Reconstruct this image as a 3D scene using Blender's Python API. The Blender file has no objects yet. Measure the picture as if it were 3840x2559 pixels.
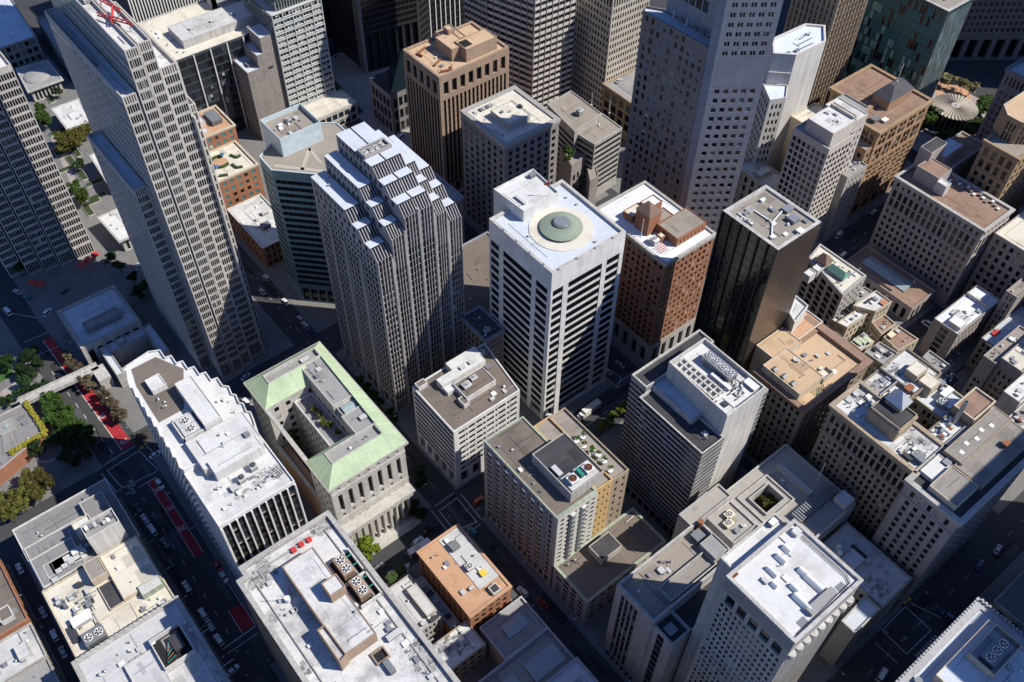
import bpy, math, random
from mathutils import Vector, Matrix
R = math.radians
random.seed(7)
sc = bpy.context.scene
COL = sc.collection

# ------------------------------------------------------------------ camera
FOC, PIT, ROLL, YAW, CAMH = 3519.94, R(49.5915), R(0.99758), R(50.4203), 300.0
cp, sp_ = math.cos(PIT), math.sin(PIT)
FW = Vector((math.cos(YAW) * cp, math.sin(YAW) * cp, -sp_))
rt0 = Vector((math.sin(YAW), -math.cos(YAW), 0))
up0 = rt0.cross(FW)
RT = math.cos(ROLL) * rt0 + math.sin(ROLL) * up0
UP = -math.sin(ROLL) * rt0 + math.cos(ROLL) * up0
cam = bpy.data.cameras.new('camera')
cam.sensor_width = 36.0
cam.lens = FOC / 3840 * 36
cam.clip_start = 1.0
cam.clip_end = 6000
co = bpy.data.objects.new('camera', cam)
COL.objects.link(co)
co.matrix_world = Matrix(((RT.x, UP.x, -FW.x, 0), (RT.y, UP.y, -FW.y, 0), (RT.z, UP.z, -FW.z, CAMH), (0, 0, 0, 1)))
sc.camera = co

# ------------------------------------------------------------------ daylight
SUN_AZ, SUN_EL = R(-45.7), R(47.5)
SUN = Vector((math.cos(SUN_AZ) * math.cos(SUN_EL), math.sin(SUN_AZ) * math.cos(SUN_EL), math.sin(SUN_EL)))
w = bpy.data.worlds.new("World")
sc.world = w
w.use_nodes = True
nt = w.node_tree
sky = nt.nodes.new('ShaderNodeTexSky')
sky.sky_type = 'NISHITA'
sky.sun_disc = False
sky.sun_elevation = SUN_EL
sky.sun_rotation = R(135.7)
bg = nt.nodes['Background']
bg.inputs['Strength'].default_value = 0.085
sky.ozone_density = 4.0
sky.dust_density = 0.4
hz = nt.nodes.new('ShaderNodeMix')              # a slightly cooler sky, as the camera's white balance saw it
hz.data_type = 'RGBA'; hz.blend_type = 'MULTIPLY'; hz.inputs[0].default_value = 1.0
hz.inputs[7].default_value = (.72, .91, 1.30, 1)
nt.links.new(sky.outputs[0], hz.inputs[6])
nt.links.new(hz.outputs[2], bg.inputs['Color'])
sl = bpy.data.lights.new('sun', 'SUN')
sl.energy = 5.0
sl.angle = R(0.5)
sl.color = (1.0, 0.95, 0.86)
so = bpy.data.objects.new('sun', sl)
COL.objects.link(so)
so.rotation_euler = SUN.to_track_quat('Z', 'Y').to_euler()
sc.view_settings.view_transform = 'Standard'
sc.view_settings.look = 'None'
sc.view_settings.gamma = 1.0
sc.view_settings.use_curve_mapping = False
sc.view_settings.exposure = 0.27
sc.cycles.max_bounces = 6
sc.cycles.diffuse_bounces = 3
sc.cycles.glossy_bounces = 2
sc.cycles.transmission_bounces = 2
sc.cycles.caustics_reflective = False
sc.cycles.caustics_refractive = False

# ------------------------------------------------------------------ measuring the photograph (a pixel of a known height becomes a point on that level)
TILE = dict(A=(0, 0), B=(950, 0), C=(1900, 0), D=(2840, 0), E=(0, 850), F=(950, 850), G=(1900, 850), H=(2840, 850),
            I=(0, 1659), J=(950, 1659), K=(1900, 1659), L=(2840, 1659))
def nat(s):
    t, (x, y) = s[0], [float(q) for q in s[1:].split(',')]
    return (x, y) if t == 'N' else (TILE[t][0] + x / 1.742, TILE[t][1] + y / 1.742)
def at(s, z=0.0):
    u, v = nat(s) if isinstance(s, str) else s
    d = FW * FOC + RT * (u - 1920) - UP * (v - 1279.5)
    t = (z - CAMH) / d.z
    return (d.x * t, d.y * t)
def P(s, h):                                  # polygon from listed corners on the level h
    return [at(q, h) for q in s.split()]
def RC(s, h):                                 # axis-parallel rectangle from front, right and left corners
    c, r, l = [at(q, h) for q in s.split()]
    return BX((c[0] + l[0]) / 2, (c[1] + r[1]) / 2, r[0], l[1])
def BX(x0, y0, x1, y1):
    return [(x0, y0), (x1, y0), (x1, y1), (x0, y1)]
def RR(x, y, wx, wy, ang):                    # turned rectangle from its front corner
    a = R(ang); c, s = math.cos(a), math.sin(a)
    return [(x + u * c - v * s, y + u * s + v * c) for u, v in ((0, 0), (wx, 0), (wx, wy), (0, wy))]
def proj(p):
    q = Vector(p) - Vector((0, 0, CAMH))
    dz = max(q.dot(FW), 1)
    return 1920 + FOC * q.dot(RT) / dz, 1279.5 - FOC * q.dot(UP) / dz, dz

# ------------------------------------------------------------------ materials
MATS = {}
ROOFC = {}
def _nodes(name):
    m = bpy.data.materials.new(name)
    m.use_nodes = True
    n = m.node_tree.nodes
    return m, m.node_tree, n, m.node_tree.links, n['Principled BSDF']
def _mul(n, L, a, b, fac=1.0, mode='MULTIPLY'):
    x = n.new('ShaderNodeMix'); x.data_type = 'RGBA'; x.blend_type = mode
    x.inputs['Factor'].default_value = fac
    for s, i in ((a, 6), (b, 7)):
        if isinstance(s, tuple): x.inputs[i].default_value = (*s[:3], 1)
        else: L.new(s, x.inputs[i])
    return x
def _ramp(n, L, src, p0, c0, p1, c1):
    r = n.new('ShaderNodeValToRGB'); e = r.color_ramp.elements
    e[0].position, e[1].position = p0, p1
    e[0].color = (*([c0] * 3 if not isinstance(c0, tuple) else c0), 1)
    e[1].color = (*([c1] * 3 if not isinstance(c1, tuple) else c1), 1)
    L.new(src, r.inputs[0]); return r.outputs[0]
def _noise(n, L, vec, scale, detail=4, rough=.6, sx=None):
    if sx:
        mp = n.new('ShaderNodeMapping'); mp.inputs['Scale'].default_value = sx
        L.new(vec, mp.inputs[0]); vec = mp.outputs[0]
    t = n.new('ShaderNodeTexNoise'); t.inputs['Scale'].default_value = scale
    t.inputs['Detail'].default_value = detail; t.inputs['Roughness'].default_value = rough
    L.new(vec, t.inputs['Vector']); return t.outputs[0]
def wall(name, rgb, rough=.82, var=.16, streak=.2, brick=None, mortar=.75, spec=.3, metal=0, jit=.08):
    """masonry, concrete or metal cladding: blotches, rain streaks and, when brick=(w,h) is given, joints"""
    if name in MATS: return MATS[name]
    m, t, n, L, b = _nodes(name)
    tc = n.new('ShaderNodeTexCoord'); o = tc.outputs['Object']
    big = _ramp(n, L, _noise(n, L, o, .07, 3), .3, 1 - var, .7, 1.0 + var * .3)
    fine = _ramp(n, L, _noise(n, L, o, 1.3, 5), .25, 1 - var * .8, .75, 1.0 + var * .3)
    st = _ramp(n, L, _noise(n, L, o, 1.0, 3, .7, (.9, .9, .035)), .35, 1 - streak, .6, 1.0)
    c = _mul(n, L, rgb, big); c = _mul(n, L, c.outputs[2], fine); c = _mul(n, L, c.outputs[2], st)
    if brick:
        sx = n.new('ShaderNodeSeparateXYZ'); L.new(o, sx.inputs[0])
        ad = n.new('ShaderNodeMath'); ad.operation = 'ADD'; L.new(sx.outputs[0], ad.inputs[0]); L.new(sx.outputs[1], ad.inputs[1])
        cb = n.new('ShaderNodeCombineXYZ'); L.new(ad.outputs[0], cb.inputs[0]); L.new(sx.outputs[2], cb.inputs[1])
        bt = n.new('ShaderNodeTexBrick'); L.new(cb.outputs[0], bt.inputs['Vector'])
        bt.inputs['Scale'].default_value = 1; bt.inputs['Brick Width'].default_value = brick[0]; bt.inputs['Row Height'].default_value = brick[1]
        bt.inputs['Mortar Size'].default_value = min(brick) * .035; bt.offset = 0 if len(brick) > 2 else .5
        bt.inputs['Color1'].default_value = (1 - jit, 1 - jit, 1 - jit, 1); bt.inputs['Color2'].default_value = (1 + jit, 1 + jit, 1 + jit, 1)
        bt.inputs['Mortar'].default_value = (mortar, mortar, mortar, 1)
        c = _mul(n, L, c.outputs[2], bt.outputs[0])
    L.new(c.outputs[2], b.inputs['Base Color'])
    b.inputs['Roughness'].default_value = rough
    b.inputs['Specular IOR Level'].default_value = spec
    b.inputs['Metallic'].default_value = metal
    MATS[name] = m; return m
def roofm(name, rgb, stain=(.2, .19, .18), amt=.45, patch=.3, seam=None, rough=.9, fine=.15, pat=None):
    """flat roofing: dirt washed into blotches, ponding marks, patched sheets and seams"""
    if name in MATS: return MATS[name]
    ROOFC[name] = rgb
    m, t, n, L, b = _nodes(name)
    tc = n.new('ShaderNodeTexCoord'); o = tc.outputs['Object']
    fn = _ramp(n, L, _noise(n, L, o, 1.6, 6, .7), .3, 1 - fine, .7, 1 + fine * .3)
    c = _mul(n, L, rgb, fn)
    big = _ramp(n, L, _noise(n, L, o, .09, 6, .68), .5, 0.0, .68, 1.0)
    x = _mul(n, L, c.outputs[2], tuple(stain), 1, 'MIX'); 
    mu = n.new('ShaderNodeMath'); mu.operation = 'MULTIPLY'; mu.inputs[1].default_value = amt
    L.new(big, mu.inputs[0]); L.new(mu.outputs[0], x.inputs['Factor'])
    spots = _ramp(n, L, _noise(n, L, o, .45, 5, .75), .58, 0.0, .72, 1.0)
    y = _mul(n, L, x.outputs[2], tuple(stain), 1, 'MIX')
    mu2 = n.new('ShaderNodeMath'); mu2.operation = 'MULTIPLY'; mu2.inputs[1].default_value = amt * .7
    L.new(spots, mu2.inputs[0]); L.new(mu2.outputs[0], y.inputs['Factor'])
    # long drainage cracks
    vt = n.new('ShaderNodeTexVoronoi'); vt.feature = 'DISTANCE_TO_EDGE'; vt.inputs['Scale'].default_value = .12
    wob = n.new('ShaderNodeTexNoise'); wob.inputs['Scale'].default_value = .35; L.new(o, wob.inputs['Vector'])
    wx = _mul(n, L, o, wob.outputs[1], .9, 'ADD'); L.new(wx.outputs[2], vt.inputs['Vector'])
    ck = _ramp(n, L, vt.outputs[0], .0, 1 - patch * .35, .02, 1.0)
    z = _mul(n, L, y.outputs[2], ck)
    if seam:
        bt = n.new('ShaderNodeTexBrick'); L.new(o, bt.inputs['Vector']); bt.inputs['Scale'].default_value = 1
        bt.inputs['Brick Width'].default_value = seam[0]; bt.inputs['Row Height'].default_value = seam[1]
        bt.inputs['Mortar Size'].default_value = .05
        bt.inputs['Color1'].default_value = (.93, .93, .93, 1); bt.inputs['Color2'].default_value = (1.04, 1.04, 1.04, 1)
        k = seam[2] if len(seam) > 2 else .8
        bt.inputs['Mortar'].default_value = (k, k, k, 1)
        z = _mul(n, L, z.outputs[2], bt.outputs[0])
    L.new(z.outputs[2], b.inputs['Base Color'])
    b.inputs['Roughness'].default_value = rough
    b.inputs['Specular IOR Level'].default_value = .2
    MATS[name] = m; return m
def plain(name, rgb, rough=.6, metal=0, spec=.4, var=.12, scale=1.5):
    if name in MATS: return MATS[name]
    m, t, n, L, b = _nodes(name)
    tc = n.new('ShaderNodeTexCoord')
    f = _ramp(n, L, _noise(n, L, tc.outputs['Object'], scale, 4), .3, 1 - var, .7, 1 + var * .4)
    L.new(_mul(n, L, rgb, f).outputs[2], b.inputs['Base Color'])
    b.inputs['Roughness'].default_value = rough; b.inputs['Metallic'].default_value = metal
    b.inputs['Specular IOR Level'].default_value = spec
    MATS[name] = m; return m
def glass(name, rgb, rough=.06, spec=.6):
    if name in MATS: return MATS[name]
    m = plain(name, rgb, rough, 0, spec, .25, .25); t = m.node_tree; n = t.nodes      # panes are never quite flat: wavy reflections
    ns = n.new('ShaderNodeTexNoise'); ns.inputs['Scale'].default_value = .8; ns.inputs['Detail'].default_value = 2
    g = n.new('ShaderNodeNewGeometry'); t.links.new(g.outputs['Position'], ns.inputs['Vector'])
    bp = n.new('ShaderNodeBump'); bp.inputs['Strength'].default_value = .18; bp.inputs['Distance'].default_value = .25
    t.links.new(ns.outputs[0], bp.inputs['Height']); t.links.new(bp.outputs[0], n['Principled BSDF'].inputs['Normal']); return m
GL = [glass('glass_dark', (.008, .009, .011)), glass('glass_blue', (.018, .026, .036)), plain('blind_grey', (.15, .15, .145), .55), plain('blind_pale', (.42, .4, .35), .6),
      glass('glass_teal', (.040, .185, .195), .2, .35), glass('glass_teal_pale', (.28, .54, .53), .2, .35), plain('mullion', (.10, .10, .105), .5), glass('glass_sky', (.09, .13, .16), .06, .9), plain('window_surround', (.30, .30, .31), .5)]
KIND = {'f': (.42, .22, .08, .02, 0, 0, 0, .26), 'd': (.80, .15, .04, .01), 'o': (.64, .20, .11, .05), 'b': (.30, .25, .28, .17), 'p': (.35, .15, .2, .3), 's': (.45, .35, .12, .03, 0, 0, 0, .05),
        't': (.16, .0, .0, 0, .56, .28), 'w': (.50, .30, .05, .02, 0, 0, 0, .13), 'k': (1.0,)}

# ------------------------------------------------------------------ mesh building
LOC = {}
class MB:
    def __init__(s): s.v, s.f, s.m = [], [], []
    def face(s, pts, m=0):
        i = len(s.v); s.v += [tuple(p) for p in pts]; s.f.append(tuple(range(i, i + len(pts)))); s.m.append(m)
    def prism(s, poly, z0, z1, m=0, mt=None, top=True, bot=False):
        k = len(poly)
        for i in range(k):
            a, b = poly[i], poly[(i + 1) % k]
            s.face([(a[0], a[1], z0), (b[0], b[1], z0), (b[0], b[1], z1), (a[0], a[1], z1)], m)
        if top: s.face([(p[0], p[1], z1) for p in poly], m if mt is None else mt)
        if bot: s.face([(p[0], p[1], z0) for p in reversed(poly)], m)
    def box(s, x0, y0, z0, x1, y1, z1, m=0, mt=None, bot=False):
        s.prism(BX(min(x0, x1), min(y0, y1), max(x0, x1), max(y0, y1)), z0, z1, m, mt, True, bot)
    def ring(s, po, pi, z0, z1, m=0, bot=True):
        k = len(po)
        for i in range(k):
            j = (i + 1) % k
            a, b, c, d = po[i], po[j], pi[j], pi[i]
            s.face([(*a, z0), (*b, z0), (*b, z1), (*a, z1)], m)
            s.face([(*c, z0), (*d, z0), (*d, z1), (*c, z1)], m)
            s.face([(*a, z1), (*b, z1), (*c, z1), (*d, z1)], m)
            if bot: s.face([(*d, z0), (*c, z0), (*b, z0), (*a, z0)], m)
    def cyl(s, x, y, z0, z1, r, n=12, m=0, mt=None, r1=None):
        r1 = r if r1 is None else r1
        a = [(x + r * math.cos(2 * math.pi * i / n), y + r * math.sin(2 * math.pi * i / n)) for i in range(n)]
        b = [(x + r1 * math.cos(2 * math.pi * i / n), y + r1 * math.sin(2 * math.pi * i / n)) for i in range(n)]
        for i in range(n):
            j = (i + 1) % n
            s.face([(*a[i], z0), (*a[j], z0), (*b[j], z1), (*b[i], z1)], m)
        s.face([(*p, z1) for p in b], m if mt is None else mt)
    def tube(s, p, q, r, n=6, m=0):
        p, q = Vector(p), Vector(q); d = (q - p).normalized()
        u = d.orthogonal().normalized(); v = d.cross(u)
        A = [p + r * (math.cos(6.2832 * i / n) * u + math.sin(6.2832 * i / n) * v) for i in range(n)]
        B = [x + (q - p) for x in A]
        for i in range(n):
            j = (i + 1) % n
            s.face([A[i], A[j], B[j], B[i]], m)
        s.face(B, m); s.face(A[::-1], m)
    def bar(s, p, q, wd, ht, m=0):                # rectangular bar lying between two points
        p, q = Vector(p), Vector(q); d = (q - p); d.z = 0; d.normalize(); t = Vector((-d.y, d.x, 0)) * wd / 2; h = Vector((0, 0, ht))
        c = [p - t, p + t, q + t, q - t]
        s.face([c[0] + h, c[3] + h, c[2] + h, c[1] + h], m)
        for i in range(4):
            j = (i + 1) % 4
            s.face([c[j], c[i], c[i] + h, c[j] + h], m)
    def build(s, name, mats, parent=None, smooth=False, loc=None):
        off = LOC[parent.name] if parent is not None else (loc or (0, 0, 0))
        me = bpy.data.meshes.new(name)
        me.from_pydata([(a - off[0], b - off[1], c - off[2]) for a, b, c in s.v], [], s.f)
        for m in (mats if isinstance(mats, (list, tuple)) else [mats]): me.materials.append(m)
        me.polygons.foreach_set('material_index', s.m)
        if smooth: me.polygons.foreach_set('use_smooth', [True] * len(s.f))
        me.update()
        o = bpy.data.objects.new(name, me); COL.objects.link(o)
        if parent is not None: o.parent = parent
        elif loc: o.location = loc
        LOC[o.name] = off
        return o
def tag(o, label=None, cat=None, group=None, kind=None):
    if label: o['label'] = label
    if cat: o['category'] = cat
    if group: o['group'] = group
    if kind: o['kind'] = kind
    return o
def empty(name, loc, label, cat, group=None):
    o = bpy.data.objects.new(name, None); COL.objects.link(o); o.location = loc; o.empty_display_size = .5
    LOC[o.name] = tuple(loc)
    return tag(o, label, cat, group)
def inset(poly, d):
    k = len(poly); out = []
    for i in range(k):
        a, b, c = [Vector(poly[(i + q) % k]) for q in (-1, 0, 1)]
        e1, e2 = (b - a).normalized(), (c - b).normalized()
        n1, n2 = Vector((-e1.y, e1.x)), Vector((-e2.y, e2.x))
        den = 1 + n1.dot(n2)
        o = (n1 + n2) * (d / max(den, .2))
        out.append((b.x + o.x, b.y + o.y))
    return out

# ------------------------------------------------------------------ facades
def Z(top, nx=0, ww=.6, ny=1, hh=.55, m=1.0, d=.45, sp=0, sm=None, k='o', cx=None, fin=None, mull=0, sill=None, band=0, off=0, pair=False):
    if ny > 1 and k != 't': hh = min(hh * 1.18, .93); ww = min(ww * 1.12, .95)
    return dict(top=top, nx=nx, ww=ww, ny=ny, hh=hh, m=m, d=d, sp=sp, sm=sm, k=k, cx=cx, fin=fin, mull=mull, sill=sill, band=band, off=off, pair=pair)
def facade(W, panes, a, b, z0, z1, S, wm=0):
    A, B = Vector(a), Vector(b); Ln = (B - A).length
    if Ln < .05: return
    u = (B - A) / Ln; nrm = Vector((u.y, -u.x))
    def pt(x, z, dep=0):
        p = A + u * x - nrm * dep
        return (p.x, p.y, z)
    def q(x0, zl, x1, zh, dep=0, m=wm):
        if x1 - x0 > 1e-3 and zh - zl > 1e-3:
            W.face([pt(x0, zl, dep), pt(x1, zl, dep), pt(x1, zh, dep), pt(x0, zh, dep)], m)
    if not S:
        q(0, z0, Ln, z1); return
    zb = z0
    for g in S:
        zt = min(g['top'], z1)
        if zt - zb < .05: continue
        if g['cx']: cols = [(f0 * Ln, f1 * Ln) for f0, f1 in g['cx']]
        elif g['nx']:
            bw = (Ln - 2 * g['m']) / g['nx']; cols = []
            for i in range(g['nx']):
                c0 = g['m'] + bw * i; e = bw * (1 - g['ww']) / 2
                if g['pair']:
                    mid = c0 + bw / 2; hw = bw * g['ww'] / 2
                    cols += [(mid - hw, mid - bw * .04), (mid + bw * .04, mid + hw)]
                else: cols.append((c0 + e, c0 + bw - e))
        else: cols = []
        rows = []
        if cols:
            rh = (zt - zb) / g['ny']
            for i in range(g['ny']):
                s = g['sill'] if g['sill'] is not None else (1 - g['hh']) * .45
                rows.append((zb + rh * (i + s), zb + rh * (i + s + g['hh'])))
        x = 0; d, spd = g['d'], g['sp']
        if g['ny'] > 1: d = min(d, .17 + spd * .45); spd = min(spd, .22)
        sm = wm if g['sm'] is None else g['sm']
        for (c0, c1) in cols:
            q(x, zb, c0, zt)
            x = c1; zz = zb
            if spd:
                W.face([pt(c0, zb, spd), pt(c0, zb, 0), pt(c0, zt, 0), pt(c0, zt, spd)], wm)
                W.face([pt(c1, zb, 0), pt(c1, zb, spd), pt(c1, zt, spd), pt(c1, zt, 0)], wm)
                W.face([pt(c0, zt, 0), pt(c1, zt, 0), pt(c1, zt, spd), pt(c0, zt, spd)], wm)
                W.face([pt(c0, zb, spd), pt(c1, zb, spd), pt(c1, zb, 0), pt(c0, zb, 0)], wm)
            for (r0, r1) in rows:
                q(c0, zz, c1, r0, spd, sm)
                W.face([pt(c0, r0, d), pt(c0, r0, spd), pt(c0, r1, spd), pt(c0, r1, d)], sm)
                W.face([pt(c1, r0, spd), pt(c1, r0, d), pt(c1, r1, d), pt(c1, r1, spd)], sm)
                W.face([pt(c0, r1, spd), pt(c1, r1, spd), pt(c1, r1, d), pt(c0, r1, d)], sm)
                W.face([pt(c0, r0, d), pt(c1, r0, d), pt(c1, r0, spd), pt(c0, r0, spd)], sm)
                cpt = A + u * ((c0 + c1) / 2) - nrm * (d - .01)
                panes.append((cpt.x, cpt.y, (r0 + r1) / 2, math.atan2(u.y, u.x), round(c1 - c0 + .02, 2), round(r1 - r0 + .02, 2), g['k'], g['mull'], nrm))
                zz = r1
            q(c0, zz, c1, zt, spd, sm)
        q(x, zb, Ln, zt)
        if g['fin'] and cols:                      # upright fins on the bay lines
            fw, fd, fm = g['fin']; mids = [0 + fw / 2] + [(cols[i][1] + cols[i + 1][0]) / 2 for i in range(len(cols) - 1)] + [Ln - fw / 2]
            for c in mids:
                p0, p1 = c - fw / 2, c + fw / 2
                W.face([pt(p0, zb, -fd), pt(p1, zb, -fd), pt(p1, zt, -fd), pt(p0, zt, -fd)], fm)
                W.face([pt(p0, zb, 0), pt(p0, zb, -fd), pt(p0, zt, -fd), pt(p0, zt, 0)], fm)
                W.face([pt(p1, zb, -fd), pt(p1, zb, 0), pt(p1, zt, 0), pt(p1, zt, -fd)], fm)
                W.face([pt(p0, zt, -fd), pt(p1, zt, -fd), pt(p1, zt, 0), pt(p0, zt, 0)], fm)
        if g['band']:                              # projecting string course on top of the zone
            bh = g['band']
            W.face([pt(-.0, zt - bh, -.35), pt(Ln, zt - bh, -.35), pt(Ln, zt, -.35), pt(0, zt, -.35)], wm)
            W.face([pt(0, zt, -.35), pt(Ln, zt, -.35), pt(Ln, zt, 0), pt(0, zt, 0)], wm)
            W.face([pt(0, zt - bh, 0), pt(Ln, zt - bh, 0), pt(Ln, zt - bh, -.35), pt(0, zt - bh, -.35)], wm)
            W.face([pt(0, zt - bh, 0), pt(0, zt - bh, -.35), pt(0, zt, -.35), pt(0, zt, 0)], wm)
            W.face([pt(Ln, zt - bh, -.35), pt(Ln, zt - bh, 0), pt(Ln, zt, 0), pt(Ln, zt, -.35)], wm)
        zb = zt
    if z1 - zb > .02: q(0, zb, Ln, z1)
rngw = random.Random(3)
def pane_quads(w_, h_, kind, mull, rng):
    """glass, sometimes with a half-drawn blind, and mullions, in the window's own frame (x right, z up, -y outward)"""
    wt = KIND[kind]; mi = rng.choices(range(len(wt)), wt)[0]
    out = []
    def qq(x0, z0, x1, z1, y, m): out.append(([(x0, y, z0), (x1, y, z0), (x1, y, z1), (x0, y, z1)], m))
    if kind == 'f':                            # pale window surround
        e = .22
        for r in ((-w_ / 2, -h_ / 2, w_ / 2, -h_ / 2 + e), (-w_ / 2, h_ / 2 - e, w_ / 2, h_ / 2), (-w_ / 2, -h_ / 2 + e, -w_ / 2 + e, h_ / 2 - e), (w_ / 2 - e, -h_ / 2 + e, w_ / 2, h_ / 2 - e)): qq(*r, -.06, 8)
    nseg = max(1, int(mull)) if mull else 1
    for i in range(nseg):
        x0, x1 = -w_ / 2 + w_ * i / nseg, -w_ / 2 + w_ * (i + 1) / nseg
        mm = mi if nseg == 1 else rng.choices(range(len(wt)), wt)[0]
        if mm in (2, 3) and rng.random() < .75:
            fr = rng.choice((.3, .45, .6, .8)); zc = h_ / 2 - h_ * fr
            qq(x0, zc, x1, h_ / 2, 0, mm); qq(x0, -h_ / 2, x1, zc, 0, 0)
        else: qq(x0, -h_ / 2, x1, h_ / 2, 0, mm)
        if i: qq(x0 - .08, -h_ / 2, x0 + .08, h_ / 2, -.07, 6)
    return out
PM = {}
def pane_mesh(w_, h_, kind, mull):
    key = (w_, h_, kind, mull, rngw.randrange(5))
    if key not in PM:
        mb = MB()
        for pts, m in pane_quads(w_, h_, kind, mull, rngw): mb.face(pts, m)
        me = bpy.data.meshes.new('window'); me.from_pydata(mb.v, [], mb.f)
        for g in GL: me.materials.append(g)
        me.polygons.foreach_set('material_index', mb.m); me.update(); PM[key] = me
    return PM[key]
NWIN = 100
def put_windows(root, panes, name='window'):
    sc_ = []
    for p in panes:
        u, v, dz = proj(p[:3])
        toc = Vector((-p[0], -p[1], CAMH - p[2])).normalized()
        face = max(p[8].x * toc.x + p[8].y * toc.y, 0)
        ins = -60 < u < 3900 and -60 < v < 2620
        sc_.append((p[4] * p[5] * face / dz ** 2 if ins and face > .02 else -1, u))
    order = sorted(range(len(panes)), key=lambda i: -sc_[i][0])
    ox, oy, oz = LOC[root.name]
    mb = MB(); n = 0
    for i in order:
        x, y, z, th, w_, h_, kind, mull, nrm = panes[i]
        if n < NWIN and sc_[i][0] > 0:
            o = bpy.data.objects.new(name, pane_mesh(w_, h_, kind, mull)); COL.objects.link(o)
            o.parent = root; o.location = (x - ox, y - oy, z - oz); o.rotation_euler = (0, 0, th); n += 1
        else:
            c, s = math.cos(th), math.sin(th)
            for pts, m in pane_quads(w_, h_, kind, mull, rngw):
                mb.face([(x + px * c - py * s, y + px * s + py * c, z + pz) for px, py, pz in pts], m)
    if mb.f: tag(mb.build('windows', GL, root), kind='stuff')

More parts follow.
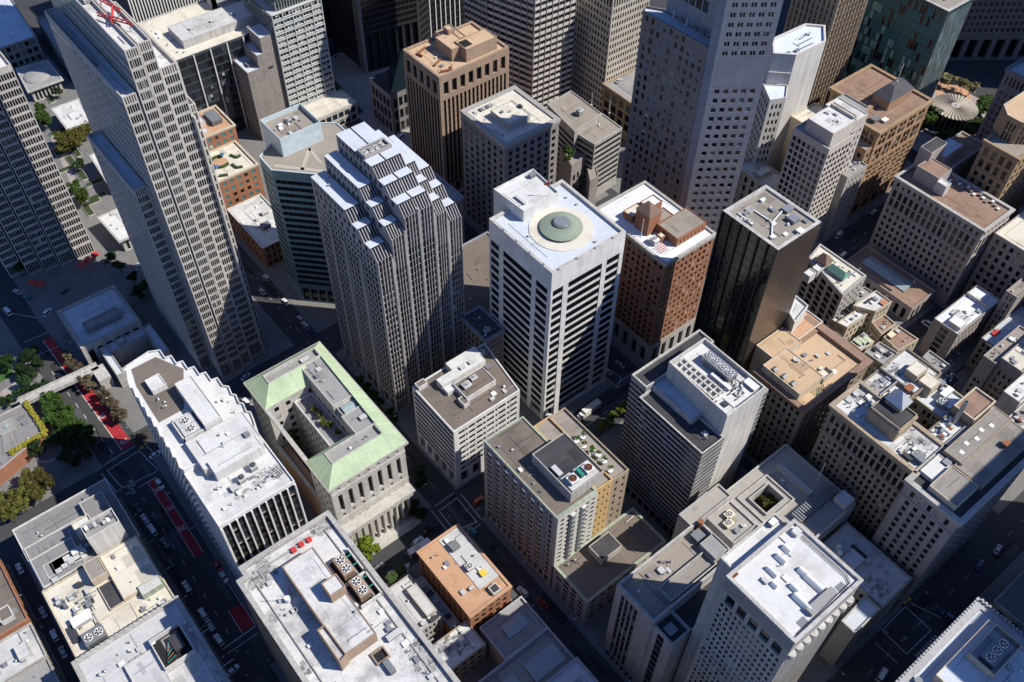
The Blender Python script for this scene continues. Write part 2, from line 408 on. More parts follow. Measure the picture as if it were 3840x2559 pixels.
# ------------------------------------------------------------------ buildings
def patch_mat(rm, k):
    nm = '%s_%d' % (rm.name, int(k * 100))
    if nm not in MATS:
        c = ROOFC.get(rm.name, (.3, .3, .3)); roofm(nm, tuple(min(.78, v * k) for v in c), tuple(v * k * .55 for v in c), .4, .1)
    return MATS[nm]
class Bld:
    def __init__(s, name, label, cat, poly, group=None):
        x = sum(p[0] for p in poly) / len(poly); y = sum(p[1] for p in poly) / len(poly)
        s.root = empty(name, (x, y, 0), label, cat, group); s.panes = []; s.rz = 0
    def vol(s, poly, z0, h, wm, rm, F=None, par=.9, pt=.45, cm=None, name='wall', corn=None, extra=(), rname='roof', ledge=0):
        """one block: walls with real openings, a roof sunk behind its parapet, an optional cornice (height, overhang)"""
        F = F or {}; W = MB(); k = len(poly)
        for i in range(k): facade(W, s.panes, poly[i], poly[(i + 1) % k], z0, h, F.get(i))
        W.build(name, [wm, *extra], s.root)
        pm = cm or wm
        if par > 0:
            pi = inset(poly, pt); po = inset(poly, -.003); PB = MB()
            for i in range(k):
                j = (i + 1) % k
                PB.face([(*pi[j], h - par), (*pi[i], h - par), (*pi[i], h), (*pi[j], h)], 0)
                PB.face([(*poly[i], h), (*poly[j], h), (*pi[j], h), (*pi[i], h)], 0)
            PB.build('parapet', pm, s.root)
            rp = pi
        else: rp = poly
        RB = MB(); RB.face([(*p, h - par) for p in rp]); s.roof = RB.build(rname, rm, s.root)
        if corn:
            ch, cov = corn[:2]; CB = MB()
            CB.ring(inset(poly, -cov), inset(poly, .004), h - ch - .003, h + .003, 0)
            if len(corn) < 3: CB.ring(inset(poly, -cov * .55), inset(poly, .004), h - ch * 1.9, h - ch - .006, 0)
            CB.build('cornice', pm, s.root)
        s.rz = h - par; s.poly = rp
        xs, ys = [p[0] for p in rp], [p[1] for p in rp]; ar = (max(xs) - min(xs)) * (max(ys) - min(ys))
        if ar > 60 and len(rp) < 7 and par > 0: s.patches(min(9, int(ar / 55) + 1), rm, rp, h - par)
        return s
    def patches(s, n, rm, rp, z):
        """repairs: lighter and darker sheets of roofing laid over the old roof, and tarred seams"""
        rng = random.Random(int(rp[0][0] * 13 + rp[0][1] * 7 + z)); q = inset(rp, .5)
        if len(q) != 4: return
        q = [Vector(v) for v in q]
        def at_(a, c): return (q[0] * (1 - a) + q[1] * a) * (1 - c) + (q[3] * (1 - a) + q[2] * a) * c
        W_, D_ = (q[1] - q[0]).length, (q[3] - q[0]).length
        for i in range(n):
            if rng.random() < .62:
                a, c = rng.uniform(0, .8), rng.uniform(0, .8); da, dc = min(1 - a, rng.uniform(1.2, 6) / W_), min(1 - c, rng.uniform(1.2, 6) / D_)
                g = MB(); zz = z + .02 + i * .004; g.face([(*at_(a, c), zz), (*at_(a + da, c), zz), (*at_(a + da, c + dc), zz), (*at_(a, c + dc), zz)])
                g.build('roof_patch', patch_mat(rm, rng.choice((.74, .84, .9, 1.07))), s.root)
            else:
                g = MB(); zz = z + .07
                if rng.random() < .5: c = rng.random(); p, r = at_(rng.uniform(0, .3), c), at_(rng.uniform(.7, 1), c)
                else: a = rng.random(); p, r = at_(a, rng.uniform(0, .3)), at_(a, rng.uniform(.7, 1))
                if (r - p).length > 2: g.bar((*p, z), (*r, z), rng.uniform(.12, .3), .07); g.build('tar_seam', patch_mat(rm, .55), s.root)
    def done(s):
        put_windows(s.root, s.panes); return s
    # roof fittings
    def block(s, poly, z0, z1, wm, rm=None, name='penthouse', par=.35, F=None):
        if par and rm is not None: s_rz, s_p = s.rz, s.poly; s.vol(poly, z0, z1, wm, rm, F, par, .3, name=name, rname=name + '_roof'); s.rz, s.poly = s_rz, s_p
        else:
            b = MB(); b.prism(poly, z0, z1, 0, 1); return b.build(name, [wm, rm or wm], s.root)
    def unit(s, x, y, wx, wy, hz, z=None, fans=0, m=None, ang=0, name='cooling_unit', legs=.35, fm=None):
        """packaged air handling unit on skids with louvres and, where fans>0, ringed fans with blades on top"""
        z = s.rz if z is None else z; m = m or M('unit')
        c, sn = math.cos(R(ang)), math.sin(R(ang))
        def T(px, py): return (x + px * c - py * sn, y + px * sn + py * c)
        b = MB(); hx, hy = wx / 2, wy / 2
        pl = [T(-hx, -hy), T(hx, -hy), T(hx, hy), T(-hx, hy)]
        b.prism(inset(pl, min(wx, wy) * .12), z, z + legs, 1)
        b.prism(pl, z + legs, z + hz - .15, 0, 0, True, True)
        b.prism(inset(pl, -.07), z + hz - .15, z + hz, 0, 0, True, True)
        for k in range(max(2, int(hz / .5))):      # louvre slots
            zz = z + legs + .2 + k * .42
            if zz + .2 > z + hz - .2: break
            for e in range(4):
                p, q = Vector(pl[e]), Vector(pl[(e + 1) % 4]); d = (q - p); n = Vector((d.y, -d.x)).normalized() * .012
                p2, q2 = p + d * .1 + n, p + d * .9 + n
                b.face([(*p2, zz), (*q2, zz), (*q2, zz + .2), (*p2, zz + .2)], 1)
        o = b.build(name, [m, M('dark_metal')], s.root)
        for i in range(fans):
            long = wx >= wy; t = (i + .5) / fans - .5
            fx, fy = T(t * wx if long else 0, 0 if long else t * wy); r = min(min(wx, wy) * .42, max(wx, wy) / fans * .42)
            fan(o, fx, fy, z + hz, r, fm)
        return o
    def vents(s, n, seed=0, poly=None, z=None, avoid=()):
        """small pipes, curbs and hoods scattered over the roof"""
        rng = random.Random(seed); poly = inset(poly or s.poly, 1.2); z = s.rz if z is None else z
        k = 0; tries = 0
        while k < n and tries < n * 8:
            tries += 1
            a, b_ = rng.random(), rng.random()
            if len(poly) == 4:
                p = [Vector(q) for q in poly]; v = (p[0] * (1 - a) + p[1] * a) * (1 - b_) + (p[3] * (1 - a) + p[2] * a) * b_
            else:
                v = Vector(rng.choice(poly)); v = v + (Vector((sum(q[0] for q in poly) / len(poly), sum(q[1] for q in poly) / len(poly))) - v) * rng.random()
            if any(ax0 - .6 < v.x < ax1 + .6 and ay0 - .6 < v.y < ay1 + .6 for ax0, ay0, ax1, ay1 in avoid): continue
            k += 1; t = rng.random(); b = MB()
            if t < .4:
                r = rng.uniform(.12, .28); h = rng.uniform(.5, 1.3); b.cyl(v.x, v.y, z, z + h, r, 8); b.cyl(v.x, v.y, z + h, z + h + .18, r * 1.7, 8, 0, None, r * .7)
                b.build('vent_pipe', M('galv'), s.root)
            elif t < .7:
                a2, b2 = rng.uniform(.4, .9), rng.uniform(.4, .9); h = rng.uniform(.35, .9)
                b.box(v.x - a2, v.y - b2, z, v.x + a2, v.y + b2, z + h, 0); b.box(v.x - a2 - .1, v.y - b2 - .1, z + h, v.x + a2 + .1, v.y + b2 + .1, z + h + .1, 0, None, True)
                b.build('roof_hatch', M(rng.choice(('galv', 'white_metal', 'unit'))), s.root)
            elif t < .85:
                dx, dy = rng.choice(((1, 0), (0, 1))); l = rng.uniform(2, 6)
                b.tube((v.x, v.y, z + .3), (v.x + dx * l, v.y + dy * l, z + .3), .11, 6)
                for e in (0, .5, 1): b.box(v.x + dx * l * e - .15, v.y + dy * l * e - .15, z, v.x + dx * l * e + .15, v.y + dy * l * e + .15, z + .22)
                b.build('pipe_run', M('galv'), s.root)
            else:
                b.cyl(v.x, v.y, z, z + .5, .35, 10); b.cyl(v.x, v.y, z + .5, z + 1.0, .55, 10, 0, None, .3)
                b.build('exhaust_hood', M('white_metal'), s.root)
    def grime(s, x, y, r, n, base, z=None):
        """a ragged corner of dirty, lifted roofing squares"""
        z = s.rz if z is None else z; rng = random.Random(int(x * 3 + y))
        g = MB()
        for i in range(n):
            a, d = rng.uniform(0, 6.2832), r * rng.random() ** .7; px, py = x + d * math.cos(a), y + d * math.sin(a); sx, sy = rng.uniform(.25, .9), rng.uniform(.2, .6)
            g.face([(*p, z + .09 + i * .0015) for p in BX(px - sx, py - sy, px + sx, py + sy)], rng.randrange(3))
        o = g.build('roof_grime', [patch_mat(base, k) for k in (.3, .5, .68)], s.root); o['kind'] = 'stuff'; return o
    def mast(s, x, y, h, z=None, r=.1, name='antenna_mast'):
        z = s.rz if z is None else z; b = MB(); b.tube((x, y, z), (x, y, z + h), r); b.box(x - .3, y - .3, z, x + .3, y + .3, z + .3)
        return b.build(name, M('white_metal'), s.root)
    def skylight(s, x0, y0, x1, y1, z=None, h=.8, name='skylight', m=None):
        z = s.rz if z is None else z; b = MB(); b.prism(BX(x0, y0, x1, y1), z, z + h * .4, 1)
        yc = (y0 + y1) / 2; zz = z + h * .4; e = .05
        if x1 - x0 > y1 - y0:
            b.face([(x0, y0, zz), (x1, y0, zz), (x1, yc, z + h), (x0, yc, z + h)]); b.face([(x1, y1, zz), (x0, y1, zz), (x0, yc, z + h), (x1, yc, z + h)])
            b.face([(x0, y1, zz), (x0, y0, zz), (x0, yc, z + h)], 1); b.face([(x1, y0, zz), (x1, y1, zz), (x1, yc, z + h)], 1)
        else:
            xc = (x0 + x1) / 2
            b.face([(x0, y1, zz), (x0, y0, zz), (xc, y0, z + h), (xc, y1, z + h)]); b.face([(x1, y0, zz), (x1, y1, zz), (xc, y1, z + h), (xc, y0, z + h)])
            b.face([(x0, y0, zz), (x1, y0, zz), (xc, y0, z + h)], 1); b.face([(x1, y1, zz), (x0, y1, zz), (xc, y1, z + h)], 1)
        return b.build(name, [m or M('pale_glazing'), M('galv')], s.root)
    def part(s, name, mb, m, parent=None): return mb.build(name, m, parent or s.root)
def rescale(b, s, k):
    """the whole building a little larger or smaller in plan and height"""
    b.root.location = (b.root.location[0] * s, b.root.location[1] * s, 0); b.root.scale = (s, s, k)
def fan(par, x, y, z, r, m=None):
    b = MB(); n = 20
    o_ = [(x + r * math.cos(6.2832 * i / n), y + r * math.sin(6.2832 * i / n)) for i in range(n)]
    i_ = [(x + r * .9 * math.cos(6.2832 * i / n), y + r * .9 * math.sin(6.2832 * i / n)) for i in range(n)]
    b.ring(o_, i_, z, z + .35, 0, False)
    b.face([(*p, z + .03) for p in i_], 1)
    for k in range(6):
        a = k * 1.0472 + .3; c, s = math.cos(a), math.sin(a); c2, s2 = math.cos(a + .35), math.sin(a + .35)
        b.face([(x + .15 * c, y + .15 * s, z + .2), (x + r * .88 * c, y + r * .88 * s, z + .16), (x + r * .88 * c2, y + r * .88 * s2, z + .26)], 0)
    b.cyl(x, y, z + .05, z + .34, r * .2, 8)
    return b.build('fan', [m or M('white_metal'), M('black')], par)
def M(n):
    return MATS[n]
for nm, c, ro, me in (('unit', (.48, .48, .47), .5, 0), ('dark_metal', (.05, .05, .055), .5, 0), ('galv', (.34, .35, .36), .42, .5), ('white_metal', (.72, .72, .7), .45, 0), ('black', (.012, .012, .013), .8, 0),
                      ('red_paint', (.5, .05, .04), .5, 0), ('green_pipe', (.03, .24, .17), .45, 0), ('rust', (.26, .1, .05), .8, 0), ('yellow_paint', (.7, .5, .06), .5, 0), ('blue_tarp', (.05, .13, .3), .5, 0),
                      ('pale_glazing', (.3, .36, .37), .12, 0), ('terracotta', (.42, .2, .12), .8, 0), ('cream_paint', (.66, .58, .42), .7, 0), ('pipe_grey', (.2, .21, .22), .5, .2)):
    plain(nm, c, ro, me)
# ------------------------------------------------------------------ wall and roof finishes
wall('white_concrete', (.68, .67, .65), brick=(3.2, 4.1, 0), mortar=.9, var=.12, streak=.16)
wall('white_plaster', (.62, .60, .565), var=.12, streak=.22)
wall('pale_stone', (.44, .42, .385), brick=(1.6, .9), mortar=.86, var=.16, streak=.22)
wall('warm_stone', (.40, .35, .28), brick=(1.5, .8), mortar=.84, var=.18, streak=.25)
wall('pink_granite', (.30, .265, .245), brick=(1.5, 1.0, 0), mortar=.8, var=.15, streak=.15)
wall('grey_granite', (.235, .225, .225), brick=(1.6, 1.1, 0), mortar=.78, var=.14, streak=.12)
wall('tower_stone', (.50, .465, .42), brick=(1.0, 1.95, 0), mortar=.8, var=.1, streak=.1)
wall('brown_granite', (.35, .25, .18), brick=(1.5, 1.0, 0), mortar=.8, var=.12, streak=.12)
wall('red_brick', (.36, .165, .095), brick=(.9, .35), mortar=.75, var=.2, streak=.15)
wall('orange_brick', (.37, .24, .15), brick=(.9, .35), mortar=.8, var=.18, streak=.15)
wall('tan_brick', (.36, .25, .15), brick=(.9, .35), mortar=.82, var=.18, streak=.2)
wall('buff_stone', (.41, .325, .235), brick=(1.4, .7), mortar=.84, var=.18, streak=.25)
wall('cream_plaster', (.58, .50, .38), var=.14, streak=.25)
wall('ochre_plaster', (.56, .38, .18), var=.08, streak=.14)
wall('grey_concrete', (.30, .295, .285), brick=(3.0, 1.5, 0), mortar=.86, var=.2, streak=.3)
wall('light_concrete', (.50, .48, .45), brick=(4.0, 3.0, 0), mortar=.88, var=.14, streak=.28)
wall('teal_metal', (.16, .235, .245), .45, var=.1, streak=.08, brick=(3, 4, 0), mortar=.8, spec=.5)
wall('pale_teal_glass', (.50, .59, .63), .3, var=.1, streak=.06, brick=(2.2, 2.4, 0), mortar=.72, spec=.6)
wall('bronze_metal', (.17, .13, .105), .3, var=.15, streak=.1, brick=(1.1, .55, 0), mortar=.45, spec=.55, jit=.22, metal=.75)
wall('black_metal', (.014, .013, .013), .3, var=.1, streak=.05, spec=.5)
wall('dark_bronze', (.05, .04, .03), .45, var=.1, streak=.05)
wall('mauve_stone', (.40, .355, .335), brick=(1.6, .9), mortar=.86, var=.14, streak=.2)
wall('blue_granite', (.265, .275, .31), brick=(1.8, 1.3, 0), mortar=.84, var=.1, streak=.1)
wall('steel_white', (.55, .57, .56), .5, var=.06, streak=.06)
wall('dark_stone', (.13, .12, .115), brick=(1.5, 1.1, 0), mortar=.75, var=.14, streak=.12)
wall('copper_wall', (.36, .41, .32), var=.14, streak=.3)
roofm('roof_white', (.61, .61, .59), (.30, .28, .26), .4, .25)
roofm('roof_white_dirty', (.60, .595, .575), (.10, .10, .105), .62, .45, seam=(7, 1.6, .9))
roofm('roof_cream', (.64, .60, .51), (.33, .27, .2), .4, .35)
roofm('roof_bluewhite', (.54, .58, .62), (.36, .38, .40), .4, .15)
roofm('roof_brown', (.18, .15, .125), (.09, .08, .07), .6, .3)
roofm('roof_tan', (.53, .385, .25), (.38, .27, .17), .45, .3)
roofm('roof_rust', (.29, .195, .145), (.16, .09, .06), .5, .3, seam=(2.5, 1.3, .8))
roofm('roof_terracotta', (.50, .305, .19), (.3, .16, .09), .4, .35)
roofm('roof_grey', (.30, .295, .285), (.16, .155, .15), .5, .25)
roofm('roof_gravel', (.25, .24, .235), (.17, .16, .155), .5, .1, fine=.3)
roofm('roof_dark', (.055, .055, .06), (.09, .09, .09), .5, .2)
roofm('roof_taupe', (.30, .265, .225), (.22, .19, .16), .5, .12)
roofm('roof_plank', (.30, .275, .245), (.16, .14, .125), .5, .1, seam=(6, .55, .6))
roofm('roof_greywhite', (.52, .52, .51), (.26, .25, .25), .5, .3, seam=(5, 1.2, .88))
roofm('copper', (.43, .53, .35), (.27, .34, .22), .55, .08, seam=(40, .8, .72))
roofm('copper_side', (.43, .53, .35), (.27, .34, .22), .55, .08, seam=(.8, 40, .72))
roofm('slate', (.10, .10, .11), (.06, .06, .065), .4, .1, seam=(.8, .4, .8))
roofm('roof_tiles', (.22, .15, .12), (.12, .08, .07), .5, .1, seam=(.7, .4, .75))

# ================================================================== WEST: the slab tower and its plaza
TS = MATS['tower_stone']
b = Bld('office_tower', 'tallest pale stone slab tower with staggered bays and a messy white roof with red hoists', 'office tower', BX(53.5, 253, 81, 310))
def slab(x0, x1, y0, y1, h, n, rm, nf):
    b.vol(BX(x0, y0, x1, y1), 0, h, TS, MATS[rm], {0: [Z(9, n, .74, 1, .8, m=.35, d=1.2, k='k'), Z(h - 3.2, n, .68, nf, .60, m=.35, d=.55, sp=.06, k='d', sill=.2), Z(h, n, .5, 1, .8, m=.35, d=.4, k='k')], 3: [Z(9), Z(h - 3.2, int((y1 - y0) / 1.9), .46, nf, .58, m=.3, d=.05, k='k', sill=.2), Z(h)]}, 1.2, .4)
slab(53.7, 58.2, 261.8, 300, 95.5, 5, 'roof_bluewhite', 24)
slab(58.5, 62.9, 253.2, 314, 134.5, 5, 'roof_bluewhite', 33)
slab(63.4, 67.5, 252.6, 322, 148.5, 5, 'roof_white_dirty', 37)
slab(67.9, 71.9, 253.6, 322, 148.5, 5, 'roof_white_dirty', 37)
slab(72.5, 77.9, 255.6, 300, 137.5, 6, 'roof_white', 34)
slab(78.3, 81.2, 259.8, 290, 119, 3, 'roof_white', 29)
g = MB()
for xx in (58.35, 63.15, 67.7, 72.2, 78.1): g.box(xx - .3, 262 if xx < 59 else 254.2, 0, xx + .3, 285, 94 if xx < 59 else (118 if xx > 78 else 133))
b.part('groove', g, TS)
for (x, y, wx, wy, hz) in ((66, 287, 2, 4, 1.6), (69.5, 293, 2.4, 3, 1.4), (66, 300, 3, 3, 2), (69, 306, 2.5, 2.5, 1.5)): b.unit(x, y, wx, wy, hz, z=147.3)
for i, (p, q) in enumerate((((65, 275), (70.4, 262)), ((69, 283), (70.8, 271)), ((66.5, 268), (69.8, 274)), ((65, 296), (70, 286)), ((70, 300), (68, 288)))):
    g = MB(); z = 148.6; g.tube((*p, z), (*q, z + 1.0), .22); g.tube((*p, z + .9), (*q, z + 1.9), .22)
    for k in range(7):
        t = k / 6; g.tube((p[0] + (q[0] - p[0]) * t, p[1] + (q[1] - p[1]) * t, z + t), (p[0] + (q[0] - p[0]) * min(1, t + .1), p[1] + (q[1] - p[1]) * min(1, t + .1), z + .9 + t), .14)
    b.part('hoist_boom', g, M('red_paint'))
b.vents(16, 3, BX(64, 256, 71.5, 315), 147.3)
g = MB(); g.box(59.2, 275, 133.3, 60.2, 310, 134.6); b.part('window_washing_track', g, M('pipe_grey'))
b.done()

b = Bld('office_tower', 'shaded stone tower on the left edge with one lit side and red awnings below', 'office tower', BX(12, 355, 48, 400))
def slab2(x0, x1, y0, h, n, nf):
    b.vol(BX(x0, y0, x1, 400), 0, h, TS, MATS['roof_white'], {0: [Z(7, n, .74, 1, .8, m=.3, d=1.2, k='k'), Z(h - 2.5, n, .68, nf, .60, m=.3, d=.55, sp=.06, k='d', sill=.2), Z(h)]}, 1.2, .4)
slab2(12, 18.2, 362, 112, 6, 28); slab2(18.8, 25, 358.5, 112, 6, 28); slab2(25.6, 31.8, 357, 108, 6, 27); slab2(32.4, 38.6, 355.8, 104, 6, 26); slab2(39.2, 47.8, 355, 97.5, 8, 24)
b.done()
def awning(name, lab, s1, s2, z, dep):
    a, c = at(s1, z), at(s2, z); d = Vector((c[0] - a[0], c[1] - a[1])); L_ = d.length; d /= L_; n = Vector((d.y, -d.x)); g = MB(); k = max(2, int(L_ / 3))
    for i in range(k):
        p = Vector(a) + d * (L_ * (i + .06) / k); q = Vector(a) + d * (L_ * (i + .94) / k); m1 = (p + q) / 2
        for e in range(6):
            t0, t1 = math.pi * e / 6, math.pi * (e + 1) / 6
            def ar(t): r_ = p + (q - p) * (.5 - .5 * math.cos(t)); return r_, z + 1.3 * math.sin(t)
            (r0, z0), (r1, z1) = ar(t0), ar(t1); e0, e1 = r0 + n * dep, r1 + n * dep
            g.face([(*r0, z0), (*e0, z0 - .6), (*e1, z1 - .6), (*r1, z1)])
    return tag(g.build(name, M('red_paint'), None, False, (a[0], a[1], z)), lab, 'awning', 'red awnings at the tower foot')
awning('awning', 'row of red awnings at the lit corner of the shaded stone tower', 'E500,260', 'E635,165', 4, 3)
awning('awning', 'row of red awnings at the dark left foot of the shaded stone tower', 'E190,350', 'E300,370', 4, 3)

b = Bld('banking_hall', 'low square flat-roofed hall in the shade between the red bus lane and the slab tower', 'hall', BX(19.2, 292, 44, 317.5))
b.vol(BX(19.2, 291.9, 44, 317.5), 0, 12, MATS['pale_stone'], MATS['roof_bluewhite'], {0: [Z(10, 6, .6, 1, .8, k='k'), Z(12)], 3: [Z(10, 6, .6, 1, .8, k='k'), Z(12)]}, .5, 1.4)
b.block(BX(24.5, 297.5, 39, 302.5), 11.5, 14.2, MATS['grey_granite'], MATS['roof_grey'], 'penthouse', .3)
b.vents(5, 4); b.done()
b = Bld('terrace_building', 'shaded terrace ring with a sunken court between the banking hall and the sawtooth building', 'terrace', BX(25, 274, 47, 292))
for r in ((25, 274, 28, 291.8), (43.5, 274, 47, 291.8), (28, 287, 43.5, 291.8), (28, 274, 43.5, 276.5)):
    b.vol(BX(*r), 0, 8, MATS['pale_stone'], MATS['roof_bluewhite'], {2: [Z(7, 6, .6, 1, .6, k='k'), Z(8)]}, .5, .4)
b.block(BX(32, 288, 35, 290.5), 7.5, 9.5, MATS['pale_stone'], MATS['roof_bluewhite'])
b.done()
b = Bld('footbridge', 'pale concrete footbridge crossing over the red bus lane', 'footbridge', [at('E140,1120', 6), at('E620,905', 6)])
p0, p1 = at('E130,1150', 6.2), at('E640,915', 6.2)
g = MB(); g.bar((*p0, 5.2), (*p1, 5.2), 4.2, .8); b.part('deck', g, MATS['light_concrete'])
d = (Vector(p1) - Vector(p0)).normalized(); n = Vector((-d.y, d.x)) * 2.0
for s in (1, -1):
    g = MB(); g.bar((*(Vector(p0) + n * s), 6.0), (*(Vector(p1) + n * s), 6.0), .25, 1.0); b.part('railing', g, MATS['light_concrete'])
for t in (.2, .83):
    c = Vector(p0) + (Vector(p1) - Vector(p0)) * t; g = MB(); g.box(c.x - .6, c.y - 1.2, 0, c.x + .6, c.y + 1.2, 5.2); b.part('pillar', g, MATS['light_concrete'])
g = MB(); q = at('E655,955', 6); g.box(q[0] - 2.2, q[1] - 4, 0, q[0] + 2.6, q[1] + 4, 6.0); b.part('landing', g, MATS['light_concrete'])

# pavilions and low roofs behind the towers
def pav(lab, poly, h, rm, dome=None):
    b = Bld('pavilion', lab, 'pavilion', poly); c = inset(poly, 1.6)
    b.vol(c, 0, h - .7, MATS['light_concrete'], MATS['roof_grey'], {i: [Z(h - .7, max(3, int((Vector(c[i]) - Vector(c[(i + 1) % 4])).length / 2.2)), .6, 1, .8, k='k')] for i in range(4)}, 0)
    b.vol(poly, h - .7, h, MATS['light_concrete'], MATS[rm], {}, .25, .9)
    if dome:
        g = MB(); x, y, r = dome; pr = None
        for k in range(7):
            a = k * math.pi / 14; rr, z = r * math.cos(a), h - .25 + r * .28 * math.sin(a); cur = [(x + rr * math.cos(6.2832 * i / 24), y + rr * math.sin(6.2832 * i / 24), z) for i in range(24)]
            if pr:
                for i in range(24): g.face([pr[i], pr[(i + 1) % 24], cur[(i + 1) % 24], cur[i]])
            pr = cur
        g.face(pr); b.part('dome', g, MATS['roof_grey'])
    b.vents(5, int(poly[0][0]), avoid=()); b.done()
pav('white flat pavilion roof between the two stone towers, the farther of the three', P('A435,850 A600,790 A520,640 A330,710', 8), 8, 'roof_white')
pav('grey square pavilion with a round shell dome, partly behind the slab tower', P('A180,605 A415,520 A310,390 A100,450', 8), 8, 'roof_grey', (76, 493, 7))
pav('white pavilion sliver beside the slab tower, above the nearest one', [(69, 384), (84, 384), (84, 412), (71, 412)], 8, 'roof_white')
pav('white pavilion sliver touching the foot of the slab tower', [(57, 345), (75, 345), (75, 367), (56, 367)], 8, 'roof_white')
b = Bld('low_building', 'broad pale blue roof in the shaded upper left corner', 'building', P('A160,240 A60,60 A-60,-40 A-120,330', 14))
b.vol([(66, 520), (88, 520), (92, 575), (66, 575)], 0, 14, MATS['grey_concrete'], MATS['roof_bluewhite'], {0: [Z(14, 6, .6, 3, .5)]}); b.vents(4, 2); b.done()
b = Bld('low_building', 'grey roof sliver at the very top left behind the slab tower', 'building', [(102, 525)])
b.vol([(92, 490), (100, 490), (104, 545), (96, 545)], 0, 10, MATS['grey_concrete'], MATS['roof_grey'], {0: [Z(10, 4, .6, 2, .5)], 3: [Z(10, 9, .6, 2, .5)]}); b.done()

# ================================================================== the sawtooth building and the green-roofed one
b = Bld('office_building', 'white office building with sawtooth bay sides and rooftop fan housings, ending in bronze windows', 'office building', BX(21, 157, 47, 230))
WC, WP = MATS['white_concrete'], MATS['white_plaster']
SC = .9455                                     # plan measured on the 44 m level, built on the 57 m level
def q2(pts): return [(x * SC, y * SC) for x, y in pts]
def X2(x0, y0, x1, y1): return BX(x0 * SC, y0 * SC, x1 * SC, y1 * SC)
fr = [Z(8, 10, .7, 1, .8, m=.4, d=.9, k='k'), Z(55.5, 10, .72, 12, .62, m=.5, d=.75, sp=.35, sm=1, k='o', fin=(.5, .45, 0)), Z(57)]
def saw(p, q, n, dep):          # a sawtooth side from p to q
    p, q = Vector(p), Vector(q); d = (q - p) / n; nn = Vector((d.y, -d.x)).normalized() * dep; out = []
    for i in range(n): out += [tuple(p + d * i), tuple(p + d * (i + .75) + nn)]
    return out
lf = saw((22.6, 190), (22.6, 166.6), 9, .9)
pl = q2([(22.0, 166), (48.5, 166), (48.6, 190.2), (22.2, 190.2)])
sF = {0: fr}
sF[3] = [Z(6), Z(56, 13, .68, 13, .52, m=.3, d=.04, k='k'), Z(57)]
b.vol(pl, 0, 57, WC, MATS['roof_white_dirty'], sF, .7, .35, extra=(MATS['dark_bronze'],))
rp = q2([(22.6, 190.2), (48.6, 190.2)] + saw((49.8, 194), (49.0, 213), 4, .9) + saw((48.5, 213.5), (36.5, 242), 6, 1.8) + [(35, 243.4), (26, 242)] + saw((24.0, 236), (22.6, 191), 9, .7))
sF = {0: None}
for i in range(1, len(rp)):
    a_, c_ = Vector(rp[i]), Vector(rp[(i + 1) % len(rp)])
    if (c_ - a_).length > .5: sF[i] = [Z(6), Z(56.5, 1, .8, 14, .5, m=.15, d=.04, k='k'), Z(58.5)]
b.vol(rp, 0, 58.5, WC, MATS['roof_white'], sF, .8, .35)
z1, z0 = 57.75, 56.3
g = MB(); g.face([(*p, z1 + .02) for p in q2([(24.6, 213), (33.6, 213), (41.3, 229), (36, 240), (27, 240), (25.2, 232)])]); b.part('roof', g, MATS['roof_brown'])
b.block(X2(35.2, 199, 41.3, 221), z1, 62, WP, MATS['roof_white'], 'penthouse', .3)
b.block(X2(28.2, 224.5, 33.4, 230.5), z1, 60, WP, MATS['roof_white'], 'penthouse', .3)
g = MB()
for r in ((27.6, 199.6, 35.2, 200.1), (27.6, 208.6, 35.2, 209.1), (27.6, 199.6, 28.1, 209.1)): k = [v * SC for v in r]; g.box(k[0], k[1], z1, k[2], k[3], z1 + 2.2)
b.part('screen_wall', g, WP)
for y in (202.2, 206.2): b.unit(31.4 * SC, y * SC, 5.4, 3.4, 2.5, z1, 1)
b.block(X2(27.5, 185.0, 48.0, 198.4), z0, 60, WP, MATS['roof_white'], 'penthouse', .25)
b.block(X2(29.5, 181.2, 46.5, 186.5), z0, 60.8, WP, MATS['roof_white'], 'penthouse', .2)
b.unit(40.7 * SC, 178.4 * SC, 2.2, 2.2, 2.2, z0, 1, fm=M('pipe_grey')); b.unit(35.6 * SC, 176.6 * SC, 2.2, 2.2, 2.2, z0, 1, fm=M('pipe_grey')); b.unit(32.2 * SC, 175.3 * SC, 2.1, 2, 1.4, z0)
g = MB()
for k in range(5): g.tube((42.6 + k * .7, 160.8 + k * .3, z0), (41.2 + k * .8, 165, z0 + 1.3 + (k % 2)), .09); g.tube((41.4, 161.2 + k * .8, z0 + .6), (44.8, 161.7 + k * .8, z0 + .6), .09)
b.part('antenna_frame', g, M('dark_metal'))
for (x0, y0, x1, y1, k) in ((29, 157.6, 36, 163.4, .88), (30.5, 160.2, 35, 164.2, .5), (28.6, 161.6, 31, 164, .62)):
    g = MB(); rg = random.Random(int(x0 * 10)); cx_, cy_ = (x0 + x1) / 2, (y0 + y1) / 2
    g.face([(cx_ + (x1 - x0) / 2 * rg.uniform(.7, 1.05) * math.cos(6.2832 * i / 22), cy_ + (y1 - y0) / 2 * rg.uniform(.7, 1.05) * math.sin(6.2832 * i / 22), z0 + .05 + k * .02) for i in range(22)]); b.part('roof_patch', g, patch_mat(MATS['roof_white_dirty'], k))
b.grime(38, 165, 3, 16, MATS['roof_white_dirty'], z0); b.vents(14, 5, X2(24, 168, 47, 180), z0); b.vents(6, 6, X2(42, 192, 48, 212), z1); b.vents(5, 8, X2(26, 216, 34, 223), z1); b.vents(6, 9, X2(29, 187, 46, 196), 59.7)
b.done()

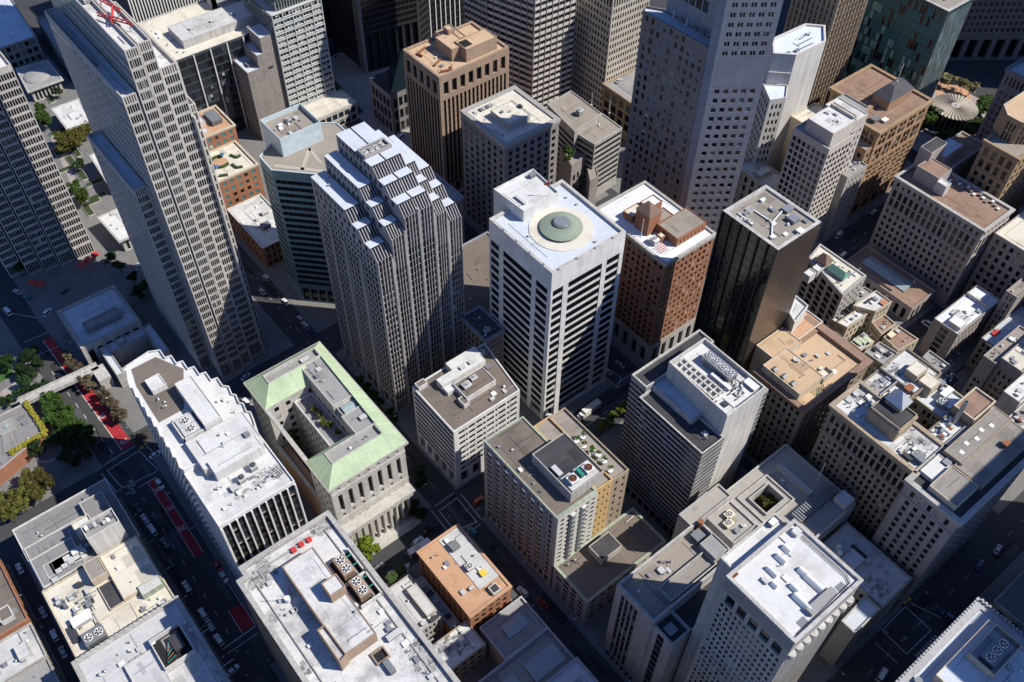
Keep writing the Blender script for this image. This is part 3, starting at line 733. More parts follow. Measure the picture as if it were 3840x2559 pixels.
b = Bld('civic_building', 'stone civic building with a columned front and pale green copper roofs around a planted court', 'civic building', BX(55, 156, 85, 211))
PS = wall('civic_stone', (.52, .50, .455), brick=(1.6, .9), mortar=.86, var=.16, streak=.2)
def wing(x0, y0, x1, y1, F, h=43.2): b.vol(BX(x0, y0, x1, y1), 0, h, PS, MATS['roof_grey'], F, 0)
fz = [Z(17.5), Z(19, 9, .35, 1, .75, d=.3), Z(22.5, 0, band=.9), Z(25.5, 7, .3, 1, .55, d=.35), Z(37, 7, .42, 1, .86, d=1.1, k='d', mull=3), Z(38.6, 0, band=.8), Z(42, 7, .3, 1, .55, d=.4, k='d'), Z(43.2)]
lz = [Z(42, 4, .3, 10, .45, k='d'), Z(43.2)]
wing(55.6, 156.6, 84, 170, {0: fz, 3: lz, 2: lz}); wing(72.5, 170, 84.4, 197, {3: [Z(42, 8, .3, 10, .45), Z(43.2)], 1: [Z(42, 8, .3, 10, .45), Z(43.2)]}); wing(55.6, 196.6, 84.4, 210.4, {0: [Z(42, 6, .35, 10, .45), Z(43.2)], 3: lz})
g = MB()                                       # entablature and columns of the portico
g.box(56.5, 153.2, 15.2, 83.2, 156.6, 17.8); g.box(55.8, 152.6, 17.8, 83.9, 156.6, 18.5); b.part('entablature', g, PS)
for i in range(10):
    g = MB(); x = 58 + i * 2.63; g.cyl(x, 154.6, 1.2, 14.2, .72, 12, 0, None, .6); g.box(x - .85, 153.75, .3, x + .85, 155.45, 1.2); g.box(x - .8, 153.8, 14.2, x + .8, 155.4, 15.2); b.part('column', g, PS)
g = MB()
for k in range(4): g.box(56 - k * .0, 151.6 - k * .5, 0, 83.6, 156.6, 1.0 - k * .22)
b.part('steps', g, PS)
def hip(name, m, pts): g = MB(); g.face(pts); b.part(name, g, MATS[m])
e, t = 43.25, 47.0                             # copper slopes: eave level and top level
def slope(m, a, c, d, f): hip('copper_slope', m, [(*a, e), (*c, e), (*d, t), (*f, t)])
ov = .7
slope('copper_side', (55 - ov + .6, 156 - .1), (84.6, 156 - .1), (79.5, 161.2), (60.2, 161.2))
slope('copper', (54.9, 170.1), (54.9, 155.9), (60.2, 161.2), (60.2, 166.4))
slope('copper_side', (72.5, 170.1), (54.9, 170.1), (60.2, 166.4), (72.5, 166.4))
slope('copper', (84.7, 155.9), (84.9, 210.9), (80.8, 206.5), (79.5, 161.2))
slope('copper_side', (84.9, 210.9), (54.9, 210.9), (60.4, 206.9), (80.8, 206.5))
slope('copper', (54.9, 210.9), (54.9, 196.2), (60.4, 202.2), (60.4, 206.9))
slope('copper_side', (54.9, 196.2), (73.3, 196.2), (74.6, 202.2), (60.4, 202.2))
for nm, (x0, y0, x1, y1), tz in (('roof', (60.2, 161.2, 79.4, 166.4), 45.9), ('roof', (60.4, 202.2, 80.8, 206.6), 45.9)):
    g = MB(); g.face([(*p, tz) for p in BX(x0, y0, x1, y1)]); b.part(nm, g, MATS['roof_grey'])
    g = MB(); g.ring(BX(x0, y0, x1, y1), BX(x0 + .35, y0 + .35, x1 - .35, y1 - .35), tz, t + .25); b.part('parapet', g, PS)
b.block(BX(72.6, 166.4, 80.2, 176), 43.2, 46.3, PS, MATS['roof_grey']); b.block(BX(73.6, 176, 80.6, 181), 43.2, 45.2, PS, MATS['roof_dark']); b.block(BX(72.6, 181, 80.8, 202.2), 43.2, 46.6, PS, MATS['roof_grey'])
b.skylight(74.6, 176.8, 79.8, 180.4, 44.9, .7); b.unit(78, 171, 2.2, 1.6, 1, 46); b.unit(75.6, 204.4, 3, 1.5, .9, 45.9); b.vents(6, 3, BX(73, 182, 80, 201), 46.3); b.vents(4, 5, BX(61, 162, 78, 166), 45.9)
b.vol(BX(65.2, 170.2, 72.4, 196.4), 0, 39, PS, MATS['roof_grey'], {3: [Z(37, 9, .4, 10, .5), Z(39)]}, .9, .5, WP)
g = MB(); g.box(55.6, 170, 0, 59, 196.6, 18.5); b.part('court_terrace', g, MATS['roof_terracotta'])
b.block(BX(55.4, 170, 56.2, 196.6), 18, 20.5, PS)
g = MB(); g.ring(BX(54.6, 155.6, 85.2, 211.2), BX(56, 157, 83.8, 209.8), 42.2, 43.22); b.part('cornice', g, PS)
b.done()

# ================================================================== lower left blocks
b = Bld('office_building', 'big white-roofed building at the bottom with a long rooftop penthouse and four ringed fans', 'office building', BX(16.8, 60, 47.2, 139))
h = 60; WB = MATS['brown_granite']
wl = [Z(8), Z(57, 34, .45, 16, .6, d=.5, fin=(.5, .35, 0), k='o'), Z(60, 0, band=1)]
pb = [at(s, h) for s in ('J1245,1440', 'J485,455', 'J0,770', 'I1570,820', 'I1565,905')]
x1 = (pb[0][0] + pb[1][0]) / 2
poly = [(16.8, 55), (x1, 55), (x1, pb[1][1]), (19.2, pb[1][1]), (19.2, 136.6), (16.8, 136.6)]
b.vol(poly, 0, h, WB, MATS['roof_white_dirty'], {0: [Z(8), Z(57, 14, .55, 16, .6), Z(60)], 5: wl, 1: wl}, 1.3, .9, MATS['pale_stone'], corn=(1.2, .5))
zr = 58.7
g = MB(); ii = inset(poly, 3.4); g.ring(ii, inset(ii, .35), zr, zr + .5); b.part('kerb', g, MATS['pale_stone'])
tp = [at(s, 63.6) for s in ('J595,1395', 'J810,1255', 'J380,685', 'J205,795')]
bx = BX(min(tp[0][0], tp[3][0]), tp[0][1], tp[1][0], tp[2][1])
b.block(bx, zr, 63.6, WB, MATS['roof_white_dirty'], 'penthouse', .25)
q1 = [at(s, 64.4) for s in ('J565,1440', 'J610,1385', 'J465,1190', 'J415,1225')]
b.block([q1[0], (q1[1][0], q1[1][1]), q1[2], q1[3]], zr, 64.4, WB, MATS['roof_white_dirty'], 'penthouse', .9)
q1 = [at(s, 68) for s in ('J505,1005', 'J600,930', 'J535,850', 'J440,915')]
b.block(BX((q1[0][0] + q1[3][0]) / 2, (q1[0][1] + q1[1][1]) / 2, (q1[1][0] + q1[2][0]) / 2, (q1[2][1] + q1[3][1]) / 2), 63.3, 67.4, WB, MATS['roof_white_dirty'], 'penthouse', .4)
for s0, s1, cc in (('J505,790', 'J680,840', ('J570,775', 'J603,817')), ('J600,930', 'J775,950', ('J677,915', 'J708,958'))):
    c1, c2 = at(cc[0], 62.4), at(cc[1], 62.4); cx, cy = (c1[0] + c2[0]) / 2, (c1[1] + c2[1]) / 2
    g = MB(); g.face([(*p, zr + .03) for p in BX(cx - 2.6, cy - 4.2, cx + 4, cy + 4.2)]); b.part('roof_well', g, M('black'))
    b.unit(cx, cy, 3.2, 6.2, 3.4, zr, 2, MATS['brown_granite'], name='cooling_tower')
    for k in (-1.6, 1.6):
        g = MB(); g.tube((cx - 1, cy + k, zr + 3), (cx + 3.6, cy + k, zr + 3), .16); b.part('pipe_run', g, M('green_pipe'))
    g = MB(); g.box(cx - 2.6, cy - 4.7, zr, cx + 4, cy - 4.2, zr + 1.6); g.box(cx + 3.8, cy - 4.7, zr, cx + 4.2, cy + 4.6, zr + 1.6); b.part('screen_wall', g, MATS['white_plaster'])
for s in ('J262,702', 'J312,665', 'J363,635'):
    x, y = at(s, 59.4); g = MB(); g.box(x - .7, y - .7, zr, x + .7, y + .7, zr + 1); b.part('roof_hatch', g, M('red_paint'))
x, y = at('J920,1260', 59.5); b.unit(x, y, 4.2, 1.6, 1.5, zr); x, y = at('J885,1220', 59.5); b.unit(x, y, 1.2, 1.2, 1, zr, m=M('galv'))
x, y = at('J890,1470', 59.5); b.unit(x, y, 1.6, 4, 1.5, zr, m=M('pipe_grey'))
x, y = at('J830,1395', 59); g = MB(); g.ring(BX(x - 2, y - 1.8, x + 2, y + 1.8), BX(x - 1.6, y - 1.4, x + 1.6, y + 1.4), zr, zr + .8); g.face([(*p, zr + .04) for p in BX(x - 1.6, y - 1.4, x + 1.6, y + 1.4)], 1); b.part('light_well', g, [WB, M('black')])
x, y = at('J225,1030', 59.5); g = MB(); g.cyl(x, y, zr, zr + 2, .8, 12); g.tube((x - .2, y, zr + 2), (x - 4, y + 2.6, zr + 3), .1); b.part('roof_vessel', g, M('white_metal'))
x, y = at('J235,965', 59.5); g = MB(); g.tube((x, y, zr), (x, y, zr + 2.2), .1); g.tube((x, y, zr + 2.2), (x + 2.5, y, zr + 2.2), .1); g.tube((x, y, zr + 1), (x, y - 2, zr + 1), .1); b.part('davit', g, M('red_paint'))
for s in ('J285,1090', 'J265,1100', 'J320,1030'):
    x, y = at(s, 59.3); b.unit(x, y, 1.3, 1.1, .8, zr)
[b.grime(*at(s, 58.7), r_, n_, MATS['roof_white_dirty'], zr) for s, r_, n_ in (('J60,840', 4, 70), ('J30,930', 2.5, 30), ('J450,545', 3.5, 40), ('J1130,1390', 4.5, 80), ('J1060,1350', 2.5, 30), ('J120,1150', 1.6, 14), ('J330,1480', 2, 16))]; b.vents(12, 12, BX(21, 62, 24.5, 134), zr); b.vents(12, 13, BX(41, 62, 44.5, 120), zr); b.vents(3, 15, bx, 63.35); b.done()

b = Bld('office_building', 'cream old office building at lower left with grey stepped terraces and crowded rooftop plant', 'office building', BX(-31, 163, 1.5, 225))
CP = MATS['cream_plaster']
fr = [Z(17, 16, .45, 4, .55), Z(18)]
b.vol(BX(-31, 163.2, 1.4, 196.2), 0, 18, CP, MATS['roof_cream'], {1: fr, 0: fr, 3: fr}, .6, .5)
b.vol(BX(-30.6, 196.2, 2.1, 224.8), 0, 17, CP, MATS['roof_gravel'], {1: fr, 2: fr, 3: fr}, .6, .4, MATS['white_plaster'])
for i, r in enumerate(((-30, 196.8, -9, 215), (-30, 196.8, -16, 209), (-9, 206, -1, 219))): b.block(BX(*r), 16.4, 17.6 + .9 * i, MATS['white_plaster'], MATS['roof_gravel'], 'penthouse', .35)
st = [at(s, 27) for s in ('I610,600', 'I775,515', 'I740,450', 'I590,540')]
sx0, sx1, sy0, sy1 = -9.5, -1.0, 199.5, 205.5
b.block(BX(-11.8, 197, -1.0, 203.4), 17, 29, MATS['white_plaster'], MATS['roof_grey'], 'penthouse', .9)
b.block(BX(-14, 205, -8, 210.5), 17, 23, CP, MATS['roof_white'], 'penthouse', .8)
rnd = random.Random(5)
for k in range(7): b.unit(-10.4 + k * 1.35, 200.4 + rnd.uniform(-1, 1), 1.0, rnd.uniform(.8, 2), rnd.uniform(1, 2), 28.1, m=M(rnd.choice(('galv', 'unit', 'white_metal'))))
for k in range(7): b.unit(-26 + k * 2.2, 197.6 + k * .9 + rnd.uniform(-1, 1), 1.8, 1.5, rnd.uniform(1.2, 2.2), 17.6, m=M(rnd.choice(('galv', 'unit', 'white_metal', 'dark_metal'))))
b.block(BX(-27.5, 199, -14.5, 204.5), 17, 18.4, MATS['white_plaster'], MATS['roof_white'], 'penthouse', .25)
b.block(BX(-11.6, 176.5, 1.0, 195.6), 17.4, 19.4, CP, MATS['roof_cream'], 'penthouse', .3)
b.block(BX(-17, 187.5, -11.8, 195), 17.4, 21.4, CP, MATS['roof_plank'], 'penthouse', .3)
b.block(BX(-16.5, 176.5, -11.8, 186.5), 17.4, 18.2, CP, MATS['roof_dark'], 'penthouse', .25)
b.block(BX(-6.5, 173.5, .6, 177.6), 17.4, 20, MATS['copper_wall'], MATS['roof_greywhite'], 'penthouse', .1)
b.block(BX(-21, 165.5, -10.5, 175), 17.4, 18.6, CP, MATS['roof_cream'], 'penthouse', .25)
b.unit(-23.6, 170.6, 6.4, 4.6, 3.2, 17.4, 2, M('pipe_grey'), name='cooling_tower'); b.unit(-24.6, 178.8, 6, 3.4, 2.4, 17.4, m=M('white_metal')); b.unit(-28.4, 176, 2, 6, 1.2, 17.4, m=M('dark_metal'))
for k in range(14):
    x, y = -28.5 + rnd.uniform(0, 9), 182 + rnd.uniform(0, 9); b.unit(x, y, rnd.uniform(.8, 2), rnd.uniform(.8, 2), rnd.uniform(.8, 2.2), 17.4, m=M(rnd.choice(('galv', 'unit', 'pipe_grey', 'dark_metal', 'white_metal'))))
for k in range(8):
    g = MB(); x, y = -28 + rnd.uniform(0, 8), 176 + rnd.uniform(0, 14); d = rnd.uniform(3, 7); z = 18 + rnd.uniform(.4, 1.6); g.tube((x, y, z), (x + (d if k % 2 else 0), y + (0 if k % 2 else -d), z), .2, 8); g.tube((x, y, 17.4), (x, y, z), .2, 8); b.part('duct', g, M('galv'))
[b.grime(x_, y_, r_, n_, MATS['roof_cream'], 17.4) for x_, y_, r_, n_ in ((-3, 167, 2.4, 30), (-6, 165.4, 2, 24), (-26, 164.6, 2.4, 30), (-20, 164.4, 2, 20), (-12, 172, 1.2, 8))]; b.vents(16, 21, BX(-10, 164, 0, 175), 17.4); b.vents(14, 22, BX(-28, 206, 0, 223), 16.4); b.vents(5, 23, BX(-10, 179, 0, 194), 19.1)
b.done()
b = Bld('old_building', 'grey-roofed building at the bottom left edge with a scalloped cornice and open plant well', 'building', BX(-31, 125, 1.5, 163))
b.vol(BX(-31, 120, 1.5, 162.6), 0, 26, CP, MATS['roof_greywhite'], {1: fr, 2: fr, 3: fr}, .5, .8, MATS['pale_stone'], corn=(1.2, .8))
for k in range(22):
    g = MB(); x = -30 + k * 1.5; g.cyl(x, 163.0, 25.3, 26.2, .5, 8); b.part('scallop', g, MATS['pale_stone'])
b.block(BX(-11, 143, -1.5, 154), 25.5, 28.4, MATS['white_plaster'], M('black'), 'penthouse', 2.2)
b.unit(-4.6, 148.6, 3, 5, 2, 26.4, m=M('dark_metal')); b.block(BX(-20, 138, -11, 152), 25.5, 27, MATS['white_plaster'], MATS['roof_greywhite'], 'penthouse', .2)
for k in range(7):
    g = MB(); g.tube((-10 + k * .5, 144 + k, 27), (-6.5, 144 + k * 1.3, 27.6), .16); b.part('pipe_run', g, M('green_pipe' if k % 2 else 'rust'))
b.vents(14, 31, BX(-1, 126, 1, 160), 25.5); b.vents(10, 32, BX(-28, 152, -3, 161), 25.5); b.done()
for i, (lab, y0, y1, h, rm) in enumerate((('brown flat roof with a brick parapet on the left edge across the alley', 196, 225, 9, 'roof_brown'), ('pale grey roof on the left edge just below the brown flat roof', 181, 195, 8, 'roof_greywhite'),
                                          ('tan-trimmed grey roof at the lower left corner', 162, 180, 9, 'roof_grey'), ('grey roof in the extreme lower left corner', 130, 161, 8, 'roof_greywhite'))):
    b = Bld('low_building', lab, 'building', BX(-80, y0, -38.8, y1))
    b.vol(BX(-80, y0, -38.8, y1), 0, h, MATS['red_brick' if i == 0 else 'warm_stone'], MATS[rm], {1: [Z(h, 8, .5, 2, .55)]}, .8, .5, MATS['red_brick' if i == 0 else 'pale_stone'])
    b.block(BX(-46, y0 + 3, -42, y0 + 8), h - .8, h + 1.5, MATS['white_plaster'], MATS[rm]); b.vents(8, 40 + i, BX(-52, y0 + 1, -40, y1 - 1)); b.done()
# ================================================================== CENTRE
WC, WP, PS = MATS['white_concrete'], MATS['white_plaster'], MATS['pale_stone']
b = Bld('office_tower', 'white concrete tower with dark strip windows and a round green copper dome on its roof', 'office tower', BX(146, 157, 179, 190.5))
cr = [(.025, .165), (.235, .70), (.765, .945)]
st = [Z(6.5, cx=cr, ny=1, hh=.75, d=1.6, sp=.3, k='k'), Z(73.5, cx=cr, ny=17, hh=.56, d=.4, sp=.22, k='k', sill=.26), Z(82.5)]
b.vol([(146.2, 157), (178.9, 156.7), (179.6, 190.8), (146.3, 190.5)], 0, 82.5, WC, MATS['roof_bluewhite'], {0: st, 3: st, 1: st}, 1.1, 1.1, MATS['light_concrete'])
zr = 81.4
b.block([(155.2, 182.8), (171, 182.8), (172, 198), (154.2, 198)], 40, 86.5, WC, MATS['roof_white'], 'penthouse', .9)
g = MB(); cx, cy = 163.2, 172.2; n = 48
def circ(r, z, cx=cx, cy=cy, n=n): return [(cx + r * math.cos(6.2832 * i / n), cy + r * math.sin(6.2832 * i / n), z) for i in range(n)]
g.face(circ(11.1, zr + .25)); a, c = circ(11.1, zr), circ(11.1, zr + .25)
for i in range(n): g.face([a[i], a[(i + 1) % n], c[(i + 1) % n], c[i]])
b.part('roof_disc', g, MATS['roof_cream'])
roofm('dome_copper', (.27, .315, .25), (.18, .24, .18), .4, .1)
g = MB(); prof = [(7.3, zr + .9), (7.4, zr + 1.2), (5.2, zr + 2.0), (3.0, zr + 2.6)]; rings = [circ(r, z) for r, z in prof]
for k in range(3):
    for i in range(n): g.face([rings[k][i], rings[k][(i + 1) % n], rings[k + 1][(i + 1) % n], rings[k + 1][i]])
for i in range(n):                              # standing seams
    p, q = Vector(rings[1][i]), Vector(rings[3][i]); t = Vector((-(p.y - cy), p.x - cx, 0)).normalized() * .05; u_ = Vector((0, 0, .12))
    g.face([p - t + u_, p + t + u_, q + t + u_, q - t + u_]); g.face([p - t, p - t + u_, q - t + u_, q - t]); g.face([p + t + u_, p + t, q + t, q + t + u_])
dm = b.part('dome', g, MATS['dome_copper'])
g = MB(); a, c = circ(6.9, zr), circ(6.9, zr + .95)
for i in range(n): g.face([a[i], a[(i + 1) % n], c[(i + 1) % n], c[i]])
b.part('dome_drum', g, M('black'))
g = MB(); g.cyl(cx, cy, zr + 2.4, zr + 3.3, 2.9, 32); g.cyl(cx, cy, zr + 3.3, zr + 3.6, 2.5, 32); g.build('lantern', M('galv'), dm)
b.mast(167.5, 183.6, 8, 85.6, .07, 'flagpole')
g = MB(); g.face([(167.4, 183.6, 92.3), (165.6, 184.6, 92.2), (165.6, 184.6, 91), (167.4, 183.6, 91)]); g.face([(167.4, 183.6, 91), (165.6, 184.6, 91), (165.6, 184.6, 92.2), (167.4, 183.6, 92.3)]); b.part('flag', g, M('red_paint'))
b.unit(169.5, 195.4, 2.4, 1.6, 1.6, 85.6, m=M('galv')); b.unit(158, 188, .8, 5, 1, 85.6); b.unit(155.8, 186.4, 1.6, .8, .8, 85.6)
for (x, y) in ((152, 176), (175, 183), (168, 160), (175.5, 178)): b.unit(x, y, .8, .5, .7, zr)
for k in range(8):
    g = MB(); x, y = [(149 + k * 8, 157.2), (146.6, 162 + (k - 4) * 7)][k > 3]; g.cyl(x, y, 82.5, 82.7, .45, 12); b.part('davit_socket', g, M('pipe_grey'))
b.done()

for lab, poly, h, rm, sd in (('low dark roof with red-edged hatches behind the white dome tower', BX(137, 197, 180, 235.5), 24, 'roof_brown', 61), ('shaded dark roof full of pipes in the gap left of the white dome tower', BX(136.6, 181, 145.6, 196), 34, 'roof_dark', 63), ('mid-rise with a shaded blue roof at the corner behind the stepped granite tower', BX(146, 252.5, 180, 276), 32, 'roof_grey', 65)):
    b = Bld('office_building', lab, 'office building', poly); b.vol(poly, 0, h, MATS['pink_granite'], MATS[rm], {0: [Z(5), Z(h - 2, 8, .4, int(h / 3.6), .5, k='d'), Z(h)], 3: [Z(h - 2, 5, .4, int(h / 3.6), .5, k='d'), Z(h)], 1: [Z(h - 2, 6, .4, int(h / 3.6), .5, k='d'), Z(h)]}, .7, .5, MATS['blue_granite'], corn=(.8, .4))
    x0, y0 = poly[0]; x1, y1 = poly[2]
    if sd == 61:
        b.unit(143, 222, 3, 3, 1.8, None, 1, M('galv')); b.unit(146, 226, 2, 2, 1.2, None, 0, M('red_paint'))
        for k in range(9): g = MB(); xx, yy = 140 + (k * 3.7) % 12, 212 + (k * 5.1) % 20; g.box(xx, yy, h - .7, xx + 1.1, yy + 1.1, h - .3); b.part('roof_hatch', g, M('white_metal'))
    if sd == 63:
        for k in range(8): g = MB(); g.bar((137.5 + k, 182, h - .4), (137.5 + k, 194, h - .4), .18, .5); b.part('pipe_run', g, M('pipe_grey'))
        b.unit(140, 184, 3, 2, 1.6, None, 0, M('galv'))
    b.vents(10, sd); b.done()
# the stepped bay-window tower
b = Bld('office_tower', 'grey granite tower of vertical bays stepping up in glazed terraces, lit on its right side', 'office tower', BX(104, 195.4, 136, 234))
GG = MATS['grey_granite']; wall('bay_granite', (.34, .32, .31), brick=(1.6, 3.1, 0), mortar=.8, var=.1, streak=.1); BG = MATS['bay_granite']
strips = [(104, 109.6, 83.5, 4), (110.2, 115.2, 90, 4), (115.8, 121.1, 96.2, 4), (121.7, 127, 96.2, 4), (127.6, 132.2, 90.5, 4), (132.8, 138, 85, 4)]
for i, (x0, x1, zt, nb) in enumerate(strips):
    mid = i in (2, 3)
    dk = i in (1, 2, 3, 4)
    fz = [Z(8, nb, .7, 1, .8, m=.3, d=1, k='k'), Z(zt - 14, nb, .66 if not dk else .8, int((zt - 22) / 3.05), .6 if not dk else .72, m=.35, d=.5, sp=.15, k='d', fin=(.22, .3, 0)), Z(zt, nb, .64, 5, .6, m=.35, d=.5, sp=.15, k='d', fin=(.3, .45, 0))]
    lz = None
    if i == 0: lz = [Z(8, 9, .7, 1, .8, d=.8, k='k'), Z(zt - 8, 18, .62, int((zt - 16) / 3.05), .66, d=.06, k='k', fin=(.25, .22, 0)), Z(zt, 18, .55, 3, .6, d=.45, k='d')]
    ys = 195.4 - (.0 if i in (0, 5) else .0)
    b.vol(BX(x0, ys, x1, 234), 0, zt, BG, MATS['roof_bluewhite'], {0: fz, 3: lz}, 0)
    z, y, rise = zt, ys, (3.5 if i in (0, 5) else 3.3)
    for k in range(3):
        dy = 3.4; fl = 3.5
        g = MB()                                # raking louvred glazing between fins, then a flat shelf
        g.face([(x0, y, z), (x1, y, z), (x1, y + dy, z + rise), (x0, y + dy, z + rise)], 1)
        nf = 6 if not mid else 6
        for f in range(nf):
            xx = x0 + (x1 - x0 - .3) * f / (nf - 1); o = .75
            g.face([(xx, y - .05, z), (xx + .3, y - .05, z), (xx + .3, y + dy - .7, z + rise + .1), (xx, y + dy - .7, z + rise + .1)], 0)
            g.face([(xx, y + .2, z), (xx, y - .05, z), (xx, y + dy - .7, z + rise + .1), (xx, y + dy + .2, z + rise)], 0)
            g.face([(xx + .3, y - .05, z), (xx + .3, y + .2, z), (xx + .3, y + dy + .2, z + rise), (xx + .3, y + dy - .7, z + rise + .1)], 0)
        b.part('raked_glazing', g, [BG, GL[0]])
        b.vol(BX(x0, y + dy, x1, 234), z, z + rise, BG, MATS['roof_bluewhite'], {3: [Z(z + rise, 9, .5, 1, .6, d=.3, k='d')]}, 0)
        g = MB(); g.face([(x0 - .05, y, z), (x0 - .05, y + dy, z + rise), (x0 - .05, y + dy, z)]); b.part('cheek', g, BG); g = MB(); g.face([(x1 + .05, y, z), (x1 + .05, y + dy, z), (x1 + .05, y + dy, z + rise)]); b.part('cheek', g, BG)
        y += dy + fl; z += rise
    if mid and i == 2:
        b.block(BX(115.8, 218, 127, 226), z, z - 1 + .2, BG, None)
    if i == 2:
        g = MB(); zz = z + .02
        g.ring(BX(116.2, y + .5, 126.6, y + 5.5), BX(116.8, y + 1, 126, y + 5), zz, zz + 1.2); g.face([(*p, zz + .05) for p in BX(116.8, y + 1, 126, y + 5)], 1)
        g.bar((116.8, y + 1, zz + .9), (126, y + 5, zz + .9), .4, .3); g.bar((116.8, y + 5, zz + .9), (126, y + 1, zz + .9), .4, .3); b.part('open_frame', g, [BG, M('black')])
        for f in range(4): b.unit(118 + f * 2.1, y + 3, 1.5, 2.6, .8, zz, 1)
    if i in (0, 1, 5): b.vents(2, 60 + i, BX(x0 + .5, y + 2, x1 - .5, 232), z)
for k in range(5):
    g = MB(); x = (109.9, 115.5, 121.4, 127.3, 132.5)[k]; g.box(x - .3, 195.0, 0, x + .3, 230, (82, 91, 97, 92, 86)[k]); b.part('rounded_pier', g, BG)
g = MB()
for y in (206, 216, 225): g.box(103.3, y - .6, 0, 104.0, y + .6, 78)
b.part('pier', g, BG); b.done()

b = Bld('office_building', 'white strip-windowed mid-rise with a brown roof and white penthouses', 'office building', BX(102, 153.7, 131, 178.6))
st = [Z(9, 5, .62, 1, .82, d=1.4, k='k'), Z(35, cx=[(.03, .97)], ny=9, hh=.5, d=.8, k='k', sill=.28), Z(36)]
sr = [Z(9, 5, .62, 1, .82, d=1.4, k='k'), Z(34.6, cx=[(.07, .16), (.17, .2), (.215, .31), (.33, .42), (.43, .47), (.49, .60), (.62, .65), (.665, .78), (.80, .84), (.85, .955)], ny=8, hh=.42, d=.6, k='d', sill=.32), Z(36)]
b.vol([(102, 153.7), (131.1, 153.7), (134.8, 178.8), (102.1, 178.6)], 0, 36, WC, MATS['roof_brown'], {0: sr, 3: st}, .5, .5)
zr = 35.5
b.block(BX(109.6, 170.4, 128.8, 174.2), zr, 38.6, WP, MATS['roof_white'], 'penthouse', .1); b.block(BX(116.5, 174.2, 129.4, 178.2), zr, 38.6, WP, MATS['roof_white'], 'penthouse', .1)
b.block(BX(113.2, 161.2, 126.2, 169.2), zr, 38.2, WP, MATS['roof_brown'], 'penthouse', .35); b.block(BX(109.8, 167.5, 113.2, 170.4), zr, 37.4, WP, MATS['roof_white'], 'penthouse', .1); b.block(BX(111, 159.6, 113.4, 163.4), zr, 37.6, WP, MATS['roof_brown'], 'penthouse', .2)
b.block(BX(103, 175.6, 106.8, 178.2), zr, 37.6, WP, MATS['roof_brown'], 'penthouse', .1)
b.unit(116.5, 165.5, 3, 2.4, 1.3, 37.9, 1); b.unit(120.4, 166.6, 2.4, 1.8, 1.1, 37.9, 1); b.unit(130.6, 175, 3, 2.6, 1.8, zr, 1, M('pipe_grey')); b.unit(128.8, 168.8, 2.4, 2, 1.2, zr, m=M('pipe_grey')); b.unit(120, 172.6, 2, 1.4, .8, 38.5); b.unit(124, 172.6, 2, 1.4, .8, 38.5)
b.vents(8, 70, BX(104, 155, 130, 160)); b.done()

b = Bld('hotel', 'green-trimmed hotel with bay windows, an ochre side wall and planters on its roof terrace', 'hotel', BX(103.4, 102, 133.5, 138))
wall('hotel_wall', (.42, .385, .35), var=.12, streak=.15); wall('hotel_white', (.60, .58, .53), var=.1, streak=.12); HW = MATS['hotel_wall']
lf = [Z(6, 12, .6, 1, .7, k='k'), Z(46, 16, .62, 13, .56, m=1.4, d=.5, k='s'), Z(47)]
b.vol([(103.4, 102.4), (119.6, 102), (119.6, 138.4), (103.4, 138.6)], 0, 47, HW, MATS['roof_brown'], {0: None, 3: lf}, .5, .55, MATS['copper_wall'])
b.vol([(103.45, 101.5), (119.5, 101.1), (119.5, 102.0), (103.45, 102.4)], 16, 46.96, MATS['hotel_white'], MATS['copper_wall'], {0: [Z(17), Z(46, 6, .48, 11, .5, m=.5, k='w'), Z(47)]}, 0)
for k in range(7):                               # projecting bays
    y = 107 + k * 4.3; g = MB(); z0 = 6
    g.prism([(102.3, y + .5), (103.5, y - .3), (103.5, y + 2.7), (102.3, y + 1.9)], 7, 45.5); bb = b.part('bay', g, MATS['copper_wall'] if False else HW)
    g = MB()
    for f in range(13):
        zz = 7.6 + f * 2.95; g.face([(102.28, y + 1.8, zz), (102.28, y + .6, zz), (102.28, y + .6, zz + 1.5), (102.28, y + 1.8, zz + 1.5)]); 
        n_ = Vector((-.55, -.84)); g.face([(102.4, y + .42, zz), (103.35, y - .22, zz), (103.35, y - .22, zz + 1.5), (102.4, y + .42, zz + 1.5)]) if False else None
    g.build('bay_glazing', GL[1], bb)
b.vol([(119.6, 102), (126.4, 101.7), (126.4, 133), (119.6, 133)], 0, 47, MATS['ochre_plaster'], MATS['roof_taupe'], {0: [Z(16), Z(46, 3, .26, 7, .34, m=.5, k='d'), Z(47)]}, .9, .4)
b.vol([(126.4, 101.9), (133.4, 101.6), (133.4, 133), (126.4, 133)], 0, 46, MATS['buff_stone'], MATS['roof_taupe'], {0: [Z(16), Z(45, 2, .3, 7, .4, m=.5, k='d'), Z(46)]}, .9, .4)
g = MB()                                          # green framed bays on the front
for x in (108.2, 112.6): g.prism([(x, 101.5), (x + .4, 100.5), (x + 1.7, 100.5), (x + 2.1, 101.5)], 17, 45)
bb = b.part('bay', g, MATS['hotel_white']); g = MB()
for x in (108.2, 112.6):
    for f in range(10):
        zz = 18 + f * 2.7; g.face([(x + .45, 100.48, zz), (x + 1.65, 100.48, zz), (x + 1.65, 100.48, zz + 1.7), (x + .45, 100.48, zz + 1.7)])
g.build('bay_glazing', GL[7], bb)
zr = 46.5; q = P('K420,355 K625,180 G385,1345 K170,65', 51.5)
b.block(BX((q[0][0] + q[3][0]) / 2, (q[0][1] + q[1][1]) / 2, (q[1][0] + q[2][0]) / 2, (q[2][1] + q[3][1]) / 2), zr, 51.5, PS, MATS['roof_dark'], 'penthouse', .4)
x0, y0, x1, y1 = (q[0][0] + q[3][0]) / 2, (q[0][1] + q[1][1]) / 2, (q[1][0] + q[2][0]) / 2, (q[2][1] + q[3][1]) / 2
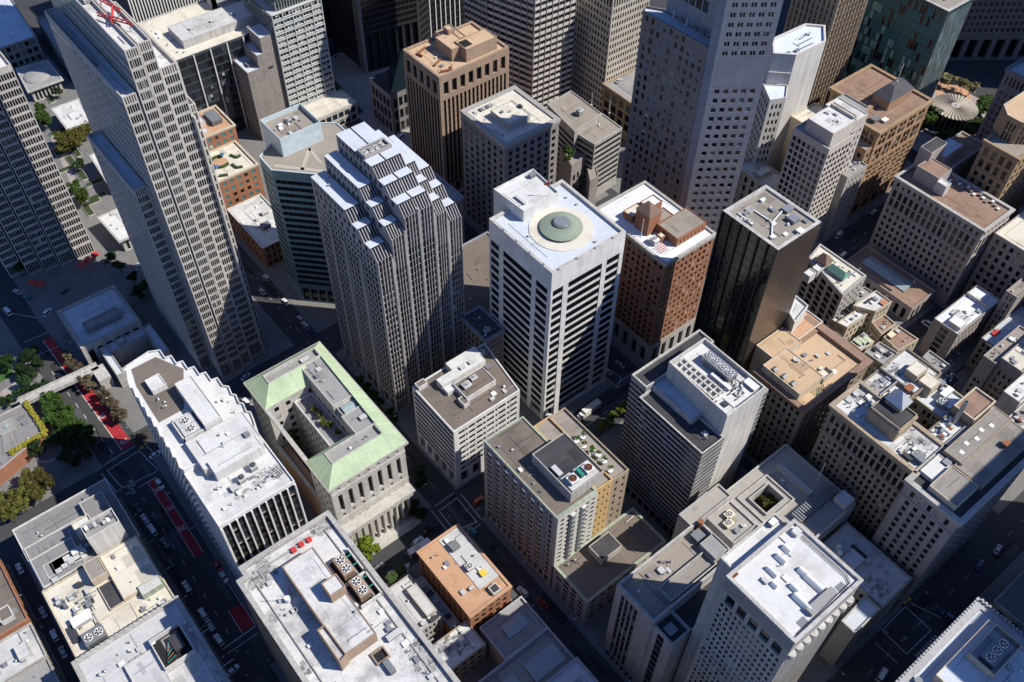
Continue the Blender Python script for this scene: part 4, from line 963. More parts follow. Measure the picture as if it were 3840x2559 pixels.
g = MB(); g.face([(*p, 51.17) for p in BX(x0 + 1.2, y0 + .6, x1 - 1.2, y0 + 6.4)]); b.part('plant_well', g, MATS['roof_greywhite'])
b.unit(x0 + 3.6, y0 + 3.4, 3, 3, 1.6, 51.2, 1, M('white_metal'), fm=M('rust')); b.unit(x1 - 3.6, y0 + 3.4, 3, 3, 1.6, 51.2, 1, M('white_metal'), fm=M('rust')); b.unit((x0 + x1) / 2, y0 + 3.8, 1, 3, 1.9, 51.2, m=M('green_pipe')); b.unit(x0 + 2, y0 + 9, 1.6, 4, 1, 51.1)
b.unit(108.5, 130, .8, .5, .7, zr); g = MB(); g.tube((107.4, 121, zr), (107.4, 121, zr + 2), .12); g.tube((107.4, 121, zr + 2), (111, 118, zr + 2), .1); b.part('davit', g, M('dark_metal'))
b.vol(BX(103.5, 85, 139.3, 101.6), 0, 16.5, MATS['hotel_wall'], MATS['roof_brown'], {0: [Z(5, 8, .6, 1, .8, k='k'), Z(16, 9, .45, 3, .5), Z(16.5)], 3: [Z(4, 4, .6, 1, .8, k='k'), Z(16, 4, .6, 4, .55, k='w'), Z(16.5)]}, .5, .9, MATS['copper_wall'])
q = P('K625,775 K760,680 K660,585 K535,680', 19.6); b.block(BX(q[3][0], q[0][1], q[1][0], q[2][1]), 16, 19.6, HW, MATS['roof_dark'], 'penthouse', .25)
b.vents(4, 71, BX(106, 96, 118, 101), 16); g = MB(); x, y = at('K800,510', 16); g.tube((x - 1.5, y, 16.4), (x + 2, y, 16.9), .15); b.part('pipe_run', g, M('white_metal')); b.vents(5, 74, BX(119, 86, 137, 98), 16); b.vents(6, 77, BX(104.5, 106, 107, 136), 46.5)
b.done()

b = Bld('office_tower', 'banded concrete office block with a tall blank white lift tower and cooling fans on top', 'office tower', BX(149, 87, 184, 122))
LC = MATS['light_concrete']; wall('band_concrete', (.33, .325, .32), brick=(4.5, 2.6, 0), mortar=.8, var=.15, streak=.2); BC = MATS['band_concrete']
KS = .92                                        # plan measured on the 37 m level, built on the 58 m level
def X3(x0, y0, x1, y1): return BX(x0 * KS, y0 * KS, x1 * KS, y1 * KS)
bn = [Z(6, 8, .7, 1, .8, k='k'), Z(57.2, cx=[(.0, 1.0)], ny=20, hh=.46, d=.6, k='d', mull=16, sill=.3), Z(58)]
b.vol(X3(162.2, 94.8, 173.2, 125.4), 0, 57, BC, MATS['roof_dark'], {0: bn, 3: bn}, 1.2, .5, LC)
b.vol(X3(165.4, 125.4, 200, 133.0), 0, 59.5, BC, MATS['roof_dark'], {3: bn, 0: bn}, .8, .6, LC)
b.block(X3(168.6, 106, 174.6, 127), 55.8, 58.4, LC, MATS['roof_bluewhite'], 'terrace', .6)
b.vol(X3(192.7, 98.5, 199.5, 125.4), 0, 58.5, BC, MATS['roof_greywhite'], {0: bn, 1: bn}, .8, .5, LC)
wall('lift_concrete', (.56, .54, .505), brick=(6, 5, 0), mortar=.93, var=.1, streak=.25)
b.vol([(173.2 * KS, 96.3 * KS), (192.7 * KS, 96.4 * KS), (192.7 * KS, 125 * KS), (174.6 * KS, 125 * KS)], 0, 66.8, MATS['lift_concrete'], MATS['roof_white'], {}, 1.6, .5)
zr = 65.2
g = MB()                                          # coffered grille of white beams
for i in range(9): yy = (104.5 + i * 2.3) * KS; g.box(175 * KS, yy, zr, 180.2 * KS, yy + .5, zr + 1.2)
for xx in (175, 177.6, 179.8): g.box(xx * KS, 104.5 * KS, zr, xx * KS + .55, 123.4 * KS, zr + 1.25)
b.part('roof_grille', g, MATS['lift_concrete'])
b.unit(186.6 * KS, 112.5 * KS, 3.9, 12, 3.0, zr, 4, M('galv'), name='chiller'); b.unit(183 * KS, 108 * KS, 1.2, 8, 1.3, zr, m=M('white_metal')); b.unit(190.2 * KS, 100.6 * KS, 2.4, 4.6, 1.2, zr, m=M('white_metal'))
for k in range(9):
    g = MB(); x, y = (181.5 + (k % 3) * 2) * KS, (99.5 + k * .9) * KS; g.tube((x, y, zr + .6 + k % 2 * .5), (x + 3, y + (k % 3), zr + .6 + k % 2 * .5), .22, 8); b.part('duct', g, M('galv' if k % 2 else 'pipe_grey'))
b.block(X3(173.3, 96.6, 177.6, 102.5), zr, 67.2, MATS['lift_concrete'], MATS['roof_white'], 'penthouse', .3); b.unit(176 * KS, 100 * KS, 1.7, 1.9, .6, 66.9, m=M('dark_metal')); b.vents(8, 73, X3(180, 98, 191, 104)); b.vents(4, 75, X3(166, 97, 172, 104), 55.8); b.done()

b = Bld('office_building', 'grey concrete building with a planted square courtyard sunk in its roof and a slatted pergola', 'office building', BX(148, 51, 189.7, 81))
GC = MATS['grey_concrete']; wall('deck_concrete', (.46, .44, .41), brick=(6, 3, 0), mortar=.9); DC = MATS['deck_concrete']; h = 32
sd = [Z(h - 1, 10, .6, 9, .5, k='d'), Z(h)]
roofm('deck_grey', (.36, .335, .30), (.25, .24, .22), .5, .25)
for r in ((158, 51, 163.6, 81), (172.6, 51, 189.7, 81), (163.6, 51, 172.6, 67), (163.6, 74, 172.6, 81)): b.vol(BX(*r), 0, h, DC, MATS['deck_grey'], {0: sd if r[1] == 51 else None, 3: sd if r[0] == 158 else None}, 0)
g = MB(); g.ring(BX(158, 51, 189.7, 81), BX(158.7, 51.7, 189, 80.3), h, h + 1.0); b.part('parapet', g, DC)
g = MB(); g.ring(BX(160.6, 64.6, 175.4, 77), BX(161.2, 65.2, 174.8, 76.4), h, h + .7); g.ring(BX(163.2, 66.6, 173, 74.4), BX(163.7, 67.1, 172.5, 73.9), h, h + 1.1); b.part('kerb', g, DC)
g = MB(); g.face([(*p, 27) for p in BX(163.6, 67, 172.6, 74)]); b.part('court_floor', g, plain('soil', (.05, .04, .03), .95))
g = MB(); g.box(179.6, 62.6, h, 182, 77, h + 1.4); b.part('planter', g, DC)
for i in range(18): 
    g = MB(); g.box(169.4 + i * 1.05, 57.6, h + .0, 169.9 + i * 1.05, 61.6, h + 2.2); b.part('pergola_beam', g, M('galv'))
b.block(BX(184.5, 51.8, 189, 56.6), h, 35.2, WP, MATS['roof_bluewhite'], 'penthouse', .3)
g = MB(); g.box(171, 51.6, h, 184, 57.4, h + .5); b.part('roof_deck', g, MATS['roof_grey'])
b.mast(187.2, 65, 11, h, .14, 'flagpole')
b.vol([(147.2, 66.2), (158, 66.2), (158, 77.6), (147.2, 77.6)], 0, 33, DC, MATS['deck_grey'], {3: None}, .7, .4)
b.unit(151, 72, 3, 2.4, 1.4, 32.4, 1, M('cream_paint')); b.unit(153.6, 74, 3, 2.4, 1.4, 32.4, 1, M('cream_paint')); b.vents(4, 78, BX(149, 67, 157, 71), 32.4)
b.vents(6, 79, BX(175, 66, 179, 79), h); b.vol(BX(139.5, 77.6, 158, 83.5), 0, 36, DC, MATS['deck_grey'], {}, .7, .5); b.done()

b = Bld('office_building', 'pale stone building with tall window strips and half-shaded roof decks, beside the tall white-roofed tower', 'office building', BX(103.5, 52, 138, 75))
lw = [Z(5, 6, .7, 1, .8, k='k'), Z(44, cx=[(.16, .245), (.28, .365), (.40, .485), (.52, .605)], ny=11, hh=.62, d=.6, sp=.3, sm=1, k='o'), Z(46)]
b.vol(BX(103.2, 59.9, 137.4, 75.0), 0, 47, PS, MATS['roof_taupe'], {3: lw, 0: [Z(44, 10, .5, 11, .5), Z(46)]}, 2.6, .7, extra=(MATS['dark_stone'],))
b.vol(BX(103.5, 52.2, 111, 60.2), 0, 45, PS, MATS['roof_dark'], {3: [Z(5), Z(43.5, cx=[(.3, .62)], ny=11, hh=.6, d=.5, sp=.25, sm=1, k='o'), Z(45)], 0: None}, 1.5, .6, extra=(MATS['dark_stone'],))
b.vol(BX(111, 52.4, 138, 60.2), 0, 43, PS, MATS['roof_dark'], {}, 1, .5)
g = MB(); g.ring(BX(112.2, 61.5, 131.5, 67), BX(112.6, 61.9, 131.1, 66.6), 44.4, 45.8); b.part('deck_railing', g, PS)
g = MB(); g.face([(*p, 44.6) for p in BX(112.6, 61.9, 131.1, 66.6)]); b.part('wood_deck', g, MATS['roof_plank'])
b.unit(106.6, 56, 3, 3, 1.3, 43.5, m=M('pipe_grey')); b.block(BX(131.5, 62.5, 137, 69), 44.4, 47, PS, MATS['roof_grey'], 'penthouse', .2); b.unit(133.6, 71.6, 3.4, 3, 2, 44.4, m=M('pipe_grey'))
g = MB(); g.cyl(136.4, 73.6, 44.4, 48.6, .9, 14); b.part('flue', g, M('rust')); b.vents(9, 80, BX(105, 68, 128, 74), 44.4); b.done(); rescale(b, .99, 49.5 / 47)

b = Bld('office_tower', 'tall pale tower with a bright white roof of round-topped vents, at the bottom', 'office tower', BX(104.4, 25, 128.6, 45.6))
lw = [Z(84.6, 13, .5, 27, .48, m=.8, d=.5, k='b'), Z(90.4, 5, .72, 1, .82, m=1.2, d=.7, k='k'), Z(97, 5, .94, 1, .94, m=.1, d=.12, k='k')]
wall('crown_panel', (.27, .26, .26), .6, var=.06, streak=.06, brick=(4.0, 7, 0), mortar=.6)
b.vol(BX(104.4, 24.9, 128.6, 45.5), 0, 90.6, PS, MATS['roof_white'], {3: lw[:2], 0: [Z(88, 24, .5, 26, .86, m=.4, d=.6, sp=.3, k='d'), Z(90.6)]}, 0)
b.vol(BX(104.4, 24.9, 128.6, 45.5), 90.6, 96.2, MATS['crown_panel'], MATS['roof_white'], {}, 0)
b.vol(BX(104.2, 24.7, 128.8, 45.7), 96.2, 97, LC, MATS['roof_white'], {}, .9, .9)
b.vol(BX(107.6, 45.5, 127.4, 50.2), 0, 95, LC, MATS['roof_white'], {}, .9, .45)
zr = 96.1
def barrel(x, y, ln, wd, ht, along):
    g = MB(); n = 8
    for k in range(n):
        a0, a1 = math.pi * k / n, math.pi * (k + 1) / n; p = [(wd / 2 * math.cos(t), ht * math.sin(t)) for t in (a0, a1)]
        def S(u, v): return (x + v, y + u) if along == 'y' else (x + u, y + v)
        g.face([(*S(-ln / 2, p[0][0]), zr + p[0][1]), (*S(-ln / 2, p[1][0]), zr + p[1][1]), (*S(ln / 2, p[1][0]), zr + p[1][1]), (*S(ln / 2, p[0][0]), zr + p[0][1])])
        for e in (-1, 1): g.face([(*S(e * ln / 2, 0), zr), (*S(e * ln / 2, p[0][0]), zr + p[0][1]), (*S(e * ln / 2, p[1][0]), zr + p[1][1])])
    return b.part('vent_hood', g, M('white_metal'))
barrel(113.2, 30.2, 5, 1.6, 1.6, 'y'); barrel(119.2, 31.6, 5, 1.8, 1.6, 'y'); barrel(114.6, 33.6, 2.2, 1.5, 1.5, 'y'); barrel(119.4, 35, 2.4, 1.8, 1.5, 'y'); barrel(111.6, 37, 1.6, 1.4, 1.4, 'y'); barrel(113.6, 39.6, 3, 1.3, 1.4, 'y'); barrel(118, 40.5, 2.8, 1.8, 1.6, 'y'); barrel(121, 41.4, 2.2, 1.6, 1.5, 'y')
b.block(BX(112.2, 26.6, 121.2, 28.6), zr, 97.6, GC, MATS['roof_grey'], 'penthouse', 0); b.block(BX(125.2, 42, 127.2, 43.8), zr, 97.6, WP, MATS['roof_white'], 'penthouse', 0)
for r in ((122.2, 25.9, 124.8, 28), (108.4, 25.9, 111, 28)): g = MB(); g.box(*r[:2], zr, *r[2:], zr + .12); b.part('roof_hatch', g, M('pipe_grey'))
g = MB()
for p, q in (((126.9, 41.5), (126.9, 28)), ((126.9, 28), (126, 26.4)), ((126, 26.4), (107, 26))): g.bar((*p, zr + .35), (*q, zr + .35), .16, .12); g.bar((p[0] - .7, p[1], zr + .35), (q[0] - .7, q[1], zr + .35), .12, .1)
b.part('window_washing_track', g, M('dark_metal'))
g = MB()
for k in range(6): g.box(105.2 + k * .35, 44.2, zr, 105.35 + k * .35, 45.2, zr + .5)
b.part('roof_slats', g, M('rust')); b.unit(124.8, 48.6, 2, 1.4, 1.6, 94.1, m=M('white_metal')); b.vents(7, 81, BX(106, 30, 124, 44), zr)
g = MB()
for k in range(9): g.cyl(105.8 + k * 2.65, 24.75, 86.6, 88.8, 1.1, 10)
b.part('scallop', g, LC); b.done(); rescale(b, 1.0197, 93 / 97)

b = Bld('low_building', 'low blotchy blue-white roof with two tanks, wedged beside the tall white-roofed tower', 'building', BX(171, 24, 187, 50))
b.vol([(157.3, 24), (170.2, 24.1), (170.2, 30), (157.3, 29.3)], 0, 26, PS, MATS['roof_bluewhite'], {0: [Z(24, 7, .5, 6, .5), Z(26)]}, .6, .5)
b.vol([(171.2, 24.0), (186.8, 24.1), (186.8, 50), (171.2, 50)], 0, 25.5, PS, MATS['roof_white_dirty'], {0: [Z(24, 8, .5, 6, .5), Z(25.5)], 3: [Z(24, 10, .4, 6, .5), Z(25.5)]}, .6, .5)
for (x, y) in ((177, 45.8), (175.4, 44.2)): g = MB(); g.cyl(x, y, 24.9, 26.9, 1.0, 16); g.cyl(x, y, 26.9, 27.3, 1.0, 16, 0, None, .3); b.part('water_tank', g, M('white_metal'))
b.block(BX(174, 37.5, 179.6, 42.5), 24.9, 26.8, WP, MATS['roof_bluewhite'], 'penthouse', .3); b.unit(181, 40, 1, 7, .9, 24.9, m=M('dark_metal')); b.unit(180.4, 36.8, 2, 1.4, 1.3, 24.9); b.grime(176, 29, 3.5, 40, MATS['roof_white_dirty'], 24.9); b.vents(8, 82, BX(173, 26, 185, 36), 24.9); b.done()

# ================================================================== low roofs between the hotel street and the bottom building
b = Bld('old_building', 'brick building with a terracotta and white roof at the shaded street corner', 'building', BX(70.6, 103, 87, 132))
b.vol(BX(70.6, 103.6, 86.9, 132), 0, 20, MATS['red_brick'], MATS['roof_terracotta'], {0: [Z(5), Z(19, 5, .45, 4, .55), Z(20)], 3: [Z(5), Z(19, 9, .4, 4, .55), Z(20)]}, .5, .5, MATS['roof_terracotta'], corn=(.9, .4))
g = MB(); g.box(78.4, 109, 19.5, 86.3, 131.4, 19.75); b.part('roof', g, MATS['roof_greywhite']); b.block(BX(80.6, 104.4, 83.6, 107.4), 19.5, 21, WP, MATS['roof_dark'], 'penthouse', .2)
b.unit(80.5, 117, 2.6, 2.6, 1.4, 19.75, 1); b.unit(82.6, 112.6, 2, 2, 1, 19.75, m=M('yellow_paint')); b.unit(81, 126, 3, 3, 1.6, 19.75, m=M('pipe_grey')); b.unit(76.6, 110.8, 1.6, 1, 1, 19.5); b.vents(8, 83, BX(79, 110, 86, 131), 19.75); b.vents(5, 84, BX(71.5, 106, 77, 130)); b.done()
b = Bld('low_building', 'low grey building with a vaulted roof light, squeezed beside the big white-roofed building', 'building', BX(57, 112, 66, 131))
b.vol(BX(57.3, 112.2, 65.8, 131), 0, 12, PS, MATS['roof_greywhite'], {0: [Z(12, 4, .4, 3, .5)], 2: None}, .5, .4); b.block(BX(61.4, 114.5, 65.2, 126.4), 11.5, 13.4, PS, MATS['roof_greywhite'], 'penthouse', .1); b.unit(59.4, 113.8, 1.6, 1.2, 1.4, 11.5); b.unit(63, 113, 3, 1.2, 1.2, 11.5, m=M('dark_metal')); b.vents(9, 85); b.done()
b = Bld('low_building', 'dirty grey roof in the narrow gap beside the terracotta-roofed brick building', 'building', BX(66.2, 104, 70.3, 131))
b.vol(BX(66.1, 107, 70.4, 131), 0, 7, MATS['red_brick'], MATS['roof_white_dirty'], {}, .5, .3)
for k in range(6): b.unit(68.2, 109.4 + k * 3.4, 1.8, 1.5, 1.1, 6.5, m=M(('unit', 'dark_metal', 'galv')[k % 3]))
b.done()
b = Bld('low_building', 'blotchy blue-white flat roof below the terracotta-roofed brick building', 'building', BX(56.6, 95.8, 71, 106.6))
b.vol(BX(56.6, 96, 71, 106.4), 0, 12, MATS['buff_stone'], MATS['roof_white_dirty'], {0: [Z(12, 4, .4, 3, .5)]}, .5, .4); b.grime(64, 102, 4, 40, MATS['roof_white_dirty']); b.vents(9, 86); b.unit(64, 100, 2, .8, .8, 11.5); b.done()
b = Bld('low_building', 'long shaded blue-grey building with sunken roof bays along the lower street', 'building', BX(55, 55, 90, 101))
wall('blue_parapet', (.42, .43, .45), var=.12); BP = MATS['blue_parapet']
b.vol(BX(72.6, 88.2, 90, 101.8), 0, 12, BP, MATS['roof_grey'], {0: [Z(12, 6, .4, 3, .5)], 1: None}, .9, .5); b.vol(BX(55, 74.5, 90, 88.2), 0, 12, BP, MATS['roof_grey'], {}, 1.6, .6); b.vol(BX(55, 60, 90, 74.5), 0, 14.5, BP, MATS['roof_bluewhite'], {0: [Z(14, 12, .4, 3, .5), Z(14.5)]}, .8, .7)
for (x0, y0, x1, y1, z) in ((78, 93, 86, 98, 11.1), (76, 77, 88, 84, 10.4), (60, 77, 72, 84, 10.4)): b.skylight(x0, y0, x1, y1, z, .9)
for k in range(5): g = MB(); x = 66 + k * 4.8; g.ring(BX(x - 1.2, 67, x + 1.2, 69.4), BX(x - .7, 67.5, x + .7, 68.9), 13.7, 14.2); b.part('roof_hatch', g, BP)
b.done()
b = Bld('old_building', 'dark-roofed building cut by the bottom edge of the picture beside the shaded lower street', 'building', BX(60, 30, 88, 55))
b.vol(BX(60, 30, 90, 54), 0, 20, BP, MATS['roof_dark'], {}, .8, .5); b.block(BX(76, 40, 84, 49), 19.2, 21.5, BP, MATS['roof_grey'], 'penthouse', .3); b.done()
# ================================================================== NORTH AND EAST
def simple(name, lab, cat, poly, h, wm, rm, F=None, **kw):
    b = Bld(name, lab, cat, poly); b.vol(poly, 0, h, MATS[wm], MATS[rm], F, **kw); return b
# teal block with the V roof
wall('teal_band', (.19, .285, .305), .5, var=.1, streak=.08, brick=(3, 3.4, 0), mortar=.8)
tl = [(105.5, 271.4), (121.9, 254.3), (127.8, 257.7), (140.8, 271.2), (140.5, 281.4), (135.5, 285.3), (122, 291), (105.9, 281.5)]
bt = [Z(9, 6, .8, 1, .8, k='k', d=1), Z(10.5), Z(68.5, cx=[(.03, .97)], ny=18, hh=.50, d=1.3, k='k', mull=10, sill=.1), Z(72)]
b = Bld('office_tower', 'teal-banded office tower with a brown V-shaped roof and a pale glass box on top', 'office tower', tl)
b.vol(tl, 0, 72, MATS['teal_band'], MATS['roof_taupe'], {0: bt, 7: [Z(9), Z(68.5, cx=[(.04, .96)], ny=18, hh=.5, d=.6, k='w', mull=3), Z(72)], 1: bt, 2: [Z(9), Z(70, cx=[(.04, .96)], ny=18, hh=.5, d=.6, k='w', mull=5), Z(72)], 3: bt}, .5, .5, MATS['pale_teal_glass'])
roofm('roof_path', (.42, .385, .33), (.3, .27, .22), .4, .1)
for p, q, wd in (((108, 273.5), (122.4, 257.6), 1.6), ((123, 258), (138.5, 272), 1.6), ((114.5, 264.5), (124, 274.5), 1.4), ((122.6, 264), (123.6, 274.5), 1.2)):
    g = MB(); g.bar((*p, 71.5), (*q, 71.5), wd, .06); b.part('roof_walk', g, MATS['roof_path'])
q = P('B175,910 B440,795 B300,672 B42,787', 80)
b.block(BX((q[0][0] + q[3][0]) / 2, (q[0][1] + q[1][1]) / 2, (q[1][0] + q[2][0]) / 2, (q[2][1] + q[3][1]) / 2), 60, 80, MATS['pale_teal_glass'], MATS['roof_taupe'], 'penthouse', 2.0)
x0, y0 = q[0]; b.unit(x0 + 9, y0 + 9.5, 2, 2, 1.4, 78, 1, M('galv')); b.unit(x0 + 5, y0 + 9, 1.6, 1.2, 1.2, 78, m=M('white_metal')); b.vents(12, 90, BX(x0 + 1, y0 + 6, x0 + 14, y0 + 13), 78); b.vents(3, 91, BX(x0 + 4, y0 + 1, x0 + 13, y0 + 5), 78); b.done()

b = Bld('low_building', 'small dirty-white flat roof at the foot of the teal tower along the shaded street', 'building', BX(103.5, 300, 121, 330))
b.vol(BX(103.6, 298, 121, 331), 0, 12, MATS['red_brick'], MATS['roof_white_dirty'], {0: [Z(12, 6, .4, 3, .5)], 3: [Z(12, 10, .4, 3, .5)]}, .8, .5, MATS['white_plaster']); b.vents(12, 92); b.unit(112, 310, 4, 3, 2, 11.2, m=M('pipe_grey')); b.unit(116, 318, 3, 2, 1.6, 11.2); b.done()
b = Bld('brick_building', 'red brick building with green-framed windows and a garden terrace on its roof', 'building', BX(104.3, 335, 125, 372))
gw = [Z(5, 5, .7, 1, .7, k='p'), Z(24, 5, .5, 5, .5, m=1.2, k='t'), Z(25)]
b.vol(BX(104.3, 335, 124.6, 357), 0, 25, MATS['red_brick'], MATS['roof_cream'], {0: gw, 3: gw, 1: gw}, .9, .5, MATS['cream_plaster'], corn=(.6, .4))
b.vol(BX(110.5, 357, 126.5, 376), 0, 33, MATS['red_brick'], MATS['roof_terracotta'], {0: [Z(25), Z(32, 4, .5, 2, .5, k='t'), Z(33)], 3: gw}, .8, .5, MATS['cream_plaster'], corn=(.6, .4))
b.unit(121, 367, 5, 9, 2.6, 32.2, m=M('pipe_grey')); b.block(BX(113, 366, 116.5, 370), 32.2, 34.4, WP, MATS['roof_white']); b.block(BX(112, 360, 115, 362.5), 32.2, 33.4, WP, MATS['roof_white'])
g = MB()
for i in range(18):
    a = math.pi * (.25 + 1.45 * i / 18); a2 = math.pi * (.25 + 1.45 * (i + 1) / 18)
    p = [(112 + r_ * math.cos(t), 347.5 + r_ * math.sin(t)) for r_, t in ((3.6, a), (3.6, a2), (4.6, a2), (4.6, a))]; g.prism(p, 24.1, 25.2)
for p, q in (((115.5, 342.5), (116, 339)), ((116, 339), (118.5, 338)), ((118, 349), (119.5, 345.5)), ((119.5, 345.5), (121.5, 346)), ((107, 338.6), (110.5, 337))): g.bar((*p, 24.1), (*q, 24.1), 1.0, 1.0)
b.part('hedge', g, plain('hedge_green', (.05, .085, .02), .9, var=.4, scale=3))
g = MB(); g.face(circ(3.6, 24.16, 112, 347.5, 24)); b.part('round_terrace', g, MATS['roof_terracotta'])
for p in ((108.4, 343.6), (114.6, 350)): g = MB(); g.cyl(p[0], p[1], 26.0, 26.5, 1.2, 8, 0, None, .1); g.cyl(p[0], p[1], 24.1, 26, .05, 6); b.part('parasol', g, M('blue_tarp'))
b.done()
b = Bld('office_building', 'wide dark office block with white columns and a broad pale roof, behind the slab tower', 'office building', BX(119, 394.5, 172, 440))
wall('dark_curtain', (.06, .065, .075), .35, var=.1, streak=.05, spec=.5)
b.vol(BX(119.7, 394.5, 172, 436), 0, 50, MATS['dark_curtain'], MATS['roof_cream'], {0: [Z(49, 36, .86, 11, .72, m=.4, d=.25, k='s', fin=None), Z(50)], 3: [Z(49, 20, .86, 11, .72, k='s'), Z(50)]}, .7, .6, LC)
g = MB()
for i in range(7): x = 119.9 + i * 8.6; g.box(x, 393.8, 0, x + .55, 394.5, 49.5)
b.part('white_column', g, MATS['white_concrete']); b.block(BX(128, 402, 168, 418), 49.3, 53.5, LC, MATS['roof_greywhite'], 'penthouse', .2)
for x in (136, 147, 158): b.unit(x, 409, 2, 1.6, .9, 53.3)
for r in ((155, 424, 170, 426), (155, 432, 170, 434), (155, 424, 157, 434), (168, 424, 170, 434)): g = MB(); g.box(*r[:2], 49.3, *r[2:], 55); b.part('roof_frame', g, LC)
b.vents(8, 93, BX(121, 396, 128, 430)); b.done()
wall('stripe_white', (.68, .67, .64), var=.05, streak=.05)
b = Bld('office_tower', 'dark tower ruled with fine white upright fins, behind the wide dark office block', 'office tower', BX(122, 448, 168, 480))
b.vol(BX(122, 448, 168, 480), 0, 150, MATS['dark_curtain'], MATS['roof_grey'], {0: [Z(150, 30, .75, 30, .8, m=.2, d=.1, k='k', fin=(.62, .55, 1))]}, .5, extra=(MATS['stripe_white'],)); b.done()
b = Bld('office_building', 'shaded stone building with blue-grey stepped roofs beside the green-white gridded glass tower', 'office building', BX(147, 379, 166, 395))
st = [Z(60, 7, .4, 12, .5, k='d')]
b.vol(BX(147, 379.6, 158, 395), 0, 40, MATS['pink_granite'], MATS['roof_bluewhite'], {0: [Z(40)], 3: st}, .8, .4); b.vol(BX(154, 381, 163, 395), 38, 46, MATS['pink_granite'], MATS['roof_bluewhite'], {}, .8, .4, name='setback'); b.vol(BX(158, 382.5, 165.4, 396), 0, 53, MATS['pink_granite'], MATS['roof_bluewhite'], {}, .8, .4, name='setback')
b.unit(152, 386, 4, 3, 1.4, 39.2, m=M('pipe_grey')); b.unit(158.5, 386, 3, 3, 1.4, 45.2, m=M('pipe_grey')); b.done()
b = Bld('glass_tower', 'glass office tower faced with a pale green-white grid and louvres', 'glass tower', BX(165.6, 381.5, 192, 410))
wall('grid_glass', (.06, .085, .08), .2, var=.2, streak=.05, spec=.6)
gz = [Z(3), Z(66, 15, .9, 18, .84, m=.2, d=.15, k='p', fin=(.16, .35, 1))]
b.vol(BX(165.6, 381.5, 192, 410), 0, 62, MATS['grid_glass'], MATS['roof_greywhite'], {0: gz, 3: gz}, .4, extra=(MATS['steel_white'],)); b.vol(BX(170, 385, 192, 410), 61.5, 74, MATS['grid_glass'], MATS['roof_greywhite'], {0: gz, 3: gz}, .4, extra=(MATS['steel_white'],), name='crown')
g = MB()
for f in range(18):
    z = 3.2 + f * 3.27
    for dz in (0, 1.1): g.box(165.4, 380.7, z + dz, 192.2, 381.45, z + dz + (.5 if dz == 0 else .18))
for k in range(6): x = 165.5 + k * 5.26; g.box(x, 380.6, 0, x + .32, 381.5, 62)
b.part('louvre', g, MATS['steel_white']); b.vol(BX(165, 366, 196, 381), 0, 10, MATS['light_concrete'], MATS['roof_cream'], {0: [Z(9, 8, .7, 2, .6)], 1: [Z(9, 5, .7, 2, .6)]}, .6); b.done()
for i, (lab, poly, nb) in enumerate((('black tower with broad pale vertical columns at the top edge, beyond the yellow taxis', BX(196, 440, 243, 480), 6),)):
    b = Bld('office_tower', lab, 'office tower', poly); b.vol(poly, 0, 150, MATS['dark_curtain'], MATS['roof_grey'], {0: [Z(6, nb, .86, 1, .9, d=1.2, k='k'), Z(150, nb, .86, 38, .7, m=.2, d=.2, k='s', fin=(1.1, .7, 1))], 1: [Z(150, nb, .8, 38, .7, k='s')]}, .5, extra=(MATS['blue_granite'],)); b.done()
b = Bld('office_tower', 'dark faceted tower at the top edge standing over the paved plaza with tall lobby columns', 'office tower', BX(222, 394, 288, 430))
poly = [(222, 398), (254, 392), (264, 396), (290, 398), (290, 432), (222, 432)]
wall('dark_facet', (.04, .036, .036), .35, var=.12, streak=.05, spec=.5)
b.vol(poly, 0, 160, MATS['dark_facet'], MATS['roof_dark'], {0: [Z(24, 7, .8, 1, .92, m=.3, d=1.6, k='s', mull=2), Z(160, 14, .8, 40, .6, m=.6, d=.15, k='k')], 1: [Z(160, 4, .8, 40, .6, d=.15, k='k')], 2: [Z(160, 7, .75, 40, .8, d=.15, k='k', fin=(.5, .5, 1))]}, .5, extra=(MATS['stripe_white'],))
g = MB()
for k in range(2): g.box(220.6, 397.4 + k * 3, 0, 222.4, 399.6 + k * 3, 160)
b.part('corner_pier', g, MATS['pink_granite']); b.done()
b = Bld('low_building', 'triangular dark glass atrium roof beside the brown granite tower', 'building', BX(201, 343, 232, 372))
b.vol(BX(202.5, 343, 214, 362), 0, 24, MATS['grey_granite'], MATS['roof_dark'], {3: [Z(22, 5, .6, 3, .6, k='k'), Z(24)], 0: [Z(22, 3, .6, 3, .6, k='k'), Z(24)]}, 0)
g = MB(); g.face([(202.5, 343, 24.02), (214, 343, 24.02), (214, 347.5, 43)]); g.face([(202.5, 343, 24.02), (214, 347.5, 43), (214, 362, 24.02)]); g.face([(214, 343, 24.02), (214, 362, 24.02), (214, 347.5, 43)]); b.part('atrium_glass', g, plain('atrium_glazing', (.010, .020, .027), .15, 0, .6)); b.done()
b = Bld('office_tower', 'brown granite tower with large square top windows and a tan roof of boxy penthouses', 'office tower', BX(195, 288, 233.5, 315.5))
bz = [Z(6, 8, .6, 1, .8, d=1, k='k'), Z(54, 16, .5, 15, .78, m=1.2, d=.7, sp=.5, sm=1, k='k'), Z(56), Z(63.5, 8, .58, 1, .86, m=1.2, d=.9, k='k'), Z(66.5)]
b.vol(BX(195, 288, 233.5, 315.5), 0, 66.5, MATS['brown_granite'], MATS['roof_tan'], {0: bz, 3: [dict(z, nx=max(1, int(z['nx'] * .7))) if z['nx'] else z for z in bz]}, .9, 1.2, extra=(MATS['dark_bronze'],))
